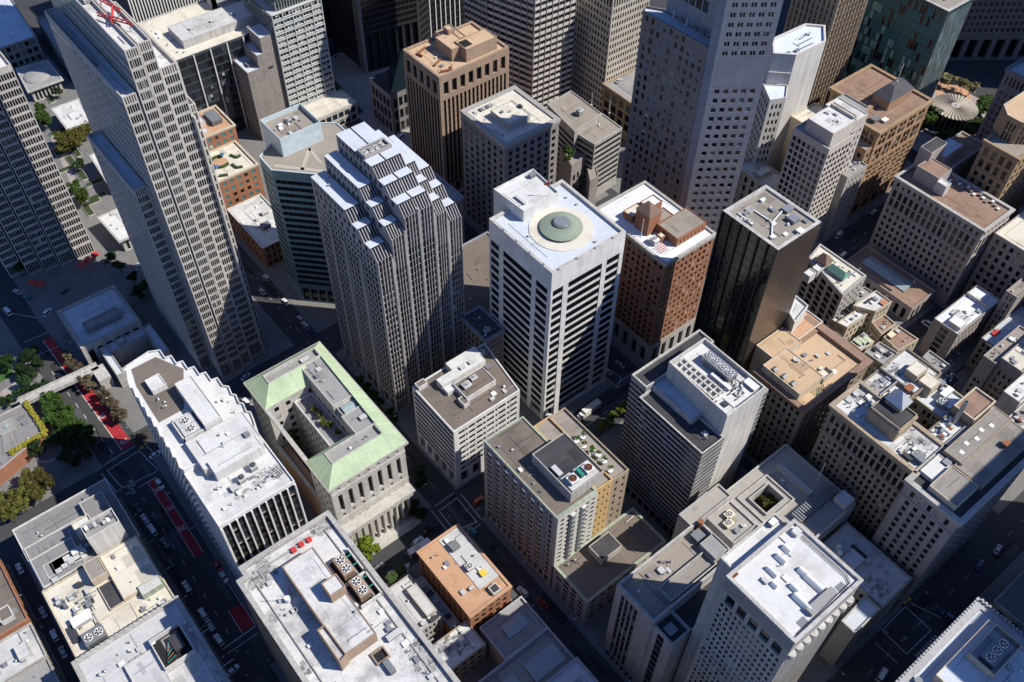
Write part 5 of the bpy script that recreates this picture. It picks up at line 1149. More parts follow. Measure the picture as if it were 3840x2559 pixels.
b.block(BX(207.5, 295.5, 216, 308), 65.6, 71.5, MATS['brown_granite'], MATS['roof_tan']); b.block(BX(212, 291, 229, 299.5), 65.6, 72, MATS['brown_granite'], MATS['roof_tan']); b.block(BX(211, 302, 220, 313), 65.6, 70.5, MATS['brown_granite'], MATS['roof_tan']); b.block(BX(213.5, 306, 217, 310), 70, 73.5, MATS['brown_granite'], MATS['roof_tan'])
g = MB(); g.face([(*p, 71.85) for p in BX(212.8, 293, 217, 298)]); b.part('plant_well', g, M('black'))
b.unit(214, 313.5, 5, 2, 3, 65.6, m=M('galv')); b.unit(217.5, 312, 2, 2, 3.6, 65.6, m=M('galv'))
for p, q in (((198.5, 309), (204, 311)), ((198.5, 309), (199, 306)), ((199, 297), (203.5, 299)), ((198, 291.5), (203, 290)), ((203, 290), (205, 292.5))): g = MB(); g.bar((*p, 65.9), (*q, 65.9), .6, .9); b.part('duct', g, M('rust'))
b.vents(5, 95, BX(197, 290, 206, 313)); b.done()
b = Bld('office_building', 'dark stone block with a bright cream roof and low central penthouse, half shaded', 'office building', BX(195, 242.3, 224, 272.5))
wz = [Z(5, 7, .5, 1, .7), Z(55, 7, .42, 14, .5, m=.8, d=.45, k='d'), Z(58.5)]
b.vol(BX(195, 242.3, 224.2, 272.5), 0, 58.5, MATS['pink_granite'], MATS['roof_cream'], {0: wz, 3: wz}, .7, 1.6, MATS['pale_stone'], corn=(1.1, .5))
q = P('B1645,815 B1742,760 B1742,640 B1540,685', 61); b.block(BX(202.6, 249.5, 214, 262), 57.8, 61.2, PS, MATS['roof_cream'], 'penthouse', .2)
for x in (203, 206.5): b.unit(x, 268, 2.8, 2, .8, 57.8, 1, M('pipe_grey'))
b.unit(214, 256, 1, 2, 1.2, 61, m=M('dark_metal')); b.vents(6, 96, BX(197, 244, 201, 270)); b.vents(4, 97, BX(203, 250, 213, 261), 61); b.done()
b = Bld('office_building', 'beige low block with a two-level flat roof, behind the cream-roofed dark block', 'office building', BX(247, 242, 265, 256))
lz = [Z(5), Z(33, cx=[(.02, .98)], ny=9, hh=.45, d=.5, k='d', mull=12), Z(34)]
b.vol(P('C575,945 C755,835 C625,740 C455,870', 34), 0, 34, PS, MATS['roof_taupe'], {0: lz, 3: lz}, .5, .5)
q = P('C445,860 C620,740 C420,590 C265,680', 37); b.vol(q, 0, 37, PS, MATS['roof_taupe'], {0: [Z(37)], 3: lz}, .5, .4)
x, y = at('C478,740', 37.5); b.unit(x, y, 2.6, 2.6, 3, 36.5, 1); b.mast(*at('C555,680', 37), 7, 36.5, .1); b.mast(*at('C670,740', 34), 7, 34, .1)
b.vents(6, 98, P('C575,945 C755,835 C625,740 C455,870', 34), 33.5); b.vol(P('C425,1085 C520,1010 C450,900 C350,960', 26), 0, 26, MATS['pink_granite'], MATS['roof_taupe'], {0: [Z(20, 3, .5, 4, .6), Z(26)]}, 1.2, .5)
b.vol(P('C545,1185 C600,1150 C560,950 C505,985', 20), 0, 20, MATS['pink_granite'], MATS['roof_taupe'], {}, .5, .4); b.done()
b = Bld('office_tower', 'tower of white bands and dark windows, sunlit on its right side, at the top', 'office tower', BX(261, 302, 286, 345))
wall('band_white', (.60, .56, .50), var=.08, streak=.08); bz = [Z(6), Z(150, cx=[(.0, 1)], ny=42, hh=.48, d=.9, k='k', mull=8, fin=(.3, .3, 1))]
bzz = [Z(6), Z(150, cx=[(i / 7 + .004, (i + 1) / 7 - .004) for i in range(7)], ny=42, hh=.46, d=.7, k='k', mull=3, fin=(.28, .25, 1))]
b.vol([(261, 303.5), (286, 302), (290, 345), (251, 345), (253.5, 330)], 0, 150, MATS['band_white'], MATS['roof_grey'], {0: bzz, 4: [dict(z) for z in bzz], 3: bzz}, .5, extra=(MATS['pink_granite'],)); b.done()
b = Bld('office_tower', 'beige tower with dark grooves and rows of slim windows, left of the big blue-grey tower', 'office tower', BX(294, 286, 316, 318))
gz = [Z(4), Z(64, 15, .5, 16, .48, m=.5, d=.4, k='d'), Z(70, 15, .6, 1, .85, m=.5, d=.5, k='k')]
wall('beige_tower', (.50, .45, .38), brick=(4.6, 3.8, 0), mortar=.5, var=.1, streak=.12)
b.vol(BX(294.5, 286, 320, 318), 0, 70, MATS['beige_tower'], MATS['roof_cream'], {0: gz, 3: gz}, .8); b.done()
b = Bld('old_building', 'old brown building with a car parked on its roof deck, below the beige tower', 'building', BX(292, 262, 330, 285))
b.vol([(293, 258), (330, 258), (330, 285.6), (293, 285.6)], 0, 24, MATS['tan_brick'], MATS['roof_grey'], {0: [Z(23, 8, .5, 5, .6), Z(24)], 3: [Z(5), Z(22, 5, .6, 3, .62, d=.6, k='d', band=.6), Z(24)]}, .9, .6, MATS['buff_stone'], corn=(.8, .4)); b.done()
# the big blue-grey tower
b = Bld('office_tower', 'huge blue-grey granite tower with square windows and a notched shoulder', 'office tower', BX(237, 169, 278, 222))
BS = .90                                        # plan measured on the 94 m level, built on the 115 m level
def q4(pts): return [(x * BS, y * BS) for x, y in pts]
lz = [Z(6, 10, .6, 1, .7, k='k'), Z(115, 10, .60, 27, .60, m=.9, d=.3, k='f'), Z(115)]
BGm = MATS['blue_granite']; wall('mauve_granite', (.185, .165, .165), brick=(1.8, 1.3, 0), mortar=.86, var=.1, streak=.1)
b.vol(q4([(267.3, 205.2), (274, 206), (274, 236), (269.5, 243.2), (265.8, 240.6)]), 0, 115, MATS['mauve_granite'], MATS['roof_bluewhite'], {4: lz, 3: [Z(115, 1, .3, 26, .5, k='d')]}, .9, .5)
b.vol(q4([(267.35, 205.1), (269, 202.2), (286.5, 189.4), (301, 203), (284, 223), (273.5, 235), (273.5, 205.6)]), 0, 175, BGm, MATS['roof_dark'], {1: [Z(6), Z(99.5, 5, .50, 23, .40, m=1.5, d=.3, k='s'), Z(111.5, 5, .55, 1, .75, m=1.5, d=.15, k='k') if False else Z(111.5), Z(175, 5, .52, 17, .40, m=1.5, d=.3, k='d', pair=True)], 5: [Z(122), Z(133, 4, .7, 2, .7, m=7, d=1.5, k='s', mull=3), Z(175)]}, .9, .5)
b.mast(270.4 * BS, 228 * BS, 3, 116, .12); b.mast(270.8 * BS, 221 * BS, 3, 116, .12)
for y in (212, 216, 224): b.unit(271 * BS, y * BS, 1.5, 1.8, 1, 116.1, m=M('pipe_grey'))
b.done()
b = Bld('old_building', 'red brick building with a hipped brick tower and white terraces on its roof', 'building', BX(198, 152, 224, 190))
rz = [Z(9, 5, .5, 1, .8, m=1, k='k'), Z(12), Z(57, 10, .46, 14, .52, m=.8, d=.35, k='p', pair=False), Z(59)]
roofm('roof_bright', (.72, .74, .77), (.4, .41, .43), .4, .2)
b.vol(BX(198, 152.2, 223.8, 190), 12, 59, MATS['red_brick'], MATS['roof_bright'], {0: rz[2:], 3: [dict(rz[2], nx=13, k='d'), rz[3]]}, .7, .5, MATS['pale_stone'], corn=(1.0, .6))
b.vol(BX(197.6, 151.8, 224, 190.4), 0, 12, PS, MATS['roof_grey'], {0: [Z(10, 5, .5, 1, .85, d=1, k='k'), Z(12)], 3: [Z(10, 7, .5, 1, .85, d=1, k='k'), Z(12)]}, 0)
b.block(BX(207.5, 156.5, 223, 167), 58.3, 62.3, MATS['red_brick'], MATS['roof_taupe'], 'penthouse', .3, {0: [Z(62, 7, .3, 1, .5, k='p'), Z(62.3)], 3: None}); b.block(BX(207.5, 167, 216, 172.5), 58.3, 62.3, MATS['red_brick'], MATS['roof_taupe'], 'penthouse', .3)
b.block(BX(203.2, 176, 211, 181), 58.3, 61.5, MATS['red_brick'], MATS['roof_cream']); b.block(BX(211, 175, 218, 180), 58.3, 62.5, MATS['red_brick'], MATS['roof_bright'])
tq = BX(203, 167.4, 209.2, 174.4); b.block(tq, 58.3, 67.4, MATS['red_brick'], None, 'brick_tower')
g = MB(); o = inset(tq, -.35); ap = (206.1, 170.9, 70.4)
for i in range(4): g.face([(*o[i], 67.4), (*o[(i + 1) % 4], 67.4), ap])
g.face([(*p, 67.38) for p in reversed(o)]); b.part('hipped_roof', g, MATS['roof_tiles'])
b.mast(201, 168.5, 9, 58.3, .13, 'flagpole'); b.unit(202.4, 163, 2.4, 3, 2.6, 58.3, 1, M('white_metal'))
g = MB()
for k in range(4): g.bar((200.4, 157.5 + k * .9, 58.6 + k * .3), (204.4, 157.5 + k * .9, 58.6 + k * .3), .15, .15); g.tube((200.4 + k, 157.4, 58.4), (200.4 + k, 160.6, 59.8), .08)
b.part('fire_stair', g, M('red_paint')); b.block(BX(204.4, 161.6, 207, 164), 58.3, 61, MATS['red_brick'], MATS['roof_cream'], 'chimney', .2); b.vents(12, 99, BX(199, 176, 222, 189)); b.vents(4, 100, BX(209, 153.4, 222, 155.6)); b.done()
b = Bld('office_tower', 'black tower with a taupe roof, glass ribs on its left, bronze mesh on its right', 'office tower', BX(202, 113, 223.5, 137))
b.vol(BX(199.3, 111.3, 220.4, 134.8), 0, 96, MATS['bronze_metal'], MATS['roof_taupe'], {3: [Z(5, 5, .8, 1, .9, k='k'), Z(96, 6, .84, 24, .94, m=.1, d=.12, sp=.06, sm=1, k='k', fin=(.45, .6, 1))], 0: None}, .7, 1.3, LC, extra=(MATS['black_metal'],))
zr = 95.3; ox_, oy_ = -2.9, -1.8; b.unit(217 + ox_, 119.5 + oy_, 3, 3, 1.6, zr, m=M('galv')); b.unit(219.6 + ox_, 124 + oy_, 3.4, 2.4, 1.2, zr, m=M('galv')); b.unit(206 + ox_, 118 + oy_, 1, 1, .8, zr); b.unit(205.4 + ox_, 128.5 + oy_, 1.2, 1.2, .6, zr); b.block(BX(205.7, 128.6, 208.1, 131), zr, 95.9, LC, MATS['roof_grey'], 'hatch', .1); b.unit(214.5 + ox_, 114.6 + oy_, 2.2, 2, 1.2, zr, m=M('white_metal'))
for p, q in (((206, 119), (211, 123)), ((211, 123), (210.6, 131)), ((211, 123), (219, 125)), ((205, 126), (205.6, 133))):
    g = MB(); g.bar((p[0] + ox_, p[1] + oy_, zr + .3), (q[0] + ox_, q[1] + oy_, zr + .3), .4, .3); b.part('duct', g, M('white_metal'))
for k in range(5): b.mast(201.2 + k * .4, 130 - k * 1.2, 2.4 + k % 2, zr, .06)
b.vents(18, 101); b.done()
b = Bld('old_building', 'tan-roofed stone building with a stepped rooftop storey and three skylight boxes, below the black tower', 'building', BX(197, 82, 233, 112))
wall('tan_stone', (.335, .285, .215), brick=(1.4, .8), mortar=.85, var=.18, streak=.22); TSN = MATS['tan_stone']
tz = [Z(6, 8, .6, 1, .75), Z(42, 8, .44, 10, .56, m=1, d=.5, k='o'), Z(44)]
b.vol(BX(197.4, 82.4, 232.6, 104.2), 0, 44, TSN, MATS['roof_tan'], {0: tz, 3: [dict(z) for z in tz]}, .9, 1.4, MATS['roof_rust'], corn=(1.2, .9))
zr = 43.1
b.block(BX(198.8, 87, 211.5, 103.4), zr, 47.2, MATS['cream_plaster'], MATS['roof_tan'], 'penthouse', .25); b.block(BX(204, 102, 218, 111), 30, 47, MATS['cream_plaster'], MATS['roof_tan'], 'penthouse', .3)
b.vol(BX(214.6, 104.2, 233.4, 112), 0, 45, MATS['ochre_plaster'], MATS['roof_terracotta'], {3: [Z(30), Z(44, 2, .4, 4, .5, k='p'), Z(45)]}, .5, .4, WP)
for y in (90.5, 94.5, 98.5): b.skylight(199.6, y, 201.6, y + 1.8, 46.95, 1.1, m=M('pipe_grey'))
b.block(BX(211.5, 86.4, 217, 90), zr, 45.8, MATS['cream_plaster'], MATS['roof_cream'], 'penthouse', 1.2); b.block(BX(229.6, 83.8, 232, 110), zr, 44.6, MATS['roof_rust'], MATS['roof_rust'], 'ridge', 0)
for k in range(5): g = MB(); g.tube((206 + k * .9, 84.4, zr), (207 + k * .9, 85.6, zr + 2), .14); b.part('pipe_run', g, M('dark_metal' if k % 2 else 'green_pipe'))
for k in range(3): g = MB(); g.cyl(210.5 + k * 1.5, 84, zr, zr + .8, .6, 12); b.part('exhaust_hood', g, M('dark_metal'))
b.unit(219, 103.4, 1.6, 1.2, 1, zr); b.vents(8, 102, BX(214, 84, 229, 103), zr); b.vents(4, 103, BX(203, 88, 211, 102), 46.95); b.done()
b = Bld('low_building', 'slim white stair tower wedged between the black tower and the tan-roofed building', 'building', BX(226, 112, 234, 122))
b.vol(P('H245,625 H335,515 H250,445 H205,560', 52), 0, 52, WP, MATS['roof_white'], {}, .8, .4); b.done()

# the small-roof quarter
def small(lab, poly, h, wm, rm, F=None, n=5, seed=0, nm='old_building', cm=None, par=.7):
    b = Bld(nm, lab, 'building', poly); b.vol(poly, 0, h, MATS[wm], MATS[rm], F, par, .4, MATS[cm] if cm else None); b.vents(n, seed); return b
gz = [Z(29, 5, .45, 8, .55), Z(31)]
b = Bld('apartment_building', 'narrow building with a roof garden, a brown pyramid roof and a green glasshouse', 'apartment building', BX(263, 114, 280, 136))
b.vol(P('H560,450 H715,320 H410,110 H335,200', 31), 0, 31, PS, MATS['roof_cream'], {3: [Z(29, 5, .6, 9, .6, m=.5, d=.5, sp=.3, k='d'), Z(31)], 0: [Z(29, 5, .4, 9, .5), Z(31)]}, .6, .8, MATS['pale_stone'])
q = at('H440,215', 33); g = MB(); o = [(q[0] - 2.2, q[1] - 2.4), (q[0] + 2.2, q[1] - 2.4), (q[0] + 2.2, q[1] + 2.4), (q[0] - 2.2, q[1] + 2.4)]; g.prism(o, 30, 33)
b.part('pavilion', g, PS); g = MB(); o = inset(o, -.5)
for i in range(4): g.face([(*o[i], 33), (*o[(i + 1) % 4], 33), (q[0], q[1], 36)])
b.part('pyramid_roof', g, MATS['roof_tiles'])
q = at('H530,290', 32.5); g = MB(); x, y = q; g.prism(BX(x - 1.8, y - 4, x + 1.8, y + 4), 30.4, 32.2); b.part('glasshouse', g, M('pale_glazing')); g = MB()
g.face([(x - 2, y - 4.2, 32.2), (x + 2, y - 4.2, 32.2), (x, y - 3, 34)]); g.face([(x + 2, y - 4.2, 32.2), (x + 2, y + 4.2, 32.2), (x, y + 3, 34), (x, y - 3, 34)]); g.face([(x - 2, y + 4.2, 32.2), (x - 2, y - 4.2, 32.2), (x, y - 3, 34), (x, y + 3, 34)]); g.face([(x + 2, y + 4.2, 32.2), (x - 2, y + 4.2, 32.2), (x, y + 3, 34)]); b.part('glasshouse_roof', g, plain('green_roof', (.13, .27, .22), .4))
for s in ('H400,265', 'H345,300'): x, y = at(s, 32); b.block(BX(x - 2, y - 1.6, x + 2, y + 1.6), 28, 32, WP, MATS['roof_white'])
b.vents(10, 104, P('H520,400 H690,320 H640,280 H480,330', 30.4), 30.4); b.done()
b = small('low bank with a big rust-brown roof and a glazed roof light, next to the street', BX(302, 100.3, 318.6, 136), 9, 'mauve_stone', 'roof_rust', {0: [Z(7, 4, .6, 1, .8, k='k'), Z(9)], 3: [Z(7, 9, .5, 1, .85, d=.8, k='k'), Z(9)]}, 5, 105, 'bank_building')
b.skylight(307.5, 108.5, 314.5, 131, 8.3, 1.4); b.block(BX(304, 112, 305.2, 124), 8.3, 9.2, MATS['pale_stone'], MATS['roof_rust'], 'kerb', 0); b.done()
for i, (lab, cs, h, wm, rm) in enumerate((
        ('white roof with a small orange patch, just below the rust-brown bank roof', 'H775,555 H880,490 H775,415 H625,515', 22, 'cream_plaster', 'roof_white_dirty'),
        ('small white two-part roof between the roof garden and the pale green roof plant', 'H590,660 H720,570 H650,540 H520,625', 20, 'cream_plaster', 'roof_white'),
        ('narrow cream roof strip beside the small white two-part roof', 'H520,630 H600,580 H550,550 H470,590', 17, 'pale_stone', 'roof_cream'),
        ('low grey roof crowded with pipes at the foot of the roof-garden building', 'H620,510 H760,430 H700,390 H560,470', 9, 'pale_stone', 'roof_grey'),
        ('rust-brown roof with white hatches beside the white roof with the orange patch', 'H810,700 H905,635 H830,570 H745,620', 17, 'cream_plaster', 'roof_rust'),
        ('rust-brown roof behind a cream parapet at the street corner', 'H920,810 H1055,735 H920,645 H825,720', 18, 'cream_plaster', 'roof_rust'),
        ('pale green rooftop plant platform among the small roofs', 'H680,810 H765,750 H690,695 H605,750', 16, 'cream_plaster', 'roof_greywhite'),
        ('smooth grey roof with two clusters of dark plant', 'H830,905 H925,830 H800,750 H705,820', 20, 'pale_stone', 'roof_grey'),
        ('long rust-brown ridge strip beside the tan roof', 'H690,890 H745,875 H520,690 H440,670', 24, 'tan_stone', 'roof_rust'),
        ('dim grey flat roof beyond the big white roof, above the dark alley', 'H1205,960 H1270,910 H1125,805 H1080,850', 22, 'pale_stone', 'roof_grey'),
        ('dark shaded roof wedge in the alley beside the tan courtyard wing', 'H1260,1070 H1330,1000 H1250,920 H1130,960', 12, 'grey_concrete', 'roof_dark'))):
    b = small(lab, P(cs, h), h, wm, rm, {0: [Z(h - 1, 4, .4, max(2, int(h / 3.4)), .5), Z(h)], 3: [Z(h - 1, 5, .4, max(2, int(h / 3.4)), .5), Z(h)]}, 4, 110 + i, 'low_building' if h < 18 else 'old_building', 'cream_plaster' if 'cream' in lab else None)
    cxp, cyp = sum(p[0] for p in b.poly) / 4, sum(p[1] for p in b.poly) / 4
    if i == 0: b.unit(cxp + 3, cyp - 2.5, 3, 2, .8, None, 0, M('terracotta')); b.unit(cxp - 1, cyp + 2, 4, .8, .8, None, 0, M('dark_metal'))
    if i == 6: 
        for k in range(3): b.unit(cxp - 2 + k * 2, cyp + 1 - k, 1.6, 3.4, 1.4, None, 0, plain('pale_green', (.46, .52, .36), .5))
        b.unit(cxp + 3, cyp + 1.5, 2, 2, 1.2, None, 1)
    if i == 7:
        for dx, dy in ((-1, 2.4), (1, -2.4)):
            for k in range(4): b.unit(cxp + dx + (k % 2) * .9, cyp + dy + (k // 2) * .9, .8, .7, .8 + .2 * k, None, 0, M('dark_metal'))
    if i in (3, 10):
        for k in range(5): b.unit(cxp - 3 + k * 1.4, cyp + (k % 3 - 1), .9, .8, .9, None, 0, M(('galv', 'white_metal', 'pipe_grey')[k % 3]))
    if i == 5: b.unit(cxp - 1.5, cyp + 3, 3, 2.2, 1.2, None, 0, M('cream_paint'))
    b.done()

# large old building with the pyramid-roofed tower, and its neighbour
OW = wall('old_stone', (.335, .275, .205), brick=(1.4, .8), mortar=.82, var=.18, streak=.25)
b = Bld('old_building', 'large old stone building with white roofs, a silver pyramid tower and a light court', 'building', BX(193.7, 41.5, 232.5, 73.3)); h = 60
oz = [Z(6), Z(46, 14, .46, 12, .55, m=.8, d=.45, k='o'), Z(47, 0, band=.8), Z(57, 14, .55, 2, .7, m=.8, d=.5, k='o'), Z(60)]
b.vol(BX(193.7, 41.4, 208.3, 73.3), 0, h, OW, MATS['roof_white_dirty'], {3: oz, 0: [Z(57, 6, .4, 15, .5), Z(60)], 1: [Z(58, 6, .5, 16, .5), Z(60)]}, .8, .6, MATS['buff_stone'], corn=(1.0, .9))
b.vol(BX(208.3, 59.2, 232.6, 73.3), 0, h, OW, MATS['roof_white_dirty'], {0: [Z(59, 7, .6, 16, .52, m=.5, d=.4, k='o'), Z(60)], 1: [Z(59, 5, .4, 16, .5), Z(60)]}, .8, .5)
b.vol(BX(208.3, 41.4, 221, 48.4), 0, h, OW, MATS['roof_white_dirty'], {0: [Z(57, 5, .4, 15, .5), Z(60)]}, .8, .5)
wall('court_cream', (.47, .42, .30), var=.12, streak=.18)
b.vol(BX(219.5, 48.4, 232.5, 59.2), 0, h - 3, MATS['court_cream'], MATS['roof_bluewhite'], {3: [Z(56, 6, .56, 15, .56, m=.3, d=.35, k='o'), Z(57)], 1: [Z(56, 5, .4, 16, .5), Z(57)]}, .8, .5)
b.vol([(221, 40.9), (233, 40.9), (233, 48.4), (221, 48.4)], 0, h + 3.4, MATS['buff_stone'], MATS['roof_rust'], {0: [Z(62, 6, .4, 16, .5), Z(63.4)], 3: None}, .7, .5, MATS['cream_plaster'])
b.vol(BX(208.3, 65.9, 218, 66.4), 59, 60.6, OW, MATS['roof_grey'], {}, 0, name='party_wall'); b.vol(BX(217.6, 60, 218.1, 73), 59, 60.8, OW, MATS['roof_grey'], {}, 0, name='party_wall'); b.vol(BX(207.2, 59.4, 207.7, 73), 59, 60.6, OW, MATS['roof_grey'], {}, 0, name='party_wall')
tq = BX(197.6, 52.6, 206.6, 63.6); b.block(tq, 59.2, 66, MATS['buff_stone'], MATS['roof_dark'], 'stone_tower', .6); b.block(inset(tq, -.4), 64.2, 64.9, MATS['buff_stone'], None, 'tower_cornice', 0)
t2 = BX(203.3, 57.6, 207.3, 62); b.block(BX(203, 56.6, 208, 62.4), 65.4, 67.5, MATS['buff_stone'], None, 'pyramid_base', 0); g = MB(); o = BX(202.6, 56.2, 208.4, 62.8)
for i in range(4): g.face([(*o[i], 67.5), (*o[(i + 1) % 4], 67.5), (205.5, 59.5, 71.5)])
g.face([(*p, 67.48) for p in reversed(o)]); b.part('pyramid_roof', g, plain('silver_roof', (.45, .48, .52), .4, .3))
b.block(BX(222.4, 62.5, 228.6, 67), 59.2, 62.4, MATS['court_cream'], MATS['roof_cream'], 'penthouse', .2); b.unit(218, 62, 3, 2, 2, 59.2, m=M('rust')); b.block(BX(223, 57, 228.5, 62), 56.2, 61, MATS['cream_plaster'], MATS['roof_cream'], 'penthouse', .2)
b.unit(224.5, 52.6, 3, 3, 1.8, 56.2, 1, M('pale_glazing')); b.unit(228.6, 54, 5, 2, 2.4, 56.2, m=M('white_metal')); b.unit(226, 50.4, 4, 1.6, 1.6, 56.2, m=M('white_metal')); b.unit(230, 57.4, 2, 2, 3, 56.2, m=M('galv'))
g = MB(); g.cyl(219, 45.3, 59.2, 70, .75, 16); g.face(circ(.6, 70.02, 219, 45.3, 16), 1); b.part('flue', g, [M('galv'), M('black')]); g = MB(); g.tube((213.6, 43, 60), (213.6, 46, 60), .8, 12); b.part('boiler_tank', g, M('white_metal'))
for k in range(6): b.unit(211 + k * 1.4, 44.4 + (k % 3), 1.1, 1, 1 + .3 * (k % 3), 59.2, m=M(('rust', 'galv', 'white_metal')[k % 3]))
b.unit(197.8, 44, 2, 4, 2, 59.2, m=M('pipe_grey')); b.unit(195.8, 46.5, 1.4, 3, 1.4, 59.2, m=M('dark_metal'))
[b.grime(x_, y_, 3, 30, MATS['roof_white_dirty'], 59.2) for x_, y_ in ((199, 46), (204, 50), (212, 69), (222, 70), (203, 69))]; b.vents(16, 130, BX(195, 42, 207, 52), 59.2); b.vents(18, 131, BX(195, 64, 207, 73), 59.2); b.vents(14, 132, BX(208, 60, 220, 73), 59.2); b.vents(8, 133, BX(209, 42, 220, 48), 59.2); b.done()
b = Bld('old_building', 'grey old building with grouped window strips and weathered plank roofs at the dark street corner', 'building', BX(189.3, 23, 232, 41))
fz = [Z(8, 7, .4, 2, .5), Z(10, 0, band=.6), Z(52, 5, .42, 13, .5, m=1.6, d=.5, sp=.2, k='d'), Z(53, 0, band=.7), Z(58, 5, .4, 1, .6, m=1.6, d=.4), Z(60)]
b.vol(BX(189.3, 23, 232.5, 41.2), 0, 60, MATS['mauve_stone'], MATS['roof_dark'], {3: fz, 0: [Z(8, 8, .5, 1, .8), Z(57, 14, .45, 14, .55), Z(60)]}, 1.0, .9, MATS['pale_stone'], corn=(1.3, .9))
b.block(BX(191, 26.4, 202.4, 35.8), 59, 62, MATS['cream_plaster'], MATS['roof_plank'], 'penthouse', .25); b.block(BX(194.5, 35.8, 204, 41), 59, 60.6, WP, MATS['roof_white'], 'penthouse', .3); b.block(BX(203.4, 25.6, 232, 35.6), 59, 61.4, MATS['buff_stone'], MATS['roof_plank'], 'penthouse', .2); b.block(BX(205, 34, 232, 40.4), 59, 62.2, MATS['buff_stone'], MATS['roof_plank'], 'penthouse', .2)
b.unit(203.6, 37.6, 3, 2, 2, 59, m=M('galv')); b.unit(222, 30, 2.4, 1.6, 1.6, 61.3, m=M('rust'))
for k in range(5): g = MB(); g.box(208 + k * 4, 36 + (k % 2), 62.0, 209.4 + k * 4, 37.4 + (k % 2), 62.15); b.part('roof_hatch', g, M('white_metal'))
b.done()

# right-hand edge
for i, (lab, poly, h, wm, rm, F) in enumerate((
        ('pinkish white building with scattered paired windows on its shaded side, near the right edge', BX(276, 55.7, 300, 60.8), 35, 'mauve_stone', 'roof_taupe', {3: [Z(24, 2, .5, 7, .45), Z(35)]}),
        ('taller cream-roofed block joined to the pinkish white building at the right edge', BX(278, 47, 305, 55.6), 37, 'mauve_stone', 'roof_cream', {3: [Z(24, 3, .5, 7, .45, k='d', pair=True), Z(32, 3, .3, 2, .5, k='d'), Z(37)]}),
        ('white slab with a blank smooth wall at the right edge', BX(266, 40, 300, 46.6), 36, 'white_plaster', 'roof_white', {0: [Z(36)]}),
        ('white building with a weathered roof of vents and pipes at the right edge', BX(252.5, 31, 290, 39.6), 33, 'white_plaster', 'roof_plank', {0: [Z(32, 9, .4, 8, .5), Z(33)]}),
        ('small terrace building with red planters beyond the dark alley, near the right edge', BX(301, 62, 330, 70.5), 18, 'pink_granite', 'roof_bluewhite', {3: [Z(17, 3, .5, 5, .55, k='o'), Z(18)]}),
        ('blue-white roofed building at the right edge behind the terrace with planters', BX(306, 52, 345, 61.5), 24, 'mauve_stone', 'roof_bluewhite', {3: [Z(23, 3, .4, 6, .5, k='d'), Z(24)]}),
        ('pinkish flat-roofed building at the right edge above the terrace with planters', BX(318, 70.6, 360, 75.6), 30, 'mauve_stone', 'roof_taupe', {3: [Z(29, 2, .4, 8, .5, k='d'), Z(30)]}),
        ('grey mid-rise with a white roof of fan grids beside the dark crossing street', BX(293, 76.6, 323.5, 87.8), 20, 'mauve_stone', 'roof_bright', {3: [Z(4), Z(19, 1, .5, 5, .6, m=2.6, k='d', mull=4), Z(20)], 0: [Z(19, 12, .4, 5, .5), Z(20)]}),
        ('large beige building full of square windows with a cream roof at the right edge', BX(334, 40, 390, 94.8), 38, 'mauve_stone', 'roof_cream', {3: [Z(37, 16, .42, 9, .5, k='d'), Z(38)]}))):
    b = small(lab, poly, h, wm, rm, F, 9, 140 + i, 'office_building' if i > 6 else 'old_building'); x0, y0 = poly[0]; x1, y1 = poly[2]
    if i == 3: 
        for k in range(8): b.unit(255 + k * 1.7, 33 + (k * 2.3) % 6, 1.2, 1.0, 1 + .3 * (k % 3), None, 0, M(('rust', 'galv', 'white_metal', 'unit')[k % 4]))
    if i == 7:
        b.block(BX(295, 77.6, 300, 83), 19.3, 21.6, WP, MATS['roof_bright'], 'penthouse', .1)
        for k in range(2): b.unit(302.6, 79.8 + k * 4, 4, 3, .9, None, 4, M('unit'))
        g = MB(); g.box(315, 76.8, 19.3, 315.6, 87.4, 21); b.part('screen_wall', g, WP)
    if i == 8: b.skylight(343, 62, 350, 80, 37.3, 1.2)
    if i == 2: b.unit(271, 43, 2, 1.6, .8)
    b.done()

# ================================================================== along the far right street
b = Bld('office_tower', 'white tower with a chamfered white roof and a big blank sunlit side wall', 'office tower', BX(311, 194, 347, 212))
poly = [(318.5, 198), (335, 193.4), (347, 205), (341, 211.5), (320, 212.5), (311.4, 204.5)]
roofm('roof_blueframe', (.62, .67, .74), (.4, .45, .5), .4, .2)
b.vol([(318.4, 197.6), (337, 196.6), (347, 205), (341, 211.5), (320.2, 212.5), (311.4, 204.5)], 0, 75, WP, MATS['roof_blueframe'], {5: [Z(52, 4, .45, 12, .5, k='d'), Z(58, 4, .45, 1, .5, k='d'), Z(60, 0, band=.7), Z(66, 0, band=.7), Z(75)], 1: [Z(66, 5, .5, 15, .5, k='d'), Z(75)]}, 1.0, .9)
b.vol(BX(303, 186, 309.6, 197), 0, 58, WP, MATS['roof_blueframe'], {3: [Z(56, 4, .5, 13, .52, k='d'), Z(58)], 0: [Z(56, 2, .5, 13, .52, k='d'), Z(58)]}, .8, .4) if False else None
b.vol([(303.5, 195), (310.5, 191.8), (318.4, 197.7), (318.4, 206), (311, 206)], 0, 60, WP, MATS['roof_blueframe'], {0: [Z(58, 3, .45, 14, .5, k='d'), Z(60)], 4: [Z(58, 4, .45, 14, .5, k='d'), Z(60)]}, .8, .4)
for k in range(3): g = MB(); g.bar((322 + k * 4, 200 + k * 2.5, 74.4), (332 + k * 3, 199.5 + k * 3, 74.4), .35, .35); b.part('roof_rail', g, M('galv'))
for p in ((317, 201), (322, 200)): b.unit(*p, 2.4, 1.4, .9, 74, m=M('galv'))
b.vents(6, 150, BX(322, 200, 338, 208), 74); b.done()
b = Bld('office_building', 'cream concrete office block with an empty-looking grid of windows and a white upper storey', 'office building', BX(296, 157, 313, 176)); 
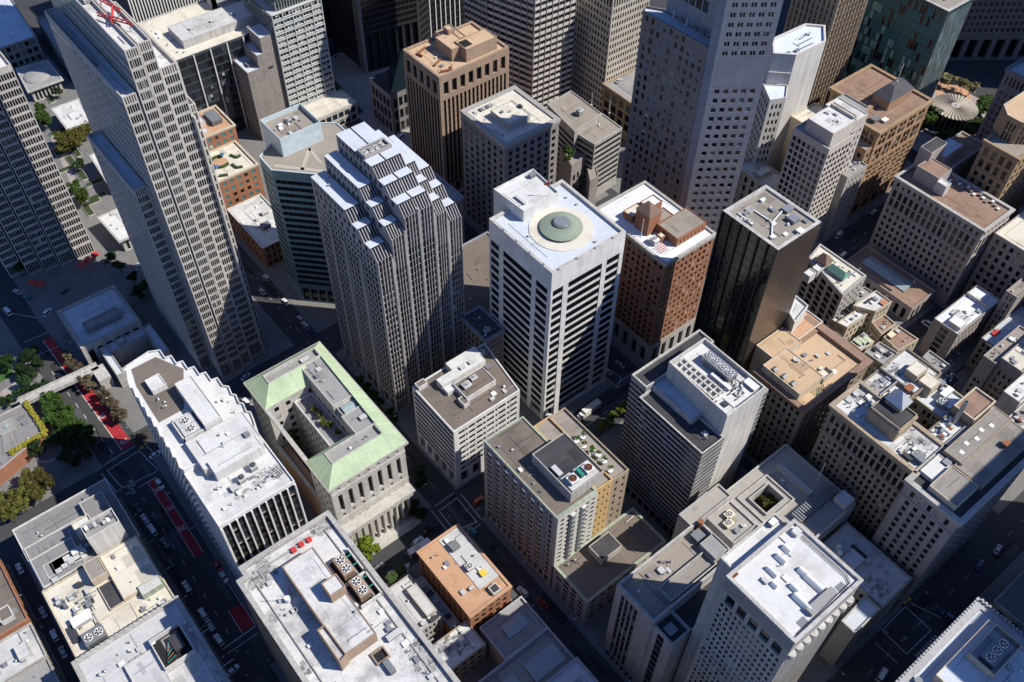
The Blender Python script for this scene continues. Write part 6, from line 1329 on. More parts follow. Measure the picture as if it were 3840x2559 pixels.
wall('cream_concrete', (.56, .51, .45), brick=(3, 3.4, 0), mortar=.86, var=.1, streak=.16); CC = MATS['cream_concrete']
b.vol(BX(296.6, 157.2, 313.2, 176), 0, 60, CC, MATS['roof_grey'], {0: [Z(4), Z(57, 7, .60, 16, .56, m=.3, d=.7, k='d'), Z(60)], 3: [Z(4), Z(57, 7, .60, 16, .60, m=.5, d=.7, k='d'), Z(60)]}, .6, .4)
b.block(BX(298.6, 158.8, 314, 172), 59.4, 66, CC, MATS['roof_white'], 'penthouse', .3); b.vol(BX(313.2, 159, 322, 174.5), 0, 65, CC, MATS['roof_white'], {0: [Z(60, 3, .4, 16, .5), Z(65)]}, .4, .4); b.block(BX(322, 163, 329, 176), 40, 63, MATS['pale_stone'], MATS['roof_grey'], 'penthouse', .6)
g = MB(); g.box(313, 160, 65, 313.8, 172, 67); g.box(314.6, 160, 65, 315.4, 172, 67); b.part('screen_wall', g, CC); b.mast(305.6, 164, 4, 65.7, .06); b.vents(7, 151, BX(299, 160, 312, 171), 65.7); b.done()
b = Bld('low_building', 'low grey building squeezed between the cream concrete block and the orange brick one', 'building', BX(315, 154, 331, 164)); b.vol(BX(317, 155.5, 331, 163), 0, 36, PS, MATS['roof_grey'], {0: [Z(5), Z(34, 5, .35, 9, .5), Z(36)]}, .8, .4); b.vents(7, 152); b.done()
b = Bld('old_building', 'cream building with a pale weathered roof behind the black tower', 'building', BX(291, 172, 309, 200))
b.vol(BX(296, 173, 308.4, 199), 0, 25, MATS['cream_plaster'], MATS['roof_cream'], {3: [Z(24, 6, .35, 5, .6), Z(25)], 0: [Z(24, 4, .35, 5, .5), Z(25)]}, .8, .5); b.block(BX(298, 186, 306, 190), 24.2, 26.4, MATS['cream_plaster'], MATS['roof_cream'], 'penthouse', .2); b.vents(8, 153); b.done()
b = Bld('old_building', 'ornate orange brick building with a slate mansard and flagpole', 'building', BX(336, 158, 375, 192)); OB = MATS['orange_brick']
oz = [Z(7, 5, .6, 1, .8, k='k'), Z(30, 7, .6, 8, .55, m=1, d=.45, k='o', pair=True), Z(31.5, 0, band=.9), Z(39, 5, .62, 2, .66, m=1.5, d=.5, sp=.2, k='o', pair=True), Z(40.5, 0, band=.9), Z(48, 5, .6, 2, .7, m=1.5, d=.5, k='o', pair=True), Z(50)]
b.vol(BX(336, 158, 374, 172), 0, 50, OB, MATS['roof_rust'], {0: oz, 3: [dict(z) for z in oz]}, .9, .6, MATS['tan_brick'], corn=(1.2, 1.0)); b.vol(BX(346, 172, 375, 192), 0, 50, OB, MATS['roof_rust'], {3: oz, 0: oz}, .9, .6, MATS['tan_brick'], corn=(1.2, 1.0))
b.vol(BX(331, 158.5, 336, 176), 0, 42, OB, MATS['roof_grey'], {3: [Z(40, 5, .5, 10, .5), Z(42)], 0: [Z(40, 1, .5, 10, .5), Z(42)]}, .7, .4)
tq = BX(352, 166, 369, 174.5); b.block(tq, 49.1, 54, OB, None, 'attic', 0, None); g = MB(); o = inset(tq, -.5); i_ = BX(357, 169, 365, 171.5)
for k in range(4): g.face([(*o[k], 54), (*o[(k + 1) % 4], 54), (*i_[(k + 1) % 4], 58.5), (*i_[k], 58.5)])
g.face([(*p, 58.5) for p in i_]); b.part('mansard_roof', g, MATS['slate']); b.mast(361, 170.5, 9, 58.4, .12, 'flagpole'); b.unit(345, 162, 3, 2, 1.2, 49.1, m=M('white_metal')); b.unit(341, 165, 3, 3, 2, 49.1, m=M('pipe_grey')); b.vents(8, 154, BX(338, 160, 350, 170)); b.done()
b = Bld('office_tower', 'slim ornate beige tower between the chamfered white tower and the green glass block', 'office tower', BX(353, 208, 378, 230))
b.vol(BX(354, 206, 378, 230), 0, 95, MATS['buff_stone'], MATS['roof_cream'], {0: [Z(6), Z(92, 9, .42, 26, .66, m=.6, d=.6, sp=.4, k='d', fin=(.5, .3, 0)), Z(95)], 3: [Z(92, 9, .42, 26, .66, m=.6, d=.6, sp=.4, k='d'), Z(95)]}, .8, corn=(1, .6)); b.done()
b = Bld('low_building', 'small cream roof with yellow plant between the orange brick building and the green glass block', 'building', BX(325, 176, 345, 200)); b.vol(BX(327, 178, 344, 197), 0, 40, MATS['cream_plaster'], MATS['roof_cream'], {0: [Z(39, 5, .4, 9, .5), Z(40)]}, .8, .4); b.unit(338, 186, 4, 2, 2, None, 0, M('yellow_paint')); b.unit(334, 182, 3, 2, 1.5, None, 0, M('cream_paint')); b.vents(6, 155); b.done()
b = Bld('glass_tower', 'green glass block with a pale roof and lit and dark panes, upper right', 'glass tower', BX(397, 176, 416, 245))
wall('green_frame', (.028, .07, .07), .3, var=.1, streak=.03, spec=.6)
gzl = [Z(3), Z(75, 44, .93, 16, .9, m=.1, d=.12, k='t'), Z(77)]
b.vol(BX(397, 176, 415.5, 250), 0, 77, MATS['green_frame'], MATS['roof_taupe'], {3: gzl, 0: [Z(3), Z(75, 12, .9, 16, .9, m=.1, d=.12, k='t', fin=(.18, .25, 1)), Z(77)]}, .8, 1.6, MATS['light_concrete'], extra=(MATS['steel_white'],))
g = MB()
for k in range(45): y = 176.2 + k * 1.64; g.box(396.72, y - .07, 3, 397, y + .07, 77)
b.part('mullion_rib', g, MATS['galv']) if False else b.part('mullion_rib', g, M('pipe_grey')); b.unit(406, 184, 2, 1.4, 1, 76.2); b.done()
b = Bld('office_building', 'broad dark office block with a grid of small windows in the upper right corner', 'office building', BX(480, 150, 560, 250)); wall('dark_grid', (.15, .14, .145), brick=(2.6, 3.4, 0), mortar=.85, var=.1)
b.vol([(545, 165), (590, 165), (590, 260), (468, 260), (468, 222)], 0, 110, MATS['dark_grid'], MATS['roof_grey'], {4: [Z(14, 12, .62, 1, .85, d=2.4, k='k'), Z(17), Z(110, 30, .46, 24, .46, m=1, d=.6, k='k')]}, .8); b.done()
b = Bld('office_tower', 'grey ornate setback tower at the right edge near the pleated round pavilion', 'office tower', BX(408, 110, 440, 148)); MS = wall('grey_ornate', (.29, .28, .29), brick=(1.6, 1, 0), mortar=.82, var=.14)
b.vol(BX(410, 110, 450, 146), 0, 58, MATS['grey_ornate'], MATS['roof_bluewhite'], {3: [Z(6), Z(48, 14, .4, 12, .55, k='d', pair=True), Z(50, 0, band=.8), Z(56, 18, .5, 1, .7, k='k'), Z(58)], 0: [Z(56, 12, .4, 14, .55, k='d'), Z(58)]}, .9, corn=(1, .7))
b.vol(BX(416, 112, 450, 140), 57, 90, MATS['grey_ornate'], MATS['roof_bluewhite'], {3: [Z(88, 12, .4, 8, .55, k='d', pair=True), Z(90)]}, .9, name='setback'); b.done()
b = Bld('office_building', 'big stone office building with a rust-brown roof and two-storey arcade of tall top windows', 'office building', BX(324, 95.6, 372, 139)); h = 44; SB = MATS['mauve_stone']
hz = [Z(6), Z(28, 15, .44, 6, .5, m=.8, d=.45, k='d'), Z(29, 0, band=.7), Z(38, 15, .56, 2, .72, m=.8, d=.5, sp=.25, k='o'), Z(39, 0, band=.7), Z(42.6, 15, .42, 1, .6, m=.8, d=.4, k='o'), Z(44)]
b.vol(BX(324.4, 95.8, 345, 138.5), 0, h, SB, MATS['roof_rust'], {3: hz, 0: [dict(z, nx=7) if z['nx'] else z for z in hz]}, .8, .8, MATS['pale_stone'], corn=(1, .7))
b.vol(BX(345, 127, 374, 139.5), 0, h, SB, MATS['roof_rust'], {0: [Z(42, 8, .4, 11, .5), Z(44)], 3: None}, .8, .6, MATS['pale_stone']); b.vol(BX(345, 99, 362, 127), 0, 24, SB, MATS['roof_rust'], {}, .8, .5)
b.block(BX(329.6, 123.5, 339, 134), 43.2, 50, MATS['mauve_stone'], MATS['roof_rust'], 'penthouse', .4); b.block(BX(336, 133, 347, 138.6), 43.2, 54, MATS['mauve_stone'], MATS['roof_dark'], 'penthouse', .3); b.block(BX(346, 131, 360, 138), 43.2, 48, MATS['mauve_stone'], MATS['roof_bluewhite'], 'penthouse', .3); b.block(BX(329.4, 119, 333, 123.5), 43.2, 48.5, WP, MATS['roof_white'], 'penthouse', .3)
for k in range(14): b.unit(340.6 + (k % 3) * .9, 100 + k * 1.9, 1.2, 1, .8 + .2 * (k % 3), 43.2, m=M(('white_metal', 'galv')[k % 2]))
b.vents(6, 160, BX(326, 98, 338, 118)); b.done()
b = Bld('old_building', 'tan brick tower with arched windows and an octagonal top at the right edge', 'building', BX(350, 104.6, 385, 120))
tz = [Z(30), Z(48, 4, .42, 5, .55, m=.8, d=.4, k='o', pair=False), Z(49, 0, band=.5), Z(60, 4, .5, 2, .62, m=.8, d=.5, k='d'), Z(62)]
b.vol(BX(350, 104.6, 384, 120.4), 0, 62, MATS['tan_brick'], MATS['roof_taupe'], {3: tz, 0: [Z(30), Z(60, 9, .42, 8, .55, m=.8, d=.4, k='d'), Z(62)]}, .9, .5, corn=(.9, .6))
b.vol([(362, 108), (384, 108), (384, 124), (362, 124), (357, 119), (357, 112.5)], 61, 72, MATS['tan_brick'], MATS['roof_tan'], {5: [Z(70, 3, .45, 2, .7, k='k'), Z(72)], 4: [Z(70, 3, .45, 2, .7, k='k'), Z(72)], 0: [Z(70, 8, .4, 2, .7, k='k'), Z(72)]}, .9, .6, MATS['cream_plaster'], name='octagon'); b.done()
# pleated round pavilion and the garden around it
b = Bld('pavilion', 'round pavilion with a pleated shell roof in a sunken garden, upper right', 'pavilion', [(441, 173)])
cx, cy = 440.6, 173; n = 72; g = MB(); o_, i_ = [], []
for k in range(n):
    a = 6.2832 * k / n; z = 9.0 if k % 2 else 8.3; o_.append((cx + 11.6 * math.cos(a), cy + 11.6 * math.sin(a), z)); i_.append((cx + 2.4 * math.cos(a), cy + 2.4 * math.sin(a), 9.5 if k % 2 else 9.2))
for k in range(n): g.face([o_[k], o_[(k + 1) % n], i_[(k + 1) % n], i_[k]])
roofm('shell_concrete', (.40, .36, .30), (.22, .19, .16), .5, .1); b.part('pleated_roof', g, MATS['shell_concrete']); [g.v.clear(), g.f.clear(), g.m.clear()]; g.cyl(cx, cy, 7.9, 8.2, 11.5, 48); b.part('shell_soffit', g, MATS['shell_concrete']); g = MB(); g.cyl(cx, cy, 8.9, 9.6, 2.4, 24); g.cyl(cx, cy, 9.6, 10, .5, 12); b.part('hub', g, MATS['light_concrete']); g = MB(); g.cyl(cx, cy, 0, 8.6, 9.6, 36); b.part('glass_drum', g, GL[0])
g = MB()
for k in range(24): a = 6.2832 * k / 24; g.box(cx + 9.8 * math.cos(a) - .15, cy + 9.8 * math.sin(a) - .15, 0, cx + 9.8 * math.cos(a) + .15, cy + 9.8 * math.sin(a) + .15, 8.4)
b.part('pillar', g, MATS['light_concrete'])
# pieces cut by the lower right corner
b = Bld('office_building', 'building in the bottom right corner with a blue shaded roof, balustrade and fan bank', 'office building', BX(120, -60, 178, 6.8))
wall('shade_stone', (.42, .42, .43), var=.12); b.vol(BX(110, -60, 178.6, 6.8), 0, 52, MATS['shade_stone'], MATS['roof_bluewhite'], {2: [Z(50, 22, .4, 13, .5), Z(52)], 1: [Z(50, 22, .4, 13, .5), Z(52)]}, .5, 2.6, MATS['shade_stone'])
for k in range(40): g = MB(); x = 130 + k * 1.2; g.box(x, 6.1, 52, x + .7, 6.7, 53); b.part('baluster', g, MATS['shade_stone'])
for k in range(32): g = MB(); y = 5 - k * 1.2; g.box(177.8, y, 52, 178.4, y + .7, 53); b.part('baluster', g, MATS['shade_stone'])
b.block(BX(148, -40, 172.5, 1.0), 51.5, 55.5, MATS['cream_plaster'], MATS['roof_bluewhite'], 'penthouse', .4)
b.unit(165, -5.4, 9, 4.2, 2.4, 55.2, 3, M('pipe_grey')); g = MB(); g.ring(BX(158.6, -9, 172, -1), BX(159, -8.6, 171.6, -1.4), 55.1, 57.4); b.part('screen_wall', g, MATS['cream_plaster'])
for k in range(7): g = MB(); g.cyl(152 + k * 2.4, -12 - (k * 3.1) % 9, 55.1, 55.7, .5, 10); b.part('vent_pipe', g, M('white_metal'))
for k in range(6): b.unit(142 + (k % 2) * 2.6, -8 + k * 2.2, 1.8, 1.6, 1.2 + .3 * (k % 2), 51.6, m=M(('galv', 'pipe_grey')[k % 2]))
b.vents(10, 170, BX(150, -20, 170, -8), 55.1); b.done()
b = Bld('low_building', 'shaded ribbed metal roof in the lower right corner across the crossing', 'building', BX(197, -60, 240, 3.6)); roofm('ribbed', (.16, .155, .15), (.1, .1, .1), .4, .1, seam=(40, .6, .6)); b.vol(BX(197, -60, 242, 3.6), 0, 30, MATS['grey_concrete'], MATS['ribbed'], {3: [Z(29, 12, .4, 7, .5), Z(30)], 2: [Z(29, 9, .4, 7, .5), Z(30)]}, .7, .6); b.done()
# ================================================================== GROUND, STREETS, MARKINGS
def structure(name, mb, m): o = mb.build(name, m); o['kind'] = 'structure'; return o
roofm('asphalt', (.060, .061, .065), (.038, .038, .04), .5, .25, fine=.2)
roofm('concrete_walk', (.19, .185, .18), (.11, .108, .105), .45, .2, seam=(1.5, 1.5, .86))
roofm('plaza_paving', (.36, .315, .29), (.2, .18, .17), .4, .2, seam=(3, 3, .82))
roofm('lawn', (.055, .12, .025), (.04, .08, .02), .5, .1, fine=.4)
plain('paint_white', (.62, .62, .6), .7, var=.25, scale=2); plain('paint_red', (.36, .025, .03), .75, var=.25, scale=.8); plain('paint_yellow', (.6, .42, .06), .7)
g = MB(); g.face([(-1500, -1500, 0), (2600, -1500, 0), (2600, 2600, 0), (-1500, 2600, 0)]); structure('ground', g, MATS['asphalt'])
for i, (nm, poly, m) in enumerate((
        ('pavement', [(18.3, 153), (90, 153), (90, 237), (19.6, 237)], 'concrete_walk'), ('pavement', [(19, 251), (90, 251), (90, 640), (16, 640), (12, 330)], 'concrete_walk'),
        ('pavement', BX(15, 22.5, 90.4, 138.2), 'concrete_walk'), ('pavement', BX(101, 153, 180.6, 237), 'concrete_walk'), ('pavement', BX(101, 251, 181, 430), 'concrete_walk'),
        ('pavement', BX(101, 22, 192, 138), 'concrete_walk'), ('pavement', BX(-33.5, 100, 3.4, 227), 'concrete_walk'), ('pavement', BX(-90, 100, -38, 226), 'concrete_walk'), ('pavement', [(-90, 243), (3.6, 243), (2.4, 288), (-2, 400), (-90, 400)], 'concrete_walk'),
        ('pavement', BX(194.5, 153, 264, 193), 'concrete_walk'), ('pavement', BX(192, 240, 258, 275), 'concrete_walk'), ('pavement', BX(262, 188, 330, 330), 'concrete_walk'), ('plaza', BX(196, 286, 262, 424), 'plaza_paving'), ('pavement', BX(192, 438, 420, 640), 'concrete_walk'),
        ('pavement', BX(196, 24, 238, 137.5), 'concrete_walk'), ('pavement', BX(240, 98, 320, 137.5), 'concrete_walk'), ('pavement', BX(288, 154, 395, 214), 'concrete_walk'), ('pavement', BX(322, 94, 430, 141), 'concrete_walk'), ('pavement', BX(250, 22, 312, 70), 'concrete_walk'), ('pavement', BX(291, 71, 332, 91), 'concrete_walk'),
        ('pavement', BX(110, -200, 181, 8.2), 'concrete_walk'), ('pavement', BX(196, -200, 420, 8.2), 'concrete_walk'), ('plaza', BX(405, 150, 470, 200), 'plaza_paving'))):
    g = MB(); g.prism(poly, 0, .15, 0, 0); structure(nm, g, MATS[m])
for nm, poly, z, m in (('lawn', [at(s, .2) for s in 'E0,1020 E95,960 E60,920 E0,930'.split()], .17, 'lawn'), ('path', P('E0,1190 E130,1150 E220,1130 E120,1000 E0,1080', .2), .18, 'plaza_paving'), ('plaza', [(447, 176), (458, 168), (480, 190), (462, 202)], .18, 'roof_terracotta')):
    g = MB(); g.face([(*p, z) for p in poly]); structure(nm, g, MATS[m])
g = MB()
for poly in (((-86, 640), (-86, 420), (14, 420), (14, 640)),): g.prism(list(poly)[::-1], 0, .12)
structure('pavement', g, MATS['roof_grey'])
# red bus lane
g = MB()
for poly in ([(9.4, 318), (12.4, 246), (16.9, 246), (12.9, 318)], [(13.9, 227), (13.5, 188), (16.6, 188), (17.0, 227)], [(13.2, 163), (13.2, 153.4), (17.9, 153.4), (17.9, 163)]): g.face([(*p, .012) for p in poly])
structure('bus_lane', g, M('paint_red'))
g = MB()
def line(p, q, wd=.22, z=.02): g.bar((*p, z - .015), (*q, z - .015), wd, .015)
line((9.3, 318), (12.3, 246), .25); line((13.8, 227), (13.4, 188), .18); line((17.1, 227), (16.7, 188), .18); line((13.2, 163), (13.2, 153.2), .2); line((17.9, 175), (17.9, 153.2), .25)
for k in range(8): y = 300 - k * 7.2; x = 6.0 + (300 - y) * .055; line((x, y), (x + .12, y - 2.6), .2)
for k in range(9): y = 222 - k * 8; line((9.6, y), (9.55, y - 2.2), .14)
def box4(a, b_, c, d):
    for p, q in ((a, b_), (b_, c), (c, d), (d, a)): line(p, q)
box4((4.2, 241), (17.3, 241.9), (19.1, 229.2), (5.5, 230.3)); line((4, 244), (17, 245), .3); line((20.6, 242), (22, 229), .25); line((2, 241), (3, 230), .25); line((5.6, 226.8), (17, 227), .3); line((5.6, 152.3), (17.8, 152.7), .3); line((6, 150), (17, 150.2), .2)
box4((91.1, 150), (99.4, 150.4), (99.1, 138), (90.7, 140)); line((89, 152), (88.6, 138), .22); line((101.6, 151), (101, 137.5), .22); line((91, 152.6), (100, 152.9), .22); line((91, 136.6), (99.5, 136.4), .22)
box4((184.2, 161.4), (185.3, 154.3), (180.8, 151.1), (180.6, 161)); line((194, 152), (194, 140)); line((181, 144.8), (181, 140)); line((182, 153), (193, 153)); line((182, 139), (193.5, 139))
box4((180.2, 21.3), (193.4, 21.6), (193.2, 11.2), (179.9, 11.3)); line((196, 21), (199.4, 11.9)); line((174.9, 20.2), (174.9, 11.3)); line((181, 24), (193, 24))
for k in range(9): line((182 + k * 1.3, 9.4), (182 + k * 1.3, 6.6), .5)
for y in (271, 289): line((182, y), (192, y + .5)); line((180.6, 270), (180.6, 290)) if y == 271 else line((193.6, 270), (193.6, 290))
line((2.5, 344), (13.8, 330), .2); line((14, 346), (20, 322), .18); line((3, 322), (17, 321), .2); line((2, 312), (15, 311), .2)
for k in range(12): line((209 + k * 4.5, 424 + .0), (210.6 + k * 4.5, 424), .25)
for k in range(30): line((186.5, 165 + k * 8), (186.5, 168 + k * 8), .14); line((95.5, 160 + k * 8), (95.5, 163 + k * 8), .12); 
for k in range(24): line((104 + k * 9, 145), (107 + k * 9, 145), .14); line((198 + k * 9, 146), (201 + k * 9, 146), .14); line((110 + k * 9, 15), (113 + k * 9, 15), .12)
structure('road_marking', g, M('paint_white'))
g = MB()
for (x, y) in ((18.6, 242.6), (20.6, 243.2), (194.6, 22.8), (196.6, 22.4)): g.prism(BX(x - .7, y - .5, x + .7, y + .5), .15, .165)
structure('kerb_ramp', g, M('paint_yellow'))
def lane_word(txt, x, y, sz, sy):
    c = bpy.data.curves.new('lane_word', 'FONT'); c.body = txt; c.size = sz; c.align_x = 'CENTER'; c.align_y = 'CENTER'; c.extrude = .004
    o = bpy.data.objects.new('lane_word', c); COL.objects.link(o); o.location = (x, y, .035); o.scale = (1, sy, 1); o['kind'] = 'structure'; c.materials.append(M('paint_white'))
lane_word('BUS', 14.6, 249.3, 1.75, 1.9); lane_word('BUS', 12.6, 266, 1.75, 1.9); lane_word('ONLY', 15.4, 221.5, 1.3, 2.2); lane_word('TAXI', 15.2, 211.5, 1.3, 2.2); lane_word('BUS', 15.1, 201.4, 1.5, 2.2)
# patched asphalt, manholes and worn strips
rng = random.Random(11)
def on_road():
    t = rng.random()
    if t < .3: return rng.uniform(5, 16.5), rng.uniform(60, 320), 0
    if t < .5: return rng.uniform(91.5, 99.5), rng.uniform(30, 330), 0
    if t < .62: return rng.uniform(182, 193), rng.uniform(156, 330), 0
    if t < .8: return rng.uniform(20, 330), rng.uniform(139.5, 151), 1
    if t < .9: return rng.uniform(104, 330), rng.uniform(9, 21), 1
    return rng.uniform(20, 180), rng.uniform(239, 249), 1
for shade in (.55, 1.45):
    g = MB()
    for i in range(90):
        x, y, o_ = on_road(); a, c = rng.uniform(.5, 1.6), rng.uniform(1.2, 7)
        if o_: a, c = c, a
        g.face([(*p, .006 + i * .00004) for p in BX(x - a, y - c, x + a, y + c)])
    structure('road_patch', g, patch_mat(MATS['asphalt'], shade))
g = MB()
for i in range(70): x, y, o_ = on_road(); g.face([(x + .4 * math.cos(6.2832 * k / 10), y + .4 * math.sin(6.2832 * k / 10), .014) for k in range(10)])
structure('manhole_covers', g, M('pipe_grey'))
lampm = None
def street_lamp(x, y, ang):
    global lampm
    o = empty('street_lamp', (x, y, .15), 'slim grey street lamp standing at the kerb', 'street lamp', 'street lamps along the kerbs')
    if lampm is None:
        g = MB(); g.cyl(0, 0, 0, .5, .16, 8); g.cyl(0, 0, .5, 7.5, .09, 8, 0, None, .06); g.tube((0, 0, 7.3), (1.7, 0, 7.9), .05); p = g.build('pole', M('galv'), o, loc=None) if False else None
        me = bpy.data.meshes.new('pole'); me.from_pydata([tuple(v) for v in g.v], [], g.f); me.materials.append(M('galv')); g2 = MB(); g2.prism(BX(1.4, -.16, 2.2, .16), 7.82, 7.98, 0, 0, True, True); m2 = bpy.data.meshes.new('lamp_head'); m2.from_pydata(g2.v, [], g2.f); m2.materials.append(M('unit')); lampm = (me, m2)
    for me, nm in zip(lampm, ('pole', 'lamp_head')): c = bpy.data.objects.new(nm, me); COL.objects.link(c); c.parent = o
    o.rotation_euler = (0, 0, R(ang))
for k in range(9): street_lamp(2.6, 120 + k * 13, 0); street_lamp(19.2, 158 + k * 18, 180)
for k in range(7): street_lamp(89.6, 158 + k * 24, 0); street_lamp(101.6, 60 + k * 26, 180)
for k in range(8): street_lamp(110 + k * 26, 137.4, 90); street_lamp(120 + k * 26, 153.6, 270)
for k in range(5): street_lamp(194.8, 165 + k * 30, 180); street_lamp(110 + k * 22, 21.4, 270)
# garden pit and kerb of the round pavilion, hedges and planters of the left plaza
def hedge(lab, pts, wd, ht, z=.15, col='hedge_green'):
    g = MB(); rng = random.Random(int(pts[0][0] * 7)); n_ = 0
    for p, q in zip(pts, pts[1:]):
        p, q = Vector(p), Vector(q); L_ = (q - p).length; d = (q - p).normalized(); t = Vector((-d.y, d.x)); k = int(L_ * wd * ht * 9) + 20
        for i in range(k):
            c = p + d * rng.uniform(0, L_) + t * rng.uniform(-wd / 2, wd / 2); zz = z + ht * (1 - rng.random() ** 2); a = rng.uniform(0, 6.28); s = rng.uniform(.18, .4); tl_ = rng.uniform(-.8, .8)
            u = Vector((math.cos(a), math.sin(a), tl_ * .5)) * s; v = Vector((-math.sin(a), math.cos(a), tl_)) * s; c3 = Vector((c.x, c.y, zz)); g.face([c3 - u - v, c3 + u - v, c3 + u + v, c3 - u + v])
    o = g.build('hedge', MATS[col], None, False, (pts[0][0], pts[0][1], 0)); return tag(o, lab, 'hedge', 'clipped hedges')
plain('hedge_yellow', (.26, .23, .02), .9, var=.4, scale=3); plain('hedge_grass', (.10, .16, .03), .9, var=.4, scale=3)
b = Bld('low_building', 'brown flat-roofed low building with yellow ivy edges at the left border of the photo', 'building', P('E0,1540 E300,1340 E160,1150 E0,1230', 9)); bp = P('E-60,1640 E290,1350 E160,1150 E-60,1260', 7)
b.vol(bp, 0, 7, MATS['red_brick'], MATS['roof_gravel'], {}, .4, .5, MATS['pale_stone']); q = at('E40,1310', 7); b.block(BX(q[0] - 3, q[1] - 3, q[0] + 3, q[1] + 3), 6.6, 7.4, MATS['pale_stone'], MATS['roof_grey'], 'penthouse', .2); b.skylight(q[0] - 1, q[1] - 1, q[0] + 1, q[1] + 1, 7.2, .5); b.vents(4, 180); b.done()
hedge('yellow-green hedge trimming the brown low roof on its long right side', [at('E165,1150', 7), at('E300,1345', 7)], 1.6, 1.4, 6.6, 'hedge_yellow'); hedge('yellow-green hedge trimming the brown low roof on its lower side', [at('E300,1350', 7), at('E60,1490', 7)], 1.8, 1.4, 6.6, 'hedge_yellow')
hedge('green hedge beside the path left of the tree-shaded garden', [at('E60,1520'), at('E110,1600')], 1.8, 1.2); hedge('bright green hedge on the low white terrace beside the big white-roofed building', [at('J880,905', 8), at('J985,815', 8)], 2.6, 2.6, 6.5)
g = MB(); q = P('J870,930 J1010,850 J1020,790 J880,850', 6); g.prism(q, 0, 6.4); tag(g.build('planter', MATS['white_plaster'], None, False, (*q[0], 0)), 'white walled planter holding the bright green hedge', 'planter')
g = MB(); cx, cy = at('E320,1480'); 
for k in range(40):
    a = 6.2832 * k / 40; a2 = 6.2832 * (k + 1) / 40; g.prism([(cx + r * math.cos(t), cy + r * math.sin(t)) for r, t in ((4.6, a), (4.6, a2), (3.9, a2), (3.9, a))][::-1], 0, .5)
tag(g.build('planter', MATS['pale_stone'], None, False, (cx, cy, 0)), 'round stone planter rim in the shaded corner garden', 'planter')
g = MB(); g.cyl(440.6, 173, .1, .2, 19, 40); structure('sunken_court', g, MATS['roof_dark'])
g = MB()
for k in range(44):
    a = 6.2832 * k / 60 + 3.0; a2 = a + .105; g.prism([(440.6 + r * math.cos(t), 173 + r * math.sin(t)) for r, t in ((18.6, a), (18.6, a2), (17.9, a2), (17.9, a))][::-1], .15, 1.4)
tag(g.build('garden_wall', MATS['pale_stone'], None, False, (440.6, 173, 0)), 'curved pale wall round the sunken garden of the pleated pavilion', 'wall')
g = MB(); g.prism([(214, 383), (224, 379), (226, 382), (216, 386)], .15, .7); structure('terrace', g, MATS['roof_cream']) 
g = MB(); g.bar((*at('B520,540'), .15), (*at('B700,740'), .15), 3.2, .5); tag(g.build('planting_bed', plain('bed_green', (.035, .06, .018), .9, var=.5, scale=2), None, False, (*at('B520,540'), 0)), 'long green planting bed along the edge of the paved plaza', 'planting bed')

# planted beds and low walls of the plaza between the two stone towers
for i, s in enumerate('A420,1000 A470,1060 A440,1110 A540,1150 A600,1330 A580,1380 A640,1290 A500,1000 A620,1200 A330,650 A380,870'.split()):
    x, y = at(s); wx, wy = (1.6, 4.5) if i % 2 else (4.2, 1.5)
    g = MB(); g.prism(BX(x - wx, y - wy, x + wx, y + wy), .1, .75); g.prism(BX(x - wx + .3, y - wy + .3, x + wx - .3, y + wy - .3), .75, .95, 1, 1)
    tag(g.build('planter', [MATS['pale_stone'], MATS['bed_green']], None, False, (x, y, .1)), 'low stone planting bed in the plaza between the two stone towers', 'planter', 'plaza planting beds')
g = MB(); q = P('A330,900 A480,1240 A520,1230 A370,890', .2); g.face([(*p, .17) for p in q]); structure('path', g, MATS['plaza_paving'])
# ================================================================== TREES
def leafmat(n, c):
    m = plain(n, c, .75, var=.6, scale=1.6); t = m.node_tree; oi = t.nodes.new('ShaderNodeObjectInfo'); hs = t.nodes.new('ShaderNodeHueSaturation'); lk = t.nodes['Principled BSDF'].inputs['Base Color'].links[0].from_socket
    mr = t.nodes.new('ShaderNodeMapRange'); mr.inputs['To Min'].default_value = .65; mr.inputs['To Max'].default_value = 1.35; t.links.new(oi.outputs['Random'], mr.inputs['Value']); t.links.new(mr.outputs[0], hs.inputs['Value'])
    m2 = t.nodes.new('ShaderNodeMapRange'); m2.inputs['To Min'].default_value = .485; m2.inputs['To Max'].default_value = .515; t.links.new(oi.outputs['Random'], m2.inputs['Value']); t.links.new(m2.outputs[0], hs.inputs['Hue']); t.links.new(lk, hs.inputs['Color']); t.links.new(hs.outputs[0], t.nodes['Principled BSDF'].inputs['Base Color'])
    m.node_tree.nodes['Principled BSDF'].inputs['Specular IOR Level'].default_value = .15; return m
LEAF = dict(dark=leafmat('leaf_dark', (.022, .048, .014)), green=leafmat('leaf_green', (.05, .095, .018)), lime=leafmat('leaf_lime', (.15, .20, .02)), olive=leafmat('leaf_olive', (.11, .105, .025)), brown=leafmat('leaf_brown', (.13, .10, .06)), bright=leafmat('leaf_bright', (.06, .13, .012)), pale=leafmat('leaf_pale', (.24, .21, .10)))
BARK = plain('bark', (.07, .055, .04), .9)
PROTO = {}
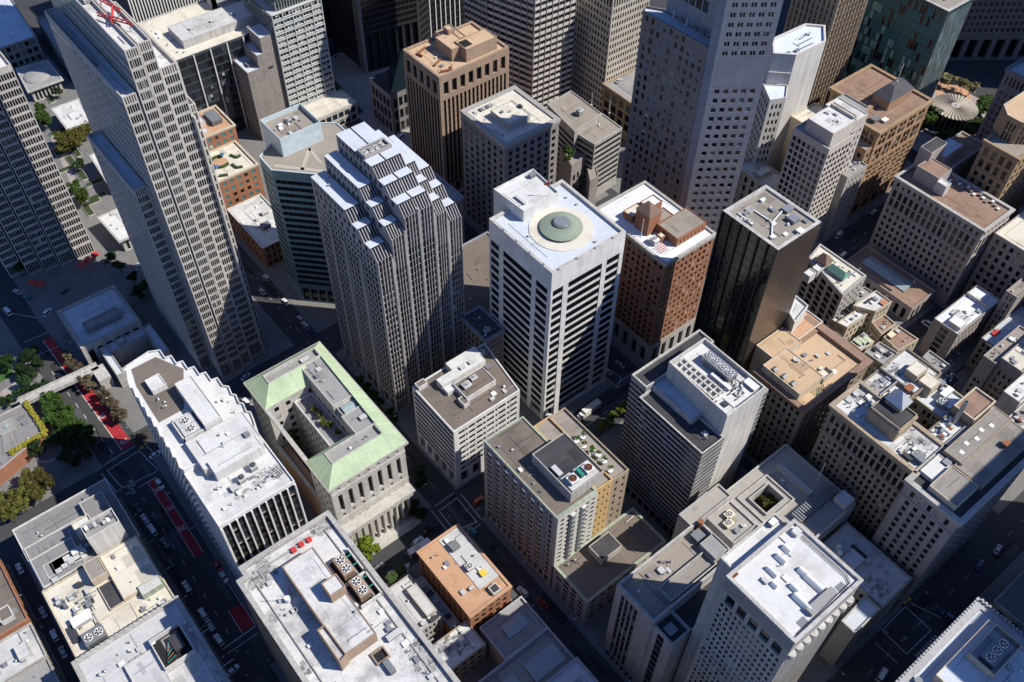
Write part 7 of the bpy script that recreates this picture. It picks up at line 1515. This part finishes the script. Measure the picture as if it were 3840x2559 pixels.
def crown_mesh(kind, dens, seed):
    key = (kind, dens, seed)
    if key in PROTO: return PROTO[key]
    rng = random.Random(seed * 31 + len(kind)); g = MB(); lob = []
    for i in range(11):
        a = rng.uniform(0, 6.28); rr = rng.uniform(.1, .62); lob.append(Vector((rr * math.cos(a), rr * math.sin(a), rng.uniform(-.35, .55))))
    for i in range(dens):
        c = rng.choice(lob); r = rng.uniform(.2, .46); d = Vector((rng.gauss(0, 1), rng.gauss(0, 1), rng.gauss(0, 1))).normalized()
        if d.z < -.55: d.z *= -.4
        p = c + d * r * (rng.random() ** .35); s = rng.uniform(.045, .095); u = Vector((rng.gauss(0, 1), rng.gauss(0, 1), rng.gauss(0, .6))).normalized(); v = u.cross(d + Vector((rng.uniform(-.6, .6),) * 3))
        if v.length < .1: continue
        v.normalize(); u = u * s; v = v * s * .8
        g.face([p - u - v, p + u - v * .6, p + u * 1.1 + v, p - u * .7 + v * 1.1])
    me = bpy.data.meshes.new('crown'); me.from_pydata([tuple(x) for x in g.v], [], g.f); me.materials.append(LEAF[kind]); me.update(); PROTO[key] = me; return me
TRK = None
def trunk_mesh():
    global TRK
    if TRK: return TRK
    g = MB(); g.cyl(0, 0, 0, .62, .05, 7, 0, None, .03)
    for k in range(5):
        a = k * 1.257; g.tube((0, 0, .5), (.22 * math.cos(a), .22 * math.sin(a), .82 + .05 * (k % 2)), .016, 5)
    me = bpy.data.meshes.new('trunk'); me.from_pydata(g.v, [], g.f); me.materials.append(BARK); me.update(); TRK = me; return me
TN = [0]
def tree(lab, x, y, r, H, kind, group=None, z=.15, dens=1500, name='tree', low=.62):
    TN[0] += 1; o = empty(name, (x, y, z), lab, 'tree' if name == 'tree' else 'shrub', group); rz = random.Random(TN[0]).uniform(0, 6.28)
    c = bpy.data.objects.new('crown', crown_mesh(kind, dens, TN[0] % 3)); COL.objects.link(c); c.parent = o; c.location = (0, 0, H * low); c.scale = (r, r, H * (1 - low) * 1.05); c.rotation_euler = (0, 0, rz)
    t = bpy.data.objects.new('trunk', trunk_mesh()); COL.objects.link(t); t.parent = o; t.scale = (r * .8, r * .8, H); t.rotation_euler = (0, 0, rz); return o
def row(lab, group, px, r, H, kind, zc=None, dens=1500, low=.62, z=.15, name='tree'):
    for i, s in enumerate(px.split()):
        q = random.Random(i * 7 + len(lab)); x, y = at(s, z + H * low if zc is None else zc); tree(lab, x, y, r * q.uniform(.88, 1.14), H * q.uniform(.92, 1.08), kind, group, z, dens, name, low)
row('dense dark green tree in the clump left of the bus street, above the footbridge', 'green trees above the footbridge', 'E160,860 E205,820 E235,900 E130,935 E205,965 E165,1010 E55,880 E20,890', 3.6, 8.5, 'dark', dens=2600)
row('dense dark green tree in the hedge-like row beside the left end of the footbridge', 'green trees beside the footbridge', 'E180,1075 E235,1060 E290,1040 E120,1095 E60,1130 E10,1150', 2.7, 6.5, 'dark', dens=2200)
row('dense green tree in the thick row between the bus street and the brown low roof', 'green trees beside the bus street', 'E300,1130 E355,1120 E330,1190 E390,1180 E440,1220 E380,1250 E450,1280 E510,1300 E400,1320 E560,1340 E470,1340 E330,1260', 3.5, 8.5, 'green', dens=2600)
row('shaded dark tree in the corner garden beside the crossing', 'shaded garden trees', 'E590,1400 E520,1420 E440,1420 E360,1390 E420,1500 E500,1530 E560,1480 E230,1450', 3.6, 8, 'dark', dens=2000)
row('yellowing olive tree in the row above the gravel-roofed terraces at lower left', 'yellowing trees at lower left', 'I40,420 I100,360 I160,310 I215,280 I265,230 I300,260 I230,340 I140,400 I60,470 I10,380 I190,230', 3.8, 9, 'olive', dens=2300)
row('thin brownish tree along the pavement right of the red bus lane', 'brownish street trees along the bus lane', 'E445,850 E470,910 E520,930 E560,1010 E590,1040 E680,1090 E700,1140 E740,1170 E770,1220 E800,1240', 3.0, 7.5, 'brown', dens=1300)
row('nearly bare shadowed tree at the corner by the yellow kerb ramps', 'bare trees at the corner', 'E940,1370 E890,1390', 2.8, 6, 'brown', dens=500)
x, y = at('J745,700', 7); tree('single bright yellow-green tree beside the big white-roofed building', x, y, 4.6, 12, 'lime', None, .15, 4200)
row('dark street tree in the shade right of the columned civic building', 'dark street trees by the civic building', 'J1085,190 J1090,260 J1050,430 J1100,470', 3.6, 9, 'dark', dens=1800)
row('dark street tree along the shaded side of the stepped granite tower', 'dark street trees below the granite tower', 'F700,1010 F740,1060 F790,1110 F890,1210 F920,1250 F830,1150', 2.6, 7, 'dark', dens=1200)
row('olive plaza tree beside the white pavilion between the two stone towers', 'olive plaza trees', 'A400,900 A440,930 A480,890 A530,870 A570,840 A410,960 A500,930', 5.0, 9, 'olive', dens=1900)
row('slender green plaza tree in the row at the edge of the left stone tower', 'green plaza trees', 'A265,710 A280,760 A300,790 A490,1220 A515,1260 A545,1290 A250,770', 4.0, 9, 'green', dens=1500)
row('small tree in the shaded plaza between the two stone towers', 'shaded plaza trees', 'A520,1080 A380,600 E720,200 E780,260 E860,330 E900,420 E950,380 E120,270 E150,230 E110,200', 4.0, 7, 'dark', dens=1100)
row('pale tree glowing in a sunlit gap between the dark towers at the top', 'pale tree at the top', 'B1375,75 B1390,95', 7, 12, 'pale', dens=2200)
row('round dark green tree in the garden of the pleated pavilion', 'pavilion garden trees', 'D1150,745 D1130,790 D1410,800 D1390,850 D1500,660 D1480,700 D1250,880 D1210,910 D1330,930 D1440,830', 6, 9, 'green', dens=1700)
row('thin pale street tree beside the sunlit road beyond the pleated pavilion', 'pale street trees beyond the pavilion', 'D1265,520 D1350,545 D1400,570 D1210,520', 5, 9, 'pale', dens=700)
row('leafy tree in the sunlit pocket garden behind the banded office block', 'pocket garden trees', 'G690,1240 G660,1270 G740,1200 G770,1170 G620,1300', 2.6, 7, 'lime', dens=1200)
row('bushy tree in the planted court of the copper-roofed building', 'court trees', 'F395,1190 F460,1280 F500,1290 F550,1340 F430,1230', 1.7, 3.2, 'olive', 40, 1300, .5, 38.1)
row('yellow-green tree against the inner wall of the copper-roofed court', 'yellow court trees', 'F430,1080 F455,1100 F410,1060', 1.5, 3.4, 'lime', 40.4, 900, .6, 38.1)
row('dark tree at the bottom of the copper-roofed court', 'low court trees', 'F240,1340 F260,1380 F290,1420', 2.0, 9, 'green', 24, 1300, .6, 18)
row('small tree on the narrow garden terrace beside the cream-roofed dark block', 'terrace trees', 'C390,970 C420,990 C400,1030', 2.4, 5.5, 'green', 29, 1200, .6, 25)
row('roundish dark bush filling the sunken square court', 'court bushes', 'L90,360 L110,395 L60,400 L40,370', 2.1, 3.4, 'olive', 29, 1500, .5, 27, 'bush')
for i, s in enumerate('G460,1385 G505,1420 G555,1470 G575,1520 G590,1560 K600,70 K640,110 K680,170 K560,40 G500,1360'.split()):
    x, y = at(s, 48); tree('potted shrub in a round white tub on the hotel roof terrace', x, y, 1.25, 2.6, ('green', 'olive', 'bright')[i % 3], 'potted shrubs on the hotel terrace', 46.7, 500, 'potted_shrub', .68)
    g = MB(); g.cyl(x, y, 46.1, 46.9, .75, 12, 0, None, .95); tag(g.build('tub', M('white_metal'), None, False, (x, y, 46.1)), 'round white tub of a shrub on the hotel roof terrace', 'tub', 'white tubs on the hotel terrace')
for i, s in enumerate('H530,265 H555,270 H600,295 H515,365 H545,385 H470,195 H505,235'.split()):
    x, y = at(s, 31.5); tree('small potted plant on the roof-garden building', x, y, .8, 1.6, ('bright', 'lime')[i % 2], 'plants of the roof garden', 30.5, 260, 'potted_shrub', .6)
for i, s in enumerate('H1530,670 H1545,655'.split()):
    x, y = at(s, 18.5); tree('green terrace plant among the red planters near the right edge', x, y, 1.2, 2, 'bright', 'plants on the right-hand terrace', 17.4, 300, 'potted_shrub', .6)
x, y = at('H1560,690', 18); g = MB(); g.box(x - 2, y - 1, 17.3, x + 2, y + 1, 18.0); tag(g.build('planter', M('red_paint'), None, False, (x, y, 17.3)), 'red planter box on the terrace near the right edge', 'planter')

# ================================================================== VEHICLES
CARG = glass('car_glass', (.012, .015, .018), .05, .7); TYRE = plain('tyre', (.015, .015, .016), .8); LAMP = plain('headlamp', (.7, .7, .66), .2); TAIL = plain('tail_lamp', (.4, .02, .02), .3)
def loft(sections, name, m, par):
    g = MB()
    for s, t in zip(sections, sections[1:]):
        k = len(s)
        for i in range(k): g.face([s[i], s[(i + 1) % k], t[(i + 1) % k], t[i]])
    g.face(sections[0][::-1]); g.face(sections[-1]); return g.build(name, m, par)
def vehicle(kind, x, y, ang, col, lab, z=.0, group=None):
    L_, W_, Hh, cab0, cab1 = dict(sedan=(4.6, 1.85, 1.42, -.36, .24), suv=(4.7, 1.95, 1.72, -.46, .22), van=(5.6, 2.05, 2.15, -.48, .33))[kind]
    o = empty('van' if kind == 'van' else 'car', (x, y, z), lab, 'van' if kind == 'van' else 'car', group); LOC[o.name] = (0, 0, 0); m = plain('car_' + col, dict(white=(.70, .70, .69), silver=(.42, .43, .44), grey=(.16, .165, .17), black=(.014, .014, .016), red=(.34, .02, .02), blue=(.03, .06, .15), yellow=(.62, .38, .02), teal=(.02, .17, .18))[col], .25, 0, .6, .05)
    h = L_ / 2; bh = .92 if kind != 'van' else 1.15; w2 = W_ / 2
    def sec(xx, zb, zt, wd): return [(xx, -wd, zb), (xx, wd, zb), (xx, wd, zt - .12), (xx, wd - .12, zt), (xx, -wd + .12, zt), (xx, -wd, zt - .12)]
    body = loft([sec(-h, .35, bh - .16, w2 - .14), sec(-h + .22, .22, bh, w2 - .02), sec(0, .2, bh + .02, w2), sec(h - .7, .22, bh - .06, w2 - .02), sec(h - .12, .3, bh - .22, w2 - .12), sec(h, .38, bh - .34, w2 - .22)], 'body', m, o)
    a, c = cab0 * L_, cab1 * L_
    def cab(xx, zz, wd): return [(xx, -wd, zz), (xx, wd, zz)]
    g = MB(); zb, zt = bh - .03, Hh; wb, wt = w2 - .08, w2 - .28; f0, f1 = (.55, .75) if kind == 'sedan' else (.25, .6)
    bt_ = [(a, -wb, zb), (c, -wb, zb), (c, wb, zb), (a, wb, zb)]; tp = [(a + f0, -wt, zt - .05), (c - f1, -wt, zt - .05), (c - f1, wt, zt - .05), (a + f0, wt, zt - .05)]
    for i in range(4): g.face([bt_[i], bt_[(i + 1) % 4], tp[(i + 1) % 4], tp[i]])
    g.build('windows', CARG, o)
    g = MB(); rf = [(a + f0 - .04, -wt - .02), (c - f1 + .04, -wt - .02), (c - f1 + .04, wt + .02), (a + f0 - .04, wt + .02)]; g.prism(rf, zt - .06, zt); g.build('car_roof', m, o)
    for sx in (-.31, .31):
        for sy in (-1, 1):
            g = MB(); n = 12; cx_, yy = sx * L_, sy * (w2 - .08); r = .33
            c1 = [(cx_ + r * math.cos(6.2832 * i / n), yy - .1, r + r * math.sin(6.2832 * i / n)) for i in range(n)]; c2 = [(p[0], yy + .1, p[2]) for p in c1]
            for i in range(n): g.face([c1[i], c1[(i + 1) % n], c2[(i + 1) % n], c2[i]])
            g.face(c1); g.face(c2[::-1]); g.build('wheel', TYRE, o)
    for sy in (-1, 1):
        g = MB(); g.box(h - .16, sy * (w2 - .42) - .18, .52, h - .02, sy * (w2 - .42) + .18, .68, 0, None, True); g.build('headlight', LAMP, o); g = MB(); g.box(-h - .01, sy * (w2 - .36) - .16, .6, -h + .06, sy * (w2 - .36) + .16, .76, 0, None, True); g.build('tail_light', TAIL, o)
    o.rotation_euler = (0, 0, R(ang)); return o
for s, kind, col, ang, lab in (
        ('I945,500', 'sedan', 'white', 92, 'white saloon parked farthest up the left kerb of the bus street, behind a white van'), ('I995,572', 'van', 'white', 92, 'white van parked on the left kerb of the bus street'), ('I1075,655', 'sedan', 'grey', 92, 'dark grey car just below the white van on the bus street'),
        ('I1217,940', 'sedan', 'white', 91, 'white saloon on the left side of the bus street, level with the red lane gap'), ('I1325,1120', 'suv', 'white', 91, 'white car at the head of the row of three near the bottom crosswalk'), ('I1372,1195', 'sedan', 'silver', 91, 'silver car in the middle of the row of three near the bottom crosswalk'), ('I1428,1290', 'suv', 'white', 91, 'white car last in the row of three near the bottom crosswalk'),
        ('I1463,880', 'sedan', 'white', 271, 'white saloon on the right of the bus street beside the red lane'), ('I1045,275', 'suv', 'white', 271, 'white car at the top right kerb of the bus street, beside the word ONLY'), ('I870,275', 'suv', 'grey', 91, 'dim grey car crossing into the crosswalk of the shaded junction'), ('I865,310', 'sedan', 'grey', 91, 'dim grey car following through the crosswalk of the shaded junction'), ('I1015,80', 'sedan', 'white', 8, 'white car turning past the corner with the yellow kerb ramps'),
        ('I1520,1490', 'sedan', 'white', 10, 'white car in the cross street at the bottom of the bus street'), ('I1125,800', 'suv', 'black', 91, 'black car parked on the left kerb halfway down the bus street'), ('I900,430', 'sedan', 'black', 92, 'black car parked behind the first white saloon on the left kerb'), ('I1425,810', 'suv', 'red', 271, 'red car in the right kerb lane of the bus street'),
        ('I128,825', 'sedan', 'white', 90, 'white car parked at the upper end of the left alley'), ('I280,1110', 'sedan', 'silver', 90, 'silver car parked halfway down the left alley'), ('I355,1260', 'suv', 'white', 90, 'white car parked lower down the left alley'), ('I410,1370', 'sedan', 'silver', 90, 'silver car nearest the bottom of the left alley'), ('I265,1190', 'sedan', 'black', 90, 'black car between the silver and the white car in the left alley'),
        ('E390,980', 'sedan', 'black', 94, 'black car on the bus street just above the footbridge'), ('E310,560', 'suv', 'white', 35, 'white car turning in the shade at the corner of the banking hall'), ('E50,555', 'van', 'white', 100, 'white van at the left edge beside the shaded road'), ('E185,465', 'sedan', 'teal', 115, 'teal car at the shaded kerb below the left stone tower'), ('E115,425', 'sedan', 'silver', 115, 'silver car behind the teal car below the left stone tower'), ('E425,420', 'suv', 'grey', 20, 'grey car in the driveway at the foot of the left stone tower'), ('E900,260', 'sedan', 'silver', 60, 'silver car beside the foot of the tallest slab tower'),
        ('E1605,980', 'sedan', 'silver', 20, 'silver car in the street between the slab tower and the copper-roofed building'), ('E1610,1145', 'suv', 'white', 95, 'white car in the gap left of the copper-roofed building'),
        ('F85,335', 'suv', 'silver', 91, 'silver car at the top of the shaded street below the teal tower'), ('F60,425', 'sedan', 'silver', 91, 'dim silver car parked left of the shaded street below the teal tower'), ('F210,490', 'sedan', 'white', 91, 'white saloon alone in the shaded street left of the teal tower'), ('F310,605', 'sedan', 'silver', 91, 'silver car leading the row of three left of the stepped granite tower'), ('F340,645', 'suv', 'silver', 91, 'silver car in the middle of the row of three left of the stepped granite tower'), ('F385,695', 'sedan', 'blue', 91, 'blue car last in the row of three left of the stepped granite tower'),
        ('B1725,1220', 'sedan', 'grey', 91, 'grey car on the dark street right of the stepped granite tower'), ('B970,895', 'van', 'white', 15, 'white van crossing the junction below the plaza'), ('B835,905', 'sedan', 'silver', 95, 'silver car waiting left of the junction below the plaza'), ('B630,330', 'sedan', 'yellow', 5, 'yellow taxi on the road beyond the plaza, the left of two'), ('B680,305', 'sedan', 'yellow', 5, 'yellow taxi on the road beyond the plaza, the right of two'), ('B545,370', 'sedan', 'silver', 5, 'silver car on the road beyond the plaza, left of the yellow taxis'),
        ('C585,1250', 'sedan', 'silver', 8, 'silver car in the slot of street left of the huge blue-grey tower'), ('G740,900', 'sedan', 'silver', 93, 'silver taxi-like saloon on the street right of the white dome tower'), ('G655,945', 'sedan', 'silver', 93, 'silver car at the foot of the white dome tower'),
        ('K105,975', 'suv', 'white', 95, 'white car on the dark street left of the hotel'), ('K235,1050', 'sedan', 'red', 95, 'dark red car on the street left of the hotel'), ('J820,820', 'suv', 'grey', 10, 'grey car beside the yellow-green tree'), ('J1075,645', 'suv', 'white', 8, 'white car beside the shuttle bus'), ('J1140,570', 'sedan', 'black', 8, 'black car ahead of the shuttle bus'), ('J1470,380', 'suv', 'red', 8, 'dark red car at the kerb of the hotel corner'), ('J1430,580', 'suv', 'teal', 95, 'teal car at the corner of the terracotta-roofed building'),
        ('D535,1535', 'van', 'white', 8, 'white van on the dark street below the cream concrete block'), ('D760,1385', 'sedan', 'silver', 5, 'silver car on the dark street below the orange brick building'), ('D690,1395', 'sedan', 'grey', 5, 'grey car behind the silver one on the dark street below the orange brick building'), ('H560,190', 'van', 'white', 8, 'white van beside the roof-garden building'), ('H1115,640', 'van', 'white', 95, 'white van parked in the dark street by the bank'), ('H1290,830', 'suv', 'silver', 95, 'silver car in the dark street beside the fan-grid roof'), ('H1250,880', 'sedan', 'silver', 95, 'silver car second in the dark street beside the fan-grid roof'),
        ('L1450,800', 'sedan', 'blue', 10, 'blue car on the wide dark street at lower right'), ('L1570,700', 'sedan', 'silver', 10, 'dim silver car up the wide dark street at lower right'), ('L815,1520', 'van', 'white', 10, 'white van at the very bottom of the dark street at lower right'), ('L1240,1130', 'suv', 'blue', 95, 'dark blue car beside the crossing at lower right')):
    x, y = at(s, .6); vehicle(kind, x, y, ang, col, lab)
x, y = at('C735,515', 25); vehicle('sedan', x, y, 10, 'silver', 'silver car parked on the roof deck of the old brown building', 23.2)
o = empty('shuttle_bus', (*at('J1085,690', 1.5), 0), 'white shuttle bus with dark windows parked in the civic forecourt', 'bus'); LOC[o.name] = (0, 0, 0)
g = MB(); g.prism([(-4.3, -1.15), (3.9, -1.15), (4.3, -.8), (4.3, .8), (3.9, 1.15), (-4.3, 1.15)], .4, 2.9, 0, 0); g.build('body', plain('car_white', (.7, .7, .69), .25), o); g = MB(); g.prism([(-4.0, -1.17), (3.8, -1.17), (4.32, -.75), (4.32, .75), (3.8, 1.17), (-4.0, 1.17)], 1.5, 2.4, 0, 0, False); g.build('windows', CARG, o)
for sx in (-2.8, 2.8):
    for sy in (-1, 1): g = MB(); g.tube((sx, sy * 1.0, .48), (sx, sy * 1.2, .48), .48, 12); g.build('wheel', TYRE, o)
g = MB(); g.box(-2, -.5, 2.9, 0, .5, 3.1); g.build('roof_unit', M('unit'), o); o.rotation_euler = (0, 0, R(-2))
o = empty('box_truck', (*at('G545,1195', 2), 0), 'white box truck with red markings in the street below the white dome tower', 'truck'); LOC[o.name] = (0, 0, 0)
g = MB(); g.box(-3.6, -1.25, 1.0, 4.9, 1.25, 3.9, 0, None, True); g.build('cargo_box', plain('truck_box', (.66, .64, .58), .5), o); g = MB(); g.prism([(-6, -1.1), (-3.9, -1.1), (-3.9, 1.1), (-6, 1.1)], .5, 2.2); g.prism([(-5.2, -1.05), (-3.9, -1.05), (-3.9, 1.05), (-5.2, 1.05)], 2.2, 2.9); g.build('cab', MATS['car_white'], o)
g = MB(); g.face([(-5.98, -.95, 1.6), (-5.22, -.95, 2.7), (-5.22, .95, 2.7), (-5.98, .95, 1.6)][::-1]); g.build('windscreen', CARG, o); g = MB(); g.box(-.8, -1.27, 2.0, 1.8, -1.25, 2.7); g.build('red_emblem', M('red_paint'), o)
for sx in (-5, 2.2, 3.6):
    for sy in (-1, 1): g = MB(); g.tube((sx, sy * .95, .5), (sx, sy * 1.2, .5), .5, 12); g.build('wheel', TYRE, o)
o.rotation_euler = (0, 0, R(2))

# ================================================================== unseen towers added beyond the frame, sized to throw the long shadows
for i, (lab, poly, h, wm) in enumerate((
        ('unseen tower added at the lower right to shade the wide street', BX(236, -64, 300, -20), 137, 'grey_concrete'), ('unseen tower added below the lower right corner to cast shade', BX(200, -118, 250, -48), 130, 'mauve_stone'), ('unseen block added right of the wide street to cast shade', BX(310, 22, 380, 34), 70, 'mauve_stone'), ('unseen tower added beyond the beige building to cast shade', BX(398, 40, 430, 92), 110, 'mauve_stone'), ('unseen shade-casting tower added far to the right of the pleated pavilion', BX(562, 96, 632, 150), 150, 'grey_concrete'), ('unseen shade-casting block added below the bottom edge', BX(20, -70, 90, 12), 60, 'pale_stone'))):
    b = Bld('office_tower', lab, 'office tower', poly); b.vol(poly, 0, h, MATS[wm], MATS['roof_grey'], {0: [Z(h - 2, 8, .5, int(h / 4), .5), Z(h)], 3: [Z(h - 2, 8, .5, int(h / 4), .5), Z(h)]}); b.done()
